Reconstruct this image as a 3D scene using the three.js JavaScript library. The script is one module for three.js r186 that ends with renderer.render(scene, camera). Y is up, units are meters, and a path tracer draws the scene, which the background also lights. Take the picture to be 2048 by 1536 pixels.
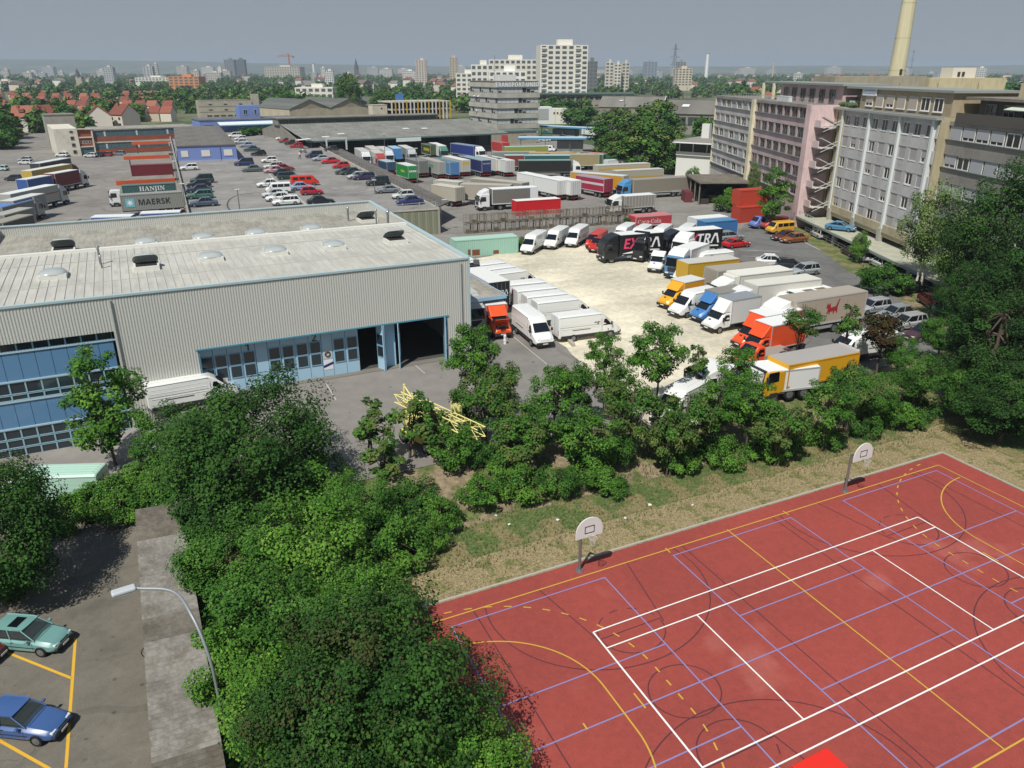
import * as THREE from 'three';
import { mergeGeometries, toCreasedNormals } from 'three/addons/utils/BufferGeometryUtils.js';
import { RoundedBoxGeometry } from 'three/addons/geometries/RoundedBoxGeometry.js';
import { FontLoader } from 'three/addons/loaders/FontLoader.js';

// ---- camera, sky, sun, exposure -------------------------------------------------
const scene = new THREE.Scene();
const camera = new THREE.PerspectiveCamera(53.01, 4 / 3, 0.5, 30000);
camera.position.set(0, 25.8, 0);
camera.rotation.set(-0.38604, -26 * Math.PI / 180, 0, 'YXZ');
const renderer = new THREE.WebGLRenderer({ antialias: true });
renderer.setSize(1024, 768);
renderer.toneMapping = THREE.LinearToneMapping;
renderer.toneMappingExposure = 0.98;
renderer.shadowMap.enabled = true;
renderer.shadowMap.type = THREE.PCFSoftShadowMap;
{ // hazy blue-grey summer sky, the same in every direction
  const w = 64, h = 256, d = new Float32Array(w * h * 4);
  const stops = [[-1, .18, .19, .18], [-0.02, .27, .295, .315], [0, .32, .36, .395], [.1, .28, .328, .375], [.35, .2, .25, .325], [1, .115, .17, .28]];
  for (let j = 0; j < h; j++) {
    const e = Math.sin((j + .5) / h * Math.PI - Math.PI / 2);
    let k = 0; while (k < stops.length - 2 && e > stops[k + 1][0]) k++;
    const a = stops[k], b = stops[k + 1], t = Math.min(1, Math.max(0, (e - a[0]) / (b[0] - a[0])));
    for (let i = 0; i < w; i++) { const o = (j * w + i) * 4; for (let c = 0; c < 3; c++) d[o + c] = a[c + 1] + (b[c + 1] - a[c + 1]) * t; d[o + 3] = 1; }
  }
  const t = new THREE.DataTexture(d, w, h, THREE.RGBAFormat, THREE.FloatType);
  t.mapping = THREE.EquirectangularReflectionMapping; t.magFilter = t.minFilter = THREE.LinearFilter; t.needsUpdate = true;
  scene.background = t; scene.environment = t;
}
const sun = new THREE.DirectionalLight(new THREE.Color().setRGB(1, .955, .88), 4.6);
sun.position.set(-54 * 3, 100 * 3, 45 * 3); sun.target.position.set(30, 0, -80);
sun.position.add(sun.target.position);
sun.castShadow = true; sun.shadow.mapSize.set(4096, 4096);
Object.assign(sun.shadow.camera, { left: -160, right: 160, top: 160, bottom: -160, near: 10, far: 900 });
sun.name = 'sun'; scene.add(sun, sun.target);
scene.fog = new THREE.FogExp2(0xaebccb, 0.00016);

// ---- helpers ----------------------------------------------------------------------
const PI = Math.PI, YL = 1.5, DK = 5.3;
let seed = 12345;
const rnd = () => { seed = (seed * 1664525 + 1013904223) >>> 0; return seed / 4294967296; };
const reseed = s => { seed = (s * 2654435761) >>> 0; };
const rr = (a, b) => a + (b - a) * rnd();
const clamp = (v, a = 0, b = 1) => Math.min(b, Math.max(a, v));
const smooth = t => { t = clamp(t); return t * t * (3 - 2 * t); };
const mix = (a, b, t) => a + (b - a) * t;
// height of the ground: truck yard at 1.5 m, court at 0, low ground at the left
function gh(x, z) {
  const yard = mix(mix(-.6, YL, smooth((x + 7) / 11)), YL, smooth((-93 - z) / 14)), low = mix(-.6, 0, smooth((x - 1) / 7));
  const side = smooth((x - 58) / 8);
  return mix(low, yard, Math.max(smooth((-37 - z) / 5.5), side * smooth((-30 - z) / 8)));
}
const used = {};
const numbered = n => { const k = used[n] = (used[n] || 0) + 1; return k === 1 ? n : n + '_' + String(k - 1).padStart(3, '0'); };
const mats = {};
function M(color, rough = .8, metal = 0, o) {
  const key = color + '|' + rough + '|' + metal + (o ? JSON.stringify(o) : '');
  return mats[key] || (mats[key] = new THREE.MeshPhysicalMaterial({ color, roughness: rough, metalness: metal, ...o }));
}
const paint = c => M(c, .38, 0, { clearcoat: .5, clearcoatRoughness: .12 });
const GLASS = M('#10151a', .08, 0, { clearcoat: 1, clearcoatRoughness: .03 });
const PANE = M('#28323a', .1, 0, { clearcoat: .6, clearcoatRoughness: .05 });
const RUBBER = M('#141414', .85), BLACK = M('#1b1c1e', .6), STEEL = M('#8a8d8f', .45, .6), CHROME = M('#b9bcbe', .3, .8);
const boxes = {};
function BG(w, h, d) { const k = w.toFixed(3) + ',' + h.toFixed(3) + ',' + d.toFixed(3); return boxes[k] || (boxes[k] = new THREE.BoxGeometry(w, h, d)); }
function add(parent, name, geo, mat, x = 0, y = 0, z = 0, ry = 0) {
  const m = new THREE.Mesh(geo, mat); m.name = parent === scene ? numbered(name) : name;
  m.position.set(x, y, z); m.rotation.y = ry; m.castShadow = m.receiveShadow = true; parent.add(m); return m;
}
// box with its underside at y
const bx = (p, name, mat, w, h, d, x, y, z, ry = 0) => add(p, name, BG(w, h, d), mat, x, y + h / 2, z, ry);
const rb = (w, h, d, r = .05, s = 2) => { const k = 'r' + [w, h, d, r, s]; return boxes[k] || (boxes[k] = new RoundedBoxGeometry(w, h, d, s, r)); };
function thing(name, label, category, x = 0, y = 0, z = 0, ry = 0, group) {
  const g = new THREE.Group(); g.name = numbered(name); g.position.set(x, y, z); g.rotation.y = ry; scene.add(g);
  g.userData = { label, category }; if (group) g.userData.group = group; return g;
}
function tag(o, label, category, group) { o.userData = { ...o.userData, label, category }; if (group) o.userData.group = group; return o; }
function struct(name, geo, mat, x = 0, y = 0, z = 0) { const m = add(scene, name, geo, mat, x, y, z); m.userData.kind = 'structure'; return m; }
const deg = a => a * PI / 180;
function gbox(w, h, d, x, y, z, ry = 0, rz = 0, rx = 0) { const g = new THREE.BoxGeometry(w, h, d); if (rx) g.rotateX(rx); if (rz) g.rotateZ(rz); if (ry) g.rotateY(ry); g.translate(x, y, z); return g; }
function gcyl(r1, r2, h, x, y, z, seg = 12) { const g = new THREE.CylinderGeometry(r1, r2, h, seg); g.translate(x, y + h / 2, z); return g; }
const UPV = new THREE.Vector3(0, 1, 0);
function gbar(a, b, r1, r2 = r1, seg = 6) { // bar from a to b
  const A = new THREE.Vector3(...a), B = new THREE.Vector3(...b), d = B.clone().sub(A), l = d.length();
  const g = new THREE.CylinderGeometry(r2, r1, l, seg); g.translate(0, l / 2, 0);
  g.applyQuaternion(new THREE.Quaternion().setFromUnitVectors(UPV, d.normalize())); g.translate(A.x, A.y, A.z); return g;
}
const join = l => l.length === 1 ? l[0] : mergeGeometries(l.map(g => { const q = g.index ? g.toNonIndexed() : g; for (const k of Object.keys(q.attributes)) if (!['position', 'normal', 'uv'].includes(k)) q.deleteAttribute(k); return q; }));
function geoFrom(pos, idx, uv) {
  const g = new THREE.BufferGeometry(); g.setAttribute('position', new THREE.Float32BufferAttribute(pos, 3));
  g.setAttribute('uv', new THREE.Float32BufferAttribute(uv || new Array(pos.length / 3 * 2).fill(0), 2));
  g.setIndex(idx); g.computeVertexNormals(); return g;
}
// rings of the same number of points -> closed skin with end caps
function loft(rings, crease = .6) {
  const n = rings[0].length, pos = [], idx = [];
  rings.forEach(r => r.forEach(p => pos.push(...p)));
  for (let i = 0; i < rings.length - 1; i++) for (let j = 0; j < n; j++) { const a = i * n + j, b = i * n + (j + 1) % n, c = a + n, d = b + n; idx.push(a, c, b, b, c, d); }
  for (const [base, flip] of [[0, 1], [(rings.length - 1) * n, 0]]) for (let j = 1; j < n - 1; j++) flip ? idx.push(base, base + j, base + j + 1) : idx.push(base, base + j + 1, base + j);
  return toCreasedNormals(geoFrom(pos, idx), crease);
}
// outline in x,y pushed out along z
function slab(pts, depth, bevel = 0) {
  const s = new THREE.Shape(pts.map(p => new THREE.Vector2(...p)));
  const g = new THREE.ExtrudeGeometry(s, bevel ? { depth: depth - 2 * bevel, bevelEnabled: true, bevelSize: bevel, bevelThickness: bevel, bevelSegments: 2, bevelOffset: -bevel } : { depth, bevelEnabled: false });
  g.translate(0, 0, -depth / 2 + bevel); return g;
}
function quad(a, b, c, d) { return geoFrom([...a, ...b, ...c, ...d], [0, 1, 2, 0, 2, 3], [0, 0, 1, 0, 1, 1, 0, 1]); }
const font = await new FontLoader().loadAsync('fonts/droid/droid_sans_bold.typeface.json');
const serif = await new FontLoader().loadAsync('fonts/droid/droid_serif_bold.typeface.json');
function letters(parent, text, size, mat, x, y, z, ry = 0, slant = 0, f = font, name = 'lettering') {
  const g = new THREE.ShapeGeometry(f.generateShapes(text, size), 3); g.computeBoundingBox(); const b = g.boundingBox;
  g.translate(-(b.min.x + b.max.x) / 2, -(b.min.y + b.max.y) / 2, 0);
  if (slant) g.applyMatrix4(new THREE.Matrix4().set(1, slant, 0, 0, 0, 1, 0, 0, 0, 0, 1, 0, 0, 0, 0, 1));
  return add(parent, name, g, mat, x, y, z, ry);
}
// ---- textures ----------------------------------------------------------------------
function lattice(p) { const a = new Float32Array(p * p); for (let i = 0; i < a.length; i++) a[i] = rnd(); return a; }
function noiseField(s) { // repeating noise in 0..1 on u,v in 0..1
  reseed(s); const layers = {};
  const one = (u, v, p) => { const a = layers[p] || (layers[p] = lattice(p)); const x = u * p, y = v * p, xi = Math.floor(x), yi = Math.floor(y), fx = x - xi, fy = y - yi, sx = fx * fx * (3 - 2 * fx), sy = fy * fy * (3 - 2 * fy); const m = (i, j) => a[((j % p + p) % p) * p + ((i % p + p) % p)]; return mix(mix(m(xi, yi), m(xi + 1, yi), sx), mix(m(xi, yi + 1), m(xi + 1, yi + 1), sx), sy); };
  return (u, v, p, oct = 4) => { let t = 0, a = .5, n = 0; for (let o = 0; o < oct; o++) { t += a * one(u, v, p << o); n += a; a *= .5; } return t / n; };
}
function tex(n, fn, srgb = true) {
  const d = new Uint8Array(n * n * 4);
  for (let j = 0; j < n; j++) for (let i = 0; i < n; i++) { const c = fn(i / n, j / n), o = (j * n + i) * 4; for (let k = 0; k < 3; k++) d[o + k] = clamp(Math.round(c[k]), 0, 255); d[o + 3] = 255; }
  const t = new THREE.DataTexture(d, n, n); t.wrapS = t.wrapT = THREE.RepeatWrapping; t.magFilter = THREE.LinearFilter; t.minFilter = THREE.LinearMipmapLinearFilter; t.generateMipmaps = true; if (srgb) t.colorSpace = THREE.SRGBColorSpace; t.needsUpdate = true; return t;
}
const scaled = (t, m) => { const c = t.clone(); c.repeat.set(1 / m, 1 / m); c.needsUpdate = true; return c; };
const mm = (map, m, rough = .9, o = {}) => new THREE.MeshPhysicalMaterial({ map: scaled(map, m), roughness: rough, ...o });
// asphalt: grain, worn patches, mended squares, oil spots, tyre streaks
function asphaltTex(s, base, warm, n = 1024) {
  const f = noiseField(s), spots = []; reseed(s + 7);
  for (let i = 0; i < 90; i++) spots.push([rnd(), rnd(), rr(.0015, .007), rr(.1, .42)]);
  const cracks = []; for (let i = 0; i < 14; i++) { let x = rnd(), y = rnd(), a = rr(0, 6.3); for (let k = 0; k < 60; k++) { cracks.push([x, y]); a += rr(-.5, .5); x += Math.cos(a) * .004; y += Math.sin(a) * .004; } }
  const t = tex(n, (u, v) => {
    let k = base * (.90 + .14 * f(u, v, 6, 5) + .1 * (f(u, v, 60, 2) - .5) + .2 * (rnd() - .5));
    const w = f(u + .37, v, 9, 3); if (w > .6) k *= 1 + (w - .6) * .35; if (w < .36) k *= 1 - (.36 - w) * .6;
    const st = f(u * 1, v, 3, 2); if (Math.abs(st - .5) < .02) k *= .93;
    return [k * warm[0], k * warm[1], k * warm[2]];
  });
  const d = t.image.data;
  const dab = (x, y, r, a) => { const R = Math.ceil(r * n); for (let j = -R; j <= R; j++) for (let i = -R; i <= R; i++) { const q = Math.hypot(i, j) / R; if (q > 1) continue; const X = ((Math.round(x * n) + i) % n + n) % n, Y = ((Math.round(y * n) + j) % n + n) % n, o = (Y * n + X) * 4, m = 1 - a * (1 - q * q) * (.6 + .4 * rnd()); d[o] *= m; d[o + 1] *= m; d[o + 2] *= m; } };
  spots.forEach(p => dab(...p)); cracks.forEach(([x, y]) => dab(x, y, 1.2 / n, .35)); return t;
}
// ---- ground ------------------------------------------------------------------------
function sheet(xs, zs, off, hfun = gh) { // grid of x and z lines, uv in metres
  const pos = [], uv = [], idx = [], nx = xs.length;
  zs.forEach(z => xs.forEach(x => { pos.push(x, hfun(x, z) + off, z); uv.push(x, z); }));
  for (let j = 0; j < zs.length - 1; j++) for (let i = 0; i < nx - 1; i++) { const a = j * nx + i; idx.push(a, a + nx, a + 1, a + 1, a + nx, a + nx + 1); }
  return geoFrom(pos, idx, uv);
}
const lin = (a, b, n) => Array.from({ length: n + 1 }, (_, i) => a + (b - a) * i / n);
function flat(pts, y) { // polygon of x,z points at height y, uv in metres
  const g = new THREE.ShapeGeometry(new THREE.Shape(pts.map(([x, z]) => new THREE.Vector2(x, -z)))); g.rotateX(-PI / 2); g.translate(0, y, 0);
  const p = g.attributes.position, uv = g.attributes.uv; for (let i = 0; i < p.count; i++) uv.setXY(i, p.getX(i), p.getZ(i));
  return g;
}
// polygon with small breaks in its edges, as worn ground has
function rough(pts, amp = .25, step = 1.2, s = 5) { reseed(s); const o = []; pts.forEach((p, i) => { const q = pts[(i + 1) % pts.length], l = Math.hypot(q[0] - p[0], q[1] - p[1]), n = Math.max(1, Math.round(l / step)); for (let k = 0; k < n; k++) { const t = k / n, a = k ? rr(-amp, amp) : 0; o.push([mix(p[0], q[0], t) - (q[1] - p[1]) / l * a, mix(p[1], q[1], t) + (q[0] - p[0]) / l * a]); } }); return o; }
const pairs = a => { const o = []; for (let i = 0; i < a.length; i += 2) o.push([a[i], a[i + 1]]); return o; };
const fG = noiseField(3);
const earthT = tex(512, (u, v) => { const a = fG(u, v, 8, 5), b = fG(u + .3, v, 40, 3), g = smooth((a - .42) * 5), s = rnd() * 26 - 13; return [mix(134, 92, g) + (b - .5) * 60 + s, mix(120, 102, g) + (b - .5) * 56 + s, mix(96, 56, g) + (b - .5) * 44 + s]; });
const grassT = tex(512, (u, v) => { const a = fG(u, v, 6, 5), b = fG(u + .3, v, 60, 3), g = smooth((a - .36) * 4), s = rnd() * 34 - 17; return [mix(124, 84, g) + (b - .5) * 60 + s, mix(114, 100, g) + (b - .5) * 60 + s, mix(78, 50, g) + (b - .5) * 40 + s]; });
const dryT = tex(512, (u, v) => { const a = fG(u, v, 8, 5), b = fG(u + .3, v, 70, 3), g = smooth((a - .56) * 5), s = rnd() * 44 - 22; return [mix(142, 108, g) + (b - .5) * 90 + s, mix(128, 108, g) + (b - .5) * 84 + s, mix(94, 62, g) + (b - .5) * 70 + s]; });
const sandT = (() => { const f = noiseField(11); return tex(1024, (u, v) => { const a = f(u, v, 5, 5), tr = f(u * 1 + v * .2, v * 4, 4, 4), b = f(u, v, 120, 2), s = rnd() * 14 - 7, k = 1 + (a - .5) * .24 + (tr - .5) * .32 + (b - .5) * .16; return [204 * k + s, 197 * k + s, 175 * k + s]; }); })();
const yardT = asphaltTex(21, 134, [1, .972, .93], 2048), deckT = asphaltTex(22, 143, [1, .98, .95]), darkT = asphaltTex(23, 112, [1, 1, .98]), lotT = asphaltTex(24, 112, [1, .955, .86]);
const roughish = o => ({ ...o });
// one sheet out to the horizon
struct('ground', sheet([-9000, -3000, -1000, -300, -120, -60, -40, ...lin(-30, 14, 22), ...lin(20, 70, 25), 80, 130, 300, 1000, 3000, 9000], [-14000, -5000, -2000, -900, -500, -300, -180, -120, -90, ...lin(-75, -55, 10), ...lin(-53, -20, 33), -10, 0, 30, 100, 300, 2000], -.03), mm(earthT, 9, .95));
// yard asphalt: sloping part before the hall and the flat yard behind it
struct('yard_asphalt', sheet([...lin(-40, 9, 49), ...lin(12, 66, 18)], [-170, -120, -95, -80, ...lin(-70, -43.2, 20)], .012), mm(yardT, 46, .92));
struct('yard_asphalt', flat(pairs([-75, -430, 175, -430, 175, -170, 110, -125, 66, -46, 66, -170, -40, -170, -40, -120, -75, -120]), YL + .012), mm(yardT, 46, .92));
struct('road_asphalt', flat(rough(pairs([63.95,-93.34, 84.69,-102.71, 86.01,-94.98, 97.47,-104.27, 99.37,-95.54, 87.78,-74.55, 77.35,-57.21, 68.24,-44.26, 60.39,-43.49, 52.39,-41.96, 52.57,-50.31, 59.34,-66])), YL + .022), mm(darkT, 30, .92));
struct('sand_yard', flat(rough(pairs([33.6,-54.03, 34.83,-60.88, 36.94,-68.41, 38.48,-90.63, 41,-97.36, 46.81,-99.1, 61.17,-98.59, 66.18,-95.35, 61.71,-83.95, 57.79,-66.75, 50.88,-51.14, 44.67,-42.09, 35.19,-40.37, 31.36,-41.29, 32.1,-47.08])), YL + .034), mm(sandT, 44, .95));
struct('parking_asphalt', sheet(lin(-40, -2.6, 34), lin(-50.5, -12, 20), .026), mm(lotT, 17, .93));
struct('grass_verge', sheet(lin(6, 62, 56), lin(-37.4, -18, 24), .012), mm(grassT, 6.3, .95));
struct('dry_grass_strip', sheet([...lin(8, 50.5, 43)], lin(-34.2, -31.2, 3), .018), mm(dryT, 4.7, .95));
struct('dry_grass_strip', sheet(lin(50, 54, 4), lin(-34.6, -15, 10), .02), mm(dryT, 4.7, .95));

// ---- sports court ---------------------------------------------------------------------
{
  const cx = (u, v) => [1.0008 * u - .0305 * v + 17.0762, -.0097 * u + .9121 * v - 25.8369];
  const Y = .03;
  const fc = noiseField(31), redT = tex(1024, (u, v) => { const a = fc(u, v, 5, 4), b = fc(u, v, 130, 2), w = fc(u + .2, v, 11, 3), s = rnd() * 20 - 10, k = 1 + (a - .5) * .13 + (b - .5) * .1, p = smooth((w - .7) * 7) * 11; return [150 * k + s + p, 66 * k + s * .5 + p * 1.5, 57 * k + s * .45 + p * 1.5]; });
  const poly = (l, y) => flat(l.map(p => cx(...p)), y);
  const court = struct('sports_court', poly([[-8.1, -6.05], [32.8, -5.5], [32.8, 22], [-8.1, 22]], Y), mm(redT, 31, .85));
  const kerbM = M('#aaa79d', .9);
  const kerbs = [[[-8.25, -6.2], [32.95, -5.65]], [[32.95, -5.65], [32.95, 22]], [[-8.25, -6.2], [-8.25, 22]]];
  kerbs.forEach(([a, b]) => { const n = Math.round(Math.hypot(a[0] - b[0], a[1] - b[1])); for (let i = 0; i < n; i++) { const p = cx(mix(a[0], b[0], (i + .5) / n), mix(a[1], b[1], (i + .5) / n)), q = cx(...a), r = cx(...b), L = Math.hypot(r[0] - q[0], r[1] - q[1]) / n; add(court, 'kerb_stone', BG(+(L - .012).toFixed(3), .12, .13), kerbM, p[0], .012 + rr(-.006, .006), p[1], Math.atan2(-(r[1] - q[1]), r[0] - q[0])); } });
  const W_ = M('#e9ebe6', .7), Y_ = M('#c9a23c', .75), B_ = M('#8580ae', .75), K_ = M('#532b33', .85);
  let lv = 0;
  const ribbon = (pts, w, m, name, yy) => { // strip along points in court metres
    const q = pts.map(p => cx(...p)), pos = [], idx = [];
    q.forEach((p, i) => { const a = q[Math.max(0, i - 1)], b = q[Math.min(q.length - 1, i + 1)], dx = b[0] - a[0], dz = b[1] - a[1], l = Math.hypot(dx, dz), nx = -dz / l * w / 2, nz = dx / l * w / 2; pos.push(p[0] + nx, yy, p[1] + nz, p[0] - nx, yy, p[1] - nz); if (i) { const k = i * 2; idx.push(k - 2, k - 1, k, k, k - 1, k + 1); } });
    const g = geoFrom(pos, idx); if (g.attributes.normal.getY(0) < 0) { g.setIndex(Array.from(g.index.array).reverse()); g.computeVertexNormals(); }
    return add(court, name, g, m);
  };
  const line = (a, b, m, name, yy, w = .075) => ribbon([a, b], w, m, name, yy);
  const arc = (cu, cv, r, a0, a1, n = 40, sv = 1) => Array.from({ length: n + 1 }, (_, i) => { const t = deg(mix(a0, a1, i / n)); return [cu + r * Math.cos(t), cv + r * Math.sin(t) * sv]; });
  const yW = Y + .02, yY = Y + .015, yB = Y + .01, yK = Y + .005;
  // white tennis lines
  for (const v of [0, 1.37, 9.6, 10.97]) line([0, v], [23.77, v], W_, 'white_line', yW);
  for (const u of [0, 23.77]) line([u, 0], [u, 10.97], W_, 'white_line', yW + .001, .09);
  for (const u of [5.485, 18.285]) line([u, 1.37], [u, 9.6], W_, 'white_line', yW + .001);
  // yellow handball field
  const u0 = -7.35, u1 = 30.95, v0 = -4.62, v1 = 14.92, vc = 5.15;
  line([u0, v0], [u1, v0 + .25], Y_, 'yellow_line', yY); line([u0, v1], [u1, v1], Y_, 'yellow_line', yY); line([u0, v0], [u0, v1], Y_, 'yellow_line', yY + .001); line([u1, v0 + .25], [u1, v1], Y_, 'yellow_line', yY + .001); line([12, v0], [11.85, v1], Y_, 'yellow_line', yY + .001);
  for (const s of [1, -1]) {
    const ub = s > 0 ? u0 : u1, g = (a, r, n, c) => arc(0, 0, r, a[0], a[1], n).map(([x, y]) => [ub + s * x, vc + c + y]);
    ribbon([...g([-88, 0], 6, 24, -1.5), ...g([0, 88], 6, 24, 1.5)], .075, Y_, 'yellow_goal_area_line', yY + .002);
    const d9 = [...g([-83, 0], 8.8, 60, -1.5), ...lin(-1.3, 1.3, 13).map(v => [ub + s * 8.8, vc + v]), ...g([0, 83], 8.8, 60, 1.5)];
    for (let i = 0; i < d9.length - 3; i += 5) ribbon(d9.slice(i, i + 3), .075, Y_, 'yellow_dash', yY + .002);
    line([ub + s * 7, vc - .5], [ub + s * 7, vc + .55], Y_, 'yellow_penalty_mark', yY + .003); line([ub + s * 4.1, vc], [ub + s * 4.1, vc + .4], Y_, 'yellow_penalty_mark', yY + .003);
  }
  for (const u of [7.45, 16.6]) line([u, v0 - .1], [u, v0 + .45], Y_, 'yellow_line', yY + .003);
  // three lilac volleyball courts side by side
  for (const a of [-6.25, 7.45, 21.05]) {
    const b = a + (a < 0 ? 9.05 : 9.05);
    for (const u of [a, b]) line([u, -3.9], [u, 14.25], B_, 'lilac_line', yB);
    for (const v of [-3.85, 2.5, 8.6, 14.2]) line([a, v], [b, v], B_, 'lilac_line', yB + .001);
  }
  line([-6.25, 5.5], [30.1, 5.5], B_, 'lilac_line', yB + .002);
  // dark basketball lines, two courts across
  for (const uc of [1.84, 22.1]) {
    for (const u of [uc - 6.65, uc + 6.65]) line([u, -4.5], [u, 14.9], K_, 'dark_line', yK, .06);
    ribbon(arc(uc, 5.6, 1.7, 0, 360, 48), .06, K_, 'dark_circle', yK + .001);
    for (const [vb, s] of [[-4.55, 1], [14.9, -1]]) {
      const q = a => a.map(([u, v]) => [uc + u, vb + s * v]);
      line(...q([[-2.8, 0], [-1.85, 5.5]]), K_, 'dark_line', yK + .001, .06); line(...q([[2.8, 0], [1.85, 5.5]]), K_, 'dark_line', yK + .001, .06); line(...q([[-1.85, 5.2], [1.85, 5.2]]), K_, 'dark_line', yK + .002, .06);
      ribbon(q(arc(0, 5.3, 1.75, 0, 180, 24)), .06, K_, 'dark_arc', yK + .001);
      for (let k = 0; k < 5; k++) ribbon(q(arc(0, 5.3, 1.75, 190 + k * 34, 208 + k * 34, 4)), .06, K_, 'dark_dash', yK + .001);
      ribbon(q(arc(0, 1.6, 6.2, -14, 194, 48)), .06, K_, 'dark_arc', yK + .003);
    }
  }
  // bright red mat lying at the near edge
  const [mx, mz] = cx(4.3, 12.4), mat = thing('red_mat', 'bright red mat lying flat on the near side of the sports court', 'mat', mx, Y + .026, mz, .02);
  add(mat, 'pad', rb(1.95, .05, 2, .02), M('#e02a1c', .6), 0, .025, 0); bx(mat, 'edge_strip', M('#b3221a', .7), 1.97, .012, 2.02, 0, .008, 0);
  // basketball stands
  const stand = (u, v, label) => {
    const [x, z] = cx(u, v), t = thing('basketball_stand', label, 'basketball hoop', x, Y, z, 0, 'basketball stands along the far edge of the court');
    add(t, 'post', join([gcyl(.075, .09, 2.7, 0, 0, 0), gbar([0, 2.65, 0], [0, 3.2, .75], .065), gbar([0, 2.1, 0], [0, 2.85, .75], .04)]), STEEL);
    add(t, 'foot_plate', gcyl(.22, .24, .06, 0, 0, 0, 16), STEEL);
    const s = new THREE.Shape(); s.moveTo(-.82, 0); s.lineTo(.82, 0); s.lineTo(.82, .35); s.absarc(0, .35, .82, 0, PI, false); s.lineTo(-.82, 0);
    const g = new THREE.ExtrudeGeometry(s, { depth: .04, bevelEnabled: true, bevelSize: .015, bevelThickness: .01, bevelSegments: 1, curveSegments: 20 });
    const b = add(t, 'backboard', g, M('#dcdfdc', .5), 0, 2.72, .82);
    add(b, 'target_square', join([gbox(.6, .04, .012, 0, .66, .056), gbox(.6, .04, .012, 0, .26, .056), gbox(.04, .44, .012, -.28, .46, .056), gbox(.04, .44, .012, .28, .46, .056)]), BLACK);
    const rim = new THREE.TorusGeometry(.225, .014, 6, 20); rim.rotateX(PI / 2); add(t, 'rim', join([rim, gbox(.06, .03, .12, 0, 0, -.27)]), M('#c9c4bd', .5, .3), 0, 2.86, 1.22);
    const net = []; for (let i = 0; i < 12; i++) { const a = i / 12 * 2 * PI, c = a + PI / 6; for (const d of [1, -1]) net.push(gbar([.22 * Math.cos(a), 2.85, 1.22 + .22 * Math.sin(a)], [.13 * Math.cos(a + d * .9), 2.42, 1.22 + .13 * Math.sin(a + d * .9)], .006, .006, 3)); }
    add(t, 'net', join(net), M('#d9dad6', .8));
  };
  stand(1.84, -5.15, 'basketball stand with fan-shaped white backboard nearest to the camera, left of the two'); stand(22.12, -4.78, 'farther basketball stand with fan-shaped white backboard, right of the two');
}

// ---- building pieces --------------------------------------------------------------------
// trapezoid ribbed sheet, x from 0 to w, y from 0 to h, ribs upright, facing +z
function ribbed(w, h, pitch = .28, depth = .045, off = 0) {
  const xs = []; for (let x = -(off % pitch); x < w + pitch; x += pitch) for (const [dx, dz] of [[0, 0], [.42, 0], [.54, 1], [.88, 1]]) { const X = x + dx * pitch; if (X >= 0 && X <= w) xs.push([X, dz * depth]); }
  if (xs[0][0] > 0) xs.unshift([0, xs[0][1]]); if (xs[xs.length - 1][0] < w) xs.push([w, xs[xs.length - 1][1]]);
  const pos = [], idx = [], uv = []; xs.forEach(([x, z], i) => { pos.push(x, 0, z, x, h, z); uv.push(x, 0, x, h); if (i) { const k = i * 2; idx.push(k - 2, k, k - 1, k - 1, k, k + 1); } });
  return toCreasedNormals(geoFrom(pos, idx, uv), .2);
}
const winGeos = {};
function winGeo(w, h, t, mull) { const k = [w, h, t, mull].join(); if (!winGeos[k]) { const l = [gbox(w, t, .09, 0, h - t / 2, 0), gbox(w, t, .09, 0, t / 2, 0), gbox(t, h - 2 * t, .09, -w / 2 + t / 2, h / 2, 0), gbox(t, h - 2 * t, .09, w / 2 - t / 2, h / 2, 0)]; for (let i = 1; i <= mull; i++) l.push(gbox(t * .8, h - 2 * t, .07, -w / 2 + w * i / (mull + 1), h / 2, 0)); winGeos[k] = join(l); } return winGeos[k]; }
// a framed window facing +z with its pane, perhaps a blind let down, perhaps a sill
function win(p, x, y, z, w, h, frame, o = {}) {
  const f = add(p, 'window', winGeo(w, h, o.t || .09, o.m === undefined ? 1 : o.m), frame, x, y, z, o.ry || 0);
  bx(f, 'pane', o.pane || PANE, w - .04, h - .04, .03, 0, .02, -.03);
  if (o.blind) bx(f, 'blind', o.blindM || M('#a9a7a2', .8), w - .1, h * o.blind, .03, 0, h * (1 - o.blind) - .03, .035);
  if (o.sill) bx(f, 'sill', frame, w + .14, .07, .2, 0, -.07, .07);
  return f;
}
const conc = noiseField(41);
const concT = tex(512, (u, v) => { const a = conc(u, v, 4, 5), st = conc(u * 1, v * .15, 40, 3), s = rnd() * 12 - 6, k = 1 + (a - .5) * .16 + (st - .5) * .16; return [243 * k + s, 242 * k + s, 238 * k + s]; });
const concM = (c, m = 8, rough = .9) => new THREE.MeshPhysicalMaterial({ color: c, map: scaled(concT, m), roughness: rough });
const roofT = tex(512, (u, v) => { const a = conc(u, v, 5, 5), st = conc(u * 1, v * .1 + .3, 60, 3), s = rnd() * 16 - 8, k = 1 + (a - .5) * .3 + (st - .5) * .26; return [232 * k + s, 230 * k + s, 226 * k + s]; });
const roofM = (c, m = 14, rough = .9) => new THREE.MeshPhysicalMaterial({ color: c, map: scaled(roofT, m), roughness: rough });
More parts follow.
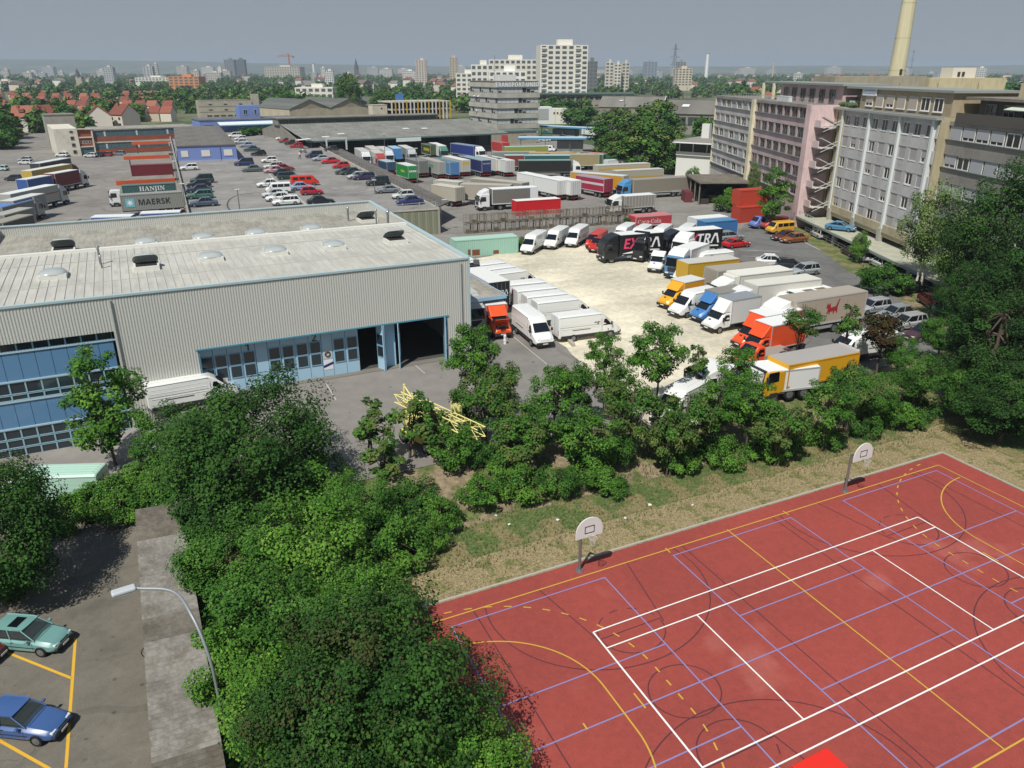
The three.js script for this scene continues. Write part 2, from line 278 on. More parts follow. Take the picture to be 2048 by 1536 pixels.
// box with uv in metres
function ubox(w, h, d) { const g = new THREE.BoxGeometry(w, h, d), n = g.attributes.normal, p = g.attributes.position, u = g.attributes.uv; for (let i = 0; i < p.count; i++) { if (Math.abs(n.getY(i)) > .5) u.setXY(i, p.getX(i), p.getZ(i)); else if (Math.abs(n.getX(i)) > .5) u.setXY(i, p.getZ(i), p.getY(i)); else u.setXY(i, p.getX(i), p.getY(i)); } return g; }
const ub = (p, name, mat, w, h, d, x, y, z, ry = 0) => add(p, name, ubox(w, h, d), mat, x, y + h / 2, z, ry);

// ---- the hall with the blue doors ---------------------------------------------------------
{
  const x0 = -12.6, x1 = 25.7, zf = -61.4, zb = -91.4, T = 10.7;
  const hall = thing('workshop_hall', 'long pale ribbed metal workshop hall with blue folding doors and roof skylights', 'hall', x0, 0, zf);
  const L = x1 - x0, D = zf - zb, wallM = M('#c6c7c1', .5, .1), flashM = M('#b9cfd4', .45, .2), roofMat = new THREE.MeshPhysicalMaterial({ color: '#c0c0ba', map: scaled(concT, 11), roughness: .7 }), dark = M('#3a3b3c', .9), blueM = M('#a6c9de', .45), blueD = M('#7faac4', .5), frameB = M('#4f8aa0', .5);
  const X = x => x - x0;
  const panel = (xa, xb, ya, yb, name = 'ribbed_cladding') => add(hall, name, ribbed(xb - xa, yb - ya, .2, .03, X(xa)), wallM, X(xa), ya, .03);
  panel(x0, x1, 8.05, T - .12); panel(-2.7, x1, 5.75, 8.05); panel(-2.7, 2.75, -1.3, 5.75); panel(23.55, x1, 1.2, 5.75);
  // backing walls with thickness round the openings
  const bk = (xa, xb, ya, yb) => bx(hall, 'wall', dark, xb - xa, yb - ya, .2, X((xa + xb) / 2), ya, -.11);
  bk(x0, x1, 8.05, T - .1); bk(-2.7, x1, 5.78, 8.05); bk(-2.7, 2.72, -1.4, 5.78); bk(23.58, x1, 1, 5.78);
  for (const [w, x] of [[.25, .125], [.25, L - .125]]) bx(hall, 'side_wall', wallM, w, T + 1.2, D - .4, x, -1.4, -D / 2 - .1);
  add(hall, 'side_cladding', ribbed(D, T + .9, .2, .03), wallM, L + .005, -.9, 0, PI / 2);
  bx(hall, 'rear_wall', wallM, L, T + .4, .25, L / 2, -1, -D + .125);
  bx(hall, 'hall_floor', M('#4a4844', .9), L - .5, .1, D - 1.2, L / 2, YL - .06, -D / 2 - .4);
  for (const x of [6, 14, 24, 33]) for (const z of [-9, -19]) bx(hall, 'column', M('#5d6264', .7), .35, 9, .35, x, YL, z);
  bx(hall, 'work_bench', M('#56503f', .8), 5, .9, .9, 32, YL, -22);
  // roof: front half rises to a step, rear half behind a parapet
  const pitch = Math.atan2(.3, 15.8);
  { const g = new THREE.PlaneGeometry(L - .3, 16, 1, 1); g.rotateX(-PI / 2 + pitch); const u = g.attributes.uv; for (let i = 0; i < 4; i++) u.setXY(i, u.getX(i) * L, u.getY(i) * 16); add(hall, 'front_roof', g, roofMat, L / 2, T + .1, -8.05); }
  { const l = []; for (let x = .35; x < L - .2; x += .62) l.push(gbox(.035, .05, 15.6, x, T + .12, -8, 0, 0, pitch)); add(hall, 'roof_seams', join(l), roofMat); }
  add(hall, 'roof_joint', join([gbox(L - .4, .03, .1, L / 2, T + .05, -4.6), gbox(L - .4, .03, .1, L / 2, T + .2, -12.2)]), M('#b7b4a8', .7));
  bx(hall, 'ridge_cap', M('#e1e1da', .5), L - .1, .3, .5, L / 2, T + .18, -16.1);
  ub(hall, 'rear_roof', new THREE.MeshPhysicalMaterial({ color: '#a9a79e', map: scaled(roofT, 9), roughness: .85 }), L - .5, .15, D - 16.4, L / 2, T - .35, -16.2 - (D - 16.4) / 2);
  // parapets
  add(hall, 'parapet_cladding', ribbed(L - .4, 1.15, .2, .03), wallM, .2, T - .35, -D + .27);
  bx(hall, 'rear_coping', flashM, L + .1, .08, .45, L / 2, T + .72, -D + .15);
  for (const x of [.1, L - .1]) { const a = [x, T + .02, .05], b = [x, T + .7, -D]; add(hall, 'side_coping', gbox(.36, .16, D + .1, x, T + .38, -D / 2, 0, 0, Math.atan2(.68, D)), flashM); bx(hall, 'parapet', wallM, .16, .95, D - 16.5, x + (x > 1 ? -.12 : .12), T - .38, -16.3 - (D - 16.5) / 2); }
  bx(hall, 'eaves_flashing', flashM, L + .12, .16, .3, L / 2, T - .1, -.02); bx(hall, 'corner_flashing', flashM, .14, T + .2, .14, L + .02, 0, .04);
  bx(hall, 'lintel_flashing', frameB, 23.55 - 2.75 + .2, .12, .14, X((2.75 + 23.55) / 2), 5.66, .04); bx(hall, 'jamb', frameB, .16, 6.2, .9, X(2.8), -.5, -.42); bx(hall, 'jamb', frameB, .12, 4.2, .9, X(23.5), 1.5, -.42);
  // skylights: curb, raised dome; three stand open
  const domeG = (() => { const g = new THREE.SphereGeometry(.98, 14, 6, 0, 2 * PI, 0, PI / 2); g.scale(1, .36, 1); const p = g.attributes.position; for (let i = 0; i < p.count; i++) { const x = p.getX(i), z = p.getZ(i), r = Math.hypot(x, z) || 1, m = Math.max(Math.abs(x), Math.abs(z)) || 1, k = mix(1, r / m, .72); p.setX(i, x * k); p.setZ(i, z * k); } g.computeVertexNormals(); return g; })();
  const domeM = M('#aeb5b3', .25, 0, { clearcoat: .6 });
  const sky = (x, z, open, y) => { const c = bx(hall, 'skylight', M('#dcdcd4', .6), 1.9, .4, 1.9, X(x), y, z - zf); const d = add(c, 'dome', domeG, domeM, 0, .2, 0); if (open) { d.position.set(0, .5, -.5); d.rotation.x = -.55; bx(c, 'shaft_opening', M('#26211d', .9), 1.6, .02, 1.6, 0, .2, 0); } };
  [-6.4, .3, 5.4, 10.8, 16, 21.9].forEach((x, i) => sky(x, -69 - (i > 1 ? 1 : 0), i === 1 || i === 5, T + .05)); [-6.2, .7, 5.8, 10.8, 16.3, 23].forEach((x, i) => sky(x, i === 5 ? -83.4 : -80.6, i === 0 || i === 5, T - .25));
  const flue = (x, z, h, r) => { const f = add(hall, 'flue', gcyl(r, r, h, 0, 0, 0, 10), STEEL, X(x), T - .1, z - zf); add(f, 'cowl', new THREE.SphereGeometry(r * 1.8, 10, 7), CHROME, 0, h, 0); };
  flue(-3.1, -72, 1.7, .09); flue(-3, -70.5, 1.2, .07); flue(21.2, -84.5, 1.3, .1); flue(22.9, -79.5, 1.7, .07); flue(24.2, -79.6, 1.4, .12);
  for (const x of [X(-2.55), X(24.9)]) add(hall, 'downpipe', gcyl(.07, .07, T - .6, x, .3, .14, 8), M('#a9aeac', .5));
  // floodlight at the corner
  const fl = add(hall, 'floodlight', join([gbar([L, T - .3, .1], [L + .6, T - .1, .3], .04), gbox(.45, .35, .3, L + .6, T - .35, .35)]), STEEL);
  // folding door leaves
  const doorY = 1.53, topY = 5.66, leafH = topY - doorY, zd = -.8;
  const leaf = (xa, xb, z = zd, ry = 0, low = doorY) => {
    const w = xb - xa - .035, hh = topY - low, d = add(hall, 'door_leaf', BG(+w.toFixed(2), +hh.toFixed(2), .07), blueM, X((xa + xb) / 2), low + hh / 2, z, ry);
    for (const y of [doorY + 1.15, doorY + 2.22]) { const f = add(d, 'window', winGeo(.9, 1.04, .05, 0), blueD, 0, y - low - hh / 2, .05); bx(f, 'pane', PANE, .86, 1, .02, 0, .02, -.005); }
    return d;
  };
  const plain = (xa, xb) => bx(hall, 'door_panel', blueM, xb - xa - .035, leafH + .5, .07, X((xa + xb) / 2), doorY - .5, zd);
  for (const [a, b] of [[2.88, 3.85], [3.85, 4.92], [4.92, 6.04], [6.04, 7.1]]) leaf(a, b, zd, 0, doorY - .5);
  plain(7.1, 8.05); for (const [a, b] of [[8.05, 9.1], [9.1, 10.25], [10.25, 11.38], [11.38, 12.45]]) leaf(a, b);
  plain(12.45, 13.35); for (const [a, b] of [[13.35, 14.48], [14.48, 15.62]]) leaf(a, b);
  const o1 = leaf(16.95, 18, -.35, -1.15), o2 = leaf(17.2, 18.25, -.3, 1.15); plain(17.86, 18.9); leaf(18.55, 19.6, -.25, 1.2); leaf(22.85, 23.9, -.25, 1.32);
  bx(hall, 'threshold', M('#77736b', .9), 20.6, .06, .9, X(13.1), YL, -.5);
  const dirty = M('#3a4a52', .9); letters(hall, '1', .62, dirty, X(6.5), 5.15, zd + .04); letters(hall, '2', .62, dirty, X(11.9), 5.15, zd + .04);
  const nt = bx(hall, 'notice', M('#c9c7c4', .7), .75, .75, .02, X(12.9), 3.15, zd + .045); add(nt, 'emblem', new THREE.TorusGeometry(.2, .06, 6, 16), M('#463a3a', .8), 0, 0, .012);
  const nb = bx(hall, 'notice', M('#e8e8ea', .7), .78, .85, .02, X(12.9), 2.15, zd + .045); add(nb, 'stripe', gbox(.9, .22, .01, 0, 0, .013, 0, .32), M('#2b2c66', .7)); bx(hall, 'notice', M('#c8c2ba', .7), .6, .75, .02, X(4.4), 2.1, zd + .13);
  // window wall at the left end: strips of glass and blue panels
  const strip = (ya, yb, kind) => { for (let i = 0; i < 10; i++) { const xa = -2.88 - (i + 1) * 1.02, xm = X(xa + .51); if (xm < .3) break; if (kind === 'blue') bx(hall, 'blue_panel', M('#5d87ad', .35, 0, { clearcoat: .3 }), .99, yb - ya, .06, xm, ya, -.32); else { const f = add(hall, 'window', winGeo(1.02, +(yb - ya).toFixed(2), .05, 0), M('#8fb3c2', .5), xm, ya, -.3); bx(f, 'pane', PANE, .95, yb - ya - .06, .02, 0, .03, -.02); if ((i * 7 + (ya * 3 | 0)) % 5 === 0) bx(f, 'blind', M('#b9b9b0', .8), .93, (yb - ya) * .5, .015, 0, (yb - ya) * .48, -.05); } } };
  strip(7.4, 8.0, 'glass'); strip(5.2, 7.25, 'blue'); strip(4.2, 5.08, 'glass'); strip(3.72, 4.15, 'glass'); strip(1.62, 3.55, 'blue'); strip(.75, 1.5, 'glass'); strip(.05, .7, 'glass'); strip(-.65, .0, 'glass');
  for (const y of [7.28, 5.1, 3.58, 1.52]) bx(hall, 'transom', M('#a9c3d0', .4), 9.9, .12, .12, 4.95, y, -.27);
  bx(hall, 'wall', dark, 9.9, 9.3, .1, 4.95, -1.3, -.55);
  // canopy at the right side wall
  const cn = thing('side_canopy', 'grey flat canopy with pale blue edge beside the hall', 'canopy', 29.1, 0, -72.6);
  ub(cn, 'roof', roofM('#a9a59b', 6), 5.9, .16, 11, 0, 5, 0); bx(cn, 'fascia', M('#8fb4cf', .5), 5.95, .34, .12, 0, 4.85, 5.56); bx(cn, 'fascia', M('#8fb4cf', .5), .12, .34, 11, 2.98, 4.85, 0); add(cn, 'gutter_joint', gbox(.12, .05, 11, -.9, 5.19, 0), M('#6d6a64', .8)); for (const z of [-4.8, 0, 5]) bx(cn, 'post', STEEL, .14, 3.5, .14, 2.7, YL, z);
}

// ---- parking deck on the roof of the freight hall ------------------------------------------
const deckSkew = Math.atan2(7.6, 116); // the deck leans off the yard's grid
{
  const pts = pairs([7.2, -120, 44, -117, 52, -235, 57, -308, 16.7, -320]);
  const d = thing('parking_deck', 'concrete freight hall with a rooftop car park full of cars', 'parking deck');
  const s = new THREE.Shape(pts.map(([x, z]) => new THREE.Vector2(x, -z))), g = new THREE.ExtrudeGeometry(s, { depth: DK - YL - .03, bevelEnabled: false }); g.rotateX(-PI / 2); g.translate(0, YL, 0);
  add(d, 'hall_body', g, concM('#8d8c86', 6)); add(d, 'deck_surface', flat(pts, DK), mm(deckT, 38, .92));
  const edge = (a, b, name, mat, w, h, y, o = 0) => { const dx = b[0] - a[0], dz = b[1] - a[1], l = Math.hypot(dx, dz); return ub(d, name, mat, l, h, w, (a[0] + b[0]) / 2 + o, y, (a[1] + b[1]) / 2, Math.atan2(-dz, dx)); };
  const cM = concM('#b4b2a8', 5), gM = concM('#8f937e', 4), railM = M('#a8aaa8', .5, .4);
  edge(pts[1], pts[2], 'kerb', cM, .3, .3, DK); edge(pts[0], pts[4], 'parapet', concM('#9d9c96', 6), .3, .8, DK); edge(pts[0], pts[1], 'kerb', cM, .35, .18, DK);
  // end wall of upright boards
  for (let i = 0; i < 26; i++) { const t = i / 26, x = mix(34, 43.98, t), z = mix(-117.75, -116.95, t); bx(d, 'wall_board', [gM, concM('#868b78', 4), concM('#9a9d88', 4)][i % 3], .355, 3.72 + (i % 4) * .01, .1, x + .2, YL, z, -.08); }
  bx(d, 'corner_post', cM, .3, 3.9, .3, 44, YL, -117);
  const rail = (x, z, l, ry) => { const r = add(d, 'railing', join([gbox(l, .09, .06, 0, 1.05, 0), ...Array.from({ length: Math.round(l / 3.3) + 1 }, (_, i) => gbox(.12, 1.1, .1, -l / 2 + i * l / Math.round(l / 3.3), .52, 0))]), M('#a9b6b4', .5, .2), x, DK + .1, z, ry); };
  rail(39.6, -117.5, 8.6, .08);
  { const a = pts[1], b = pts[2], l = Math.hypot(b[0] - a[0], b[1] - a[1]), n = 48, ry = Math.atan2(-(b[1] - a[1]), b[0] - a[0]); const parts = [gbox(l, .06, .05, 0, .95, 0)]; for (let i = 0; i <= n; i++) parts.push(gbox(.07, 1, .06, -l / 2 + l * i / n, .5, 0)); add(d, 'railing', join(parts), M('#6d6f6d', .6, .3), (a[0] + b[0]) / 2 + .1, DK + .28, (a[1] + b[1]) / 2, ry); }
  // painted bay lines and the dark tar seam
  const lineM = M('#c9c8c2', .8); const ly = DK + .012;
  const bayLine = (x, z, l, w, ry) => { const g = new THREE.PlaneGeometry(l, w); g.rotateX(-PI / 2); add(d, 'bay_line', g, lineM, x, ly, z, ry); };
  [[8.73,-134.76], [9.42,-138.29], [8.32,-131.81], [9.01,-142.55]].forEach(([x, z]) => bayLine(x + 2.2, z, 5, .12, 0));
  [[25.16,-185.17], [21.86,-176.84], [22.72,-170.9], [22.49,-164.12]].forEach(([x, z]) => bayLine(x + 1.5, z, 5, .12, 0));
  bayLine(26.13,-133.61, 14, .14, PI / 2 - deckSkew); bayLine(27.33,-169.55, 22, .14, PI / 2 - deckSkew); [[42.33,-148.03], [40.69,-139.31], [41.04,-134.43], [43.52,-155.54]].forEach(([x, z]) => bayLine(x, z, 4.5, .12, 0));
  { const c = new THREE.CatmullRomCurve3([[21.46,-148.69], [17.99,-147.66], [15.75,-143.55], [14.16,-135.41], [14.11,-128.99], [14.77,-125.64]].map(([x, z]) => new THREE.Vector3(x, DK + .012, z))), p = c.getPoints(40), pos = [], idx = []; p.forEach((q, i) => { const t = c.getTangent(i / 40); pos.push(q.x - t.z * .13, q.y, q.z + t.x * .13, q.x + t.z * .13, q.y, q.z - t.x * .13); if (i) { const k = i * 2; idx.push(k - 2, k - 1, k, k, k - 1, k + 1); } }); const gg = geoFrom(pos, idx); if (gg.attributes.normal.getY(0) < 0) { gg.setIndex(Array.from(gg.index.array).reverse()); gg.computeVertexNormals(); } add(d, 'tar_seam', gg, M('#4c4a48', .9)); }
  // dock canopy along the right flank
  { const q = pairs([44.4, -121, 50.3, -128, 58.5, -236, 52.2, -236]), sh = new THREE.Shape(q.map(([x, z]) => new THREE.Vector2(x, -z))), gg = new THREE.ExtrudeGeometry(sh, { depth: .22, bevelEnabled: false }); gg.rotateX(-PI / 2); gg.translate(0, 4.45, 0); add(d, 'dock_canopy', gg, roofM('#6f6c68', 9)); }
  // docks with orange canopies on the left flank
  const orangeM = M('#c9562a', .6);
  for (const [x, z, w, dep] of [[3.4, -175.5, 10.6, 6.5], [5.6, -226, 10.6, 6], [8.8, -272, 11, 6]]) { const c = ub(d, 'orange_canopy_roof', roofM('#8f8b84', 7), w, .25, dep, x, 5.65, z); bx(c, 'orange_fascia', orangeM, w + .05, .85, .12, 0, -.7, dep / 2 + .06); bx(c, 'orange_fascia', orangeM, .12, .85, dep, -w / 2, -.7, 0); bx(c, 'post', M('#4a4a4a', .7), .25, 4, .25, -w / 2 + 1.2, -4.2, dep / 2 - .5); }
}
// lamp posts on and beside the deck
function lampPost(x, y, z, h, arm, label, ry = 0) { const t = thing('lamp_post', label, 'lamp post', x, y, z, ry, 'tall lamp posts of the car park and yard'); add(t, 'pole', join([gcyl(.06, .1, h, 0, 0, 0, 8), ...(arm ? [gbar([0, h - .05, 0], [arm, h + .1, 0], .04)] : [])]), STEEL); add(t, 'lamp_head', rb(.75, .16, .34, .06), M('#c9ccc9', .4), arm + (arm ? .2 : 0), h + .08, 0); add(t, 'base_plate', gcyl(.18, .2, .08, 0, 0, 0, 10), STEEL); }
{
  const at = (p, y, h, arm, label, ry) => lampPost(p[0], y, p[1], h, arm, label, ry);
  at([14.84,-125.6], DK, 9.06 - DK, 0, 'pale lamp post standing alone in the left half of the rooftop car park');
  at([39.75,-137.72], DK, 7.67 - DK, 0, 'short lamp post with pale head between parked cars on the deck');
  at([62.21,-203.7], YL, 9, 0, 'dark lamp pole behind the dock canopy, nearer the green trailer'); at([52.58,-151.41], YL, 10, 0, 'dark lamp pole at the near end of the dock canopy'); at([44.86,-118.27], YL, 5, .5, 'small lamp post beside the board wall of the deck');
  at([7.71,-134.2], DK, 4, 0, 'lamp post on the left parapet of the deck, nearest the camera'); at([8.99,-169.88], DK, 4, 0, 'lamp post on the left parapet of the deck, middle one'); at([11.07,-215.26], DK, 4, 0, 'lamp post on the left parapet of the deck next to the blue building');
}
// ---- blue building on the deck ---------------------------------------------------------------
{
  const b = thing('blue_building', 'low blue flat-roofed building standing on the rooftop car park', 'building', 17.3, DK, -209, -.06), bl = M('#7388c0', .7), z0 = 0;
  ub(b, 'wall', bl, 13.6, 3.55, 74, 1.6, 0, -37); ub(b, 'roof', roofM('#777470', 16), 13.9, .25, 74.4, 1.6, 3.55, -37); bx(b, 'plinth', M('#9aa4bd', .7), 13.7, .3, .2, 1.6, 0, .03); 
  for (const [x, w] of [[-3.6, 1.6], [1.2, 2], [6.4, 2]]) win(b, x, 1.1, .06, w, 1.5, M('#c8ccd0', .6), { blind: .9, blindM: M('#d8d2cc', .8) }); add(b, 'drainpipe', gcyl(.07, .07, 3.5, 4.6, 0, .12), M('#62719f', .6)); bx(b, 'kerb_step', M('#8b8c8c', .9), .3, .35, 30, -5.6, 0, -15);
  const c = thing('blue_terminal', 'blue low building with a white sloping awning at the far end of the deck', 'building', 44, DK, -318, .1); ub(c, 'wall', bl, 36, 4, 14, 0, 0, 0); ub(c, 'roof', roofM('#6f737c', 12), 36.4, .3, 14.4, 0, 4, 0); ub(c, 'stair_tower', bl, 7.5, 4.4, 6, 1, 4.3, 0); add(c, 'awning', gbox(21, .18, 4.2, 0, 0, 0, 0, 0, .22), M('#dbe6ea', .5), -1.5, 2.9, 9.4); bx(c, 'awning_edge', M('#8fbccb', .5), 21, .35, .12, -1.5, 2.3, 11.5); bx(c, 'doorway', M('#1f2327', .8), 1.4, 2.4, .1, 13, 0, 7.05); bx(c, 'doorway', M('#1f2327', .8), 3, 2.4, .1, -15, 0, 7.05); win(c, -.6, 5.5, 3.06, 1.6, 1.8, M('#c8ccd0', .6), { m: 1 }); win(c, 3, 5.5, 3.06, .9, 1.8, M('#c8ccd0', .6), { m: 0 });
}
// ---- long building with brick and glass bands at the left -----------------------------------
{
  const b = thing('brick_glass_building', 'long building with brick and glass bands and a white end wall', 'building', -12.8, YL, -280, .12), H = 8.1, wh = concM('#dcd8cc', 6), brick = concM('#a0553f', 3), gl = M('#4d6a70', .15, 0, { clearcoat: .5 });
  ub(b, 'wall', wh, 6.3, H, 26, -1.5, 0, -13); for (const y of [.8, 2.8, 4.8, 6.9]) win(b, 0, y, .06, .95, y > 6 ? .5 : 1, M('#7d6a5d', .7), { m: 0 });
  for (const [x0, x1] of [[1.7, 5.4]]) { for (const [y, h, m] of [[0, 2.4, gl], [2.6, 2.6, brick], [5.4, 1.9, brick]]) bx(b, m === gl ? 'glass_band' : 'brick_panel', m, x1 - x0, h, .2, (x0 + x1) / 2, y + .2, -.6); for (let i = 0; i < 4; i++) win(b, 2.3 + i * .75, 3.5, -.48, .6, .9, M('#c9c3b8', .7), { m: 0 }); bx(b, 'floor_edge', wh, x1 - x0 + .5, .28, .5, (x0 + x1) / 2, 2.5, -.4); bx(b, 'floor_edge', wh, x1 - x0 + .5, .28, .5, (x0 + x1) / 2, 5.2, -.4); bx(b, 'cornice', wh, x1 - x0 + .8, .3, .8, (x0 + x1) / 2, 7.7, -.4); }
  ub(b, 'pilaster', wh, .4, H - .3, .6, 5.6, 0, -.5);
  ub(b, 'long_wing', concM('#b0aca2', 6), 30, H - .9, 14, 20.5, 0, -8); ub(b, 'wing_roof', roofM('#a5a29b', 9), 30.4, .35, 14.6, 20.5, H - .9, -8);
  for (const y of [.4, 4.1]) { bx(b, 'brick_panel', brick, 29.6, 1.2, .12, 20.5, y, -.94); for (let i = 0; i < 13; i++) { const f = win(b, 6.9 + i * 2.3, y + 1.25, -.92, 2.25, 1.75, M('#59696c', .6), { m: 2, pane: gl }); if (i % 4 === 1) bx(f, 'vent_pane', M('#c3cfd2', .5), .5, 1.4, .05, 0, .1, .05); } bx(b, 'floor_edge', wh, 29.8, .3, .3, 20.5, y + 3.1, -.9); }
  const t = thing('concrete_tower', 'blank grey concrete stair tower behind the white end wall', 'building', -17.5, YL, -318, .12); ub(t, 'wall', concM('#a9a69e', 7), 9, 10.5, 9, 0, 0, 0); ub(t, 'cap', roofM('#8d8a84'), 9.3, .3, 9.3, 0, 10.5, 0);
}
// ---- beige flat-roofed building and the beige hall with three gables ----------------------------
{
  const b = thing('beige_building', 'beige flat-roofed concrete building with a tall slab at its right end', 'building', 56, YL, -484, 0), m = concM('#b3ada0', 9);
  ub(b, 'wall', m, 28, 9, 16, 0, 0, 0); ub(b, 'roof', roofM('#7f7c76'), 27, .3, 15, 0, 9, 0); for (const y of [3.4, 6.2]) bx(b, 'string_course', concM('#8f8a80'), 28.1, .16, .1, 0, y, 8.05); for (let i = 0; i < 3; i++) for (const y of [4.2, 7]) win(b, -8 + i * 8, y, 8.05, 1.8, .6, M('#77726a', .8), { m: 0 }); for (let i = 0; i < 6; i++) win(b, -9 + i * 3.6, 1, 8.05, 2.6, .8, M('#77726a', .8), { m: 1 }); ub(b, 'tall_slab', m, 4, 12.4, 3, 16.3, 0, 5);
  const h = thing('beige_gable_hall', 'beige hall with three dark grey gable roofs side by side', 'hall', 118, YL, -452, .3), w = 74, wall = concM('#c2b8a4', 9), rf = roofM('#6c706c', 12);
  ub(h, 'wall', wall, w, 5.4, 44, 0, 0, -20); for (let i = 0; i < 3; i++) { const x = -w / 2 + w / 3 * (i + .5), s = w / 6; add(h, 'gable', slab([[-s, 0], [s, 0], [0, 4.6]], 43.5), concM('#a79d8b', 9), x, 5.4, -20); for (const d of [1, -1]) { const g = new THREE.BoxGeometry(Math.hypot(s, 4.6) + .4, .2, 44.6); g.rotateZ(-d * Math.atan2(4.6, s)); add(h, 'roof_slope', g, rf, x + d * s / 2, 7.85, -20); } add(h, 'roof_light', gbox(1.4, .08, 3.4, 0, 0, 0, 0, .36), M('#d5d8d4', .4), x - 4, 8.5, -10); } bx(h, 'sign_board', M('#e2e3df', .6), 7, 1, .12, 19, 2.4, 2.1); bx(h, 'sign_board', M('#e2e3df', .6), 7, 1, .12, 27, 2.4, 2.1); bx(h, 'doorway', M('#33373a', .8), 3.4, 2.8, .2, 34.5, 1.6, 2.05);
}
// ---- dock hall with monitor roof --------------------------------------------------------------------
{
  const d = thing('dock_hall', 'long loading dock hall with grey corrugated roof and raised ridge light', 'hall', 81, 0, -234, .06), w = 66, rf = roofM('#8f918d', 16);
  const slope = (z0, y0, z1, y1, name) => { const g = quad([-w / 2, y0, z0], [w / 2, y0, z0], [w / 2, y1, z1], [-w / 2, y1, z1]); const u = g.attributes.uv; for (let i = 0; i < 4; i++) u.setXY(i, u.getX(i) * w, u.getY(i) * Math.abs(z1 - z0)); add(d, name, g, rf); };
  slope(0, 7.2, -30, 10.2, 'front_roof'); slope(-60, 7.2, -37, 10, 'rear_roof'); { const l = []; for (let x = -w / 2; x <= w / 2; x += 1.02) l.push(gbox(.09, .07, 30, x, 8.74, -15, 0, 0, .0997)); add(d, 'roof_ribs', join(l), rf); }
  bx(d, 'eaves', M('#4f6a66', .6), w + .4, .4, .3, 0, 6.85, .05); bx(d, 'dock_wall', M('#3f4442', .9), w - 1, 6, .3, 0, YL, -12); bx(d, 'soffit', M('#4a4d4b', .9), w - .5, .15, 12, 0, 7.05, -6); for (const x of [-32.8, 32.8]) add(d, 'end_wall', slab([[-59, 1.5], [-12, 1.5], [-12, 7], [-30, 9.9], [-37, 9.9], [-59, 7]].map(([z, y]) => [-z, y]), .3), concM('#8b8982', 8), x, 0, 0, PI / 2);
  bx(d, 'loading_bay', M('#15181a', .9), 4, 3.6, .2, -16, YL + 1.2, -11.8); for (let i = 0; i < 14; i++) bx(d, i % 3 ? 'bay_door' : 'loading_bay', i % 3 ? M('#4b5654', .8) : M('#101214', .9), 3.4, 3.7, .12, -30 + i * 4.6, YL + 1.1, -11.75); bx(d, 'dock_platform', concM('#7c7a75'), w - 2, 1.1, 2.6, 0, YL, -10.6);
  const rm = bx(d, 'ridge_monitor', concM('#8e8b83', 8), 55, 1.9, 7, -6, 9.9, -33.5); ub(rm, 'roof', roofM('#8a8883', 12), 55.6, .25, 8.4, 0, .95, 0); for (let i = 0; i < 18; i++) win(rm, -25.6 + i * 3, -.55, 3.55, 2.9, 1.2, M('#65706d', .7), { m: 2, t: .07, pane: M('#3f4b49', .3) });
  for (const [x, z] of [[-20, -9], [-26, -5], [3, -14], [9, -13]]) add(d, 'roof_light', gbox(2, .1, 1.5, 0, 0, 0, 0, 0, .1), M('#e4e7e3', .35), x, 7.35 - z * .1, z); bx(d, 'white_sign', M('#d9e6e6', .6), 8, 1.1, .2, -2, 6, .35);
}
// ---- banded office tower -----------------------------------------------------------------------------
{
  const t = thing('office_tower', 'grey six-storey office tower with ribbon windows and roof sign', 'building', 135.3, YL, -272, 0), w = 17.2, dp = 26, band = concM('#bab8ae', 8), fr = M('#a9aaa6', .6);
  ub(t, 'core', concM('#8b8a86', 8), w - .5, 20.8, dp - .5, 0, 0, -dp / 2);
  [2.4, 6, 9.6, 13.2, 16.8].forEach((y, r) => {
    for (let i = 0; i < 10; i++) win(t, -w / 2 + 1.05 + i * 1.68, y + .05, -.16, 1.6, 1.85, fr, { m: 0, t: .1, blind: [.95, .9, 0, .95, .6, .95, .95, .3][(i * 5 + r * 3) % 8], blindM: M('#b9bbbb', .8), pane: M('#2c3338', .15) });
    for (let i = 0; i < 14; i++) win(t, -w / 2 + .14, y + .05, -1.2 - i * 1.78, 1.66, 1.85, fr, { m: 0, t: .1, ry: -PI / 2, blind: [.6, .95, .9, 0, .9][(i * 3 + r) % 5], blindM: M('#adafae', .8), pane: M('#2c3338', .15) });
    ub(t, 'spandrel_band', band, w + .5, 1.6, dp + .5, 0, y + 1.95, -dp / 2 ); bx(t, 'band_edge', M('#7f8f8a', .6), w + .6, .12, dp + .6, 0, y + 1.9, -dp / 2);
  });
  ub(t, 'plinth', concM('#96928a', 8), w + .3, 2.3, dp, 0, 0, -dp / 2); ub(t, 'roof', roofM('#8a8781'), w, .2, dp, 0, 20.7, -dp / 2); bx(t, 'penthouse', M('#d9dad6', .7), 7, 2.2, 6, 1, 20.8, -14); bx(t, 'mast', STEEL, .12, 9, .12, -4, 20.8, -12);
  letters(t, 'TRANSPORT-UNION', 1.5, M('#e6eef2', .5), .2, 19.75, .34); bx(t, 'sign_rail', STEEL, w - .4, .08, .06, 0, 18.85, .3);
  for (const [x, y, z] of [[-7, 15, -20], [-7, 15, -16], [-7, 9.9, -18]]) add(t, 'satellite_dish', new THREE.SphereGeometry(.6, 10, 5, 0, 6.3, 0, 1), M('#d9d9d6', .5), x - 2.2, y, z, 0);
  const n = thing('entrance_block', 'low entrance block with red board under the office tower', 'building', 129, YL, -263, 0); ub(n, 'wall', concM('#a59d90'), 15, 4.2, 7, 0, 0, 0); bx(n, 'flat_roof', M('#5f7572', .7), 15.6, .4, 7.6, 0, 4.2, 0); bx(n, 'red_board', M('#b9423f', .6), 2.2, 2.6, .3, -5.5, .6, 3.7); win(n, 2, 1.4, 3.52, 3, 1.5, M('#6a6d6a', .7), { m: 2 });
}
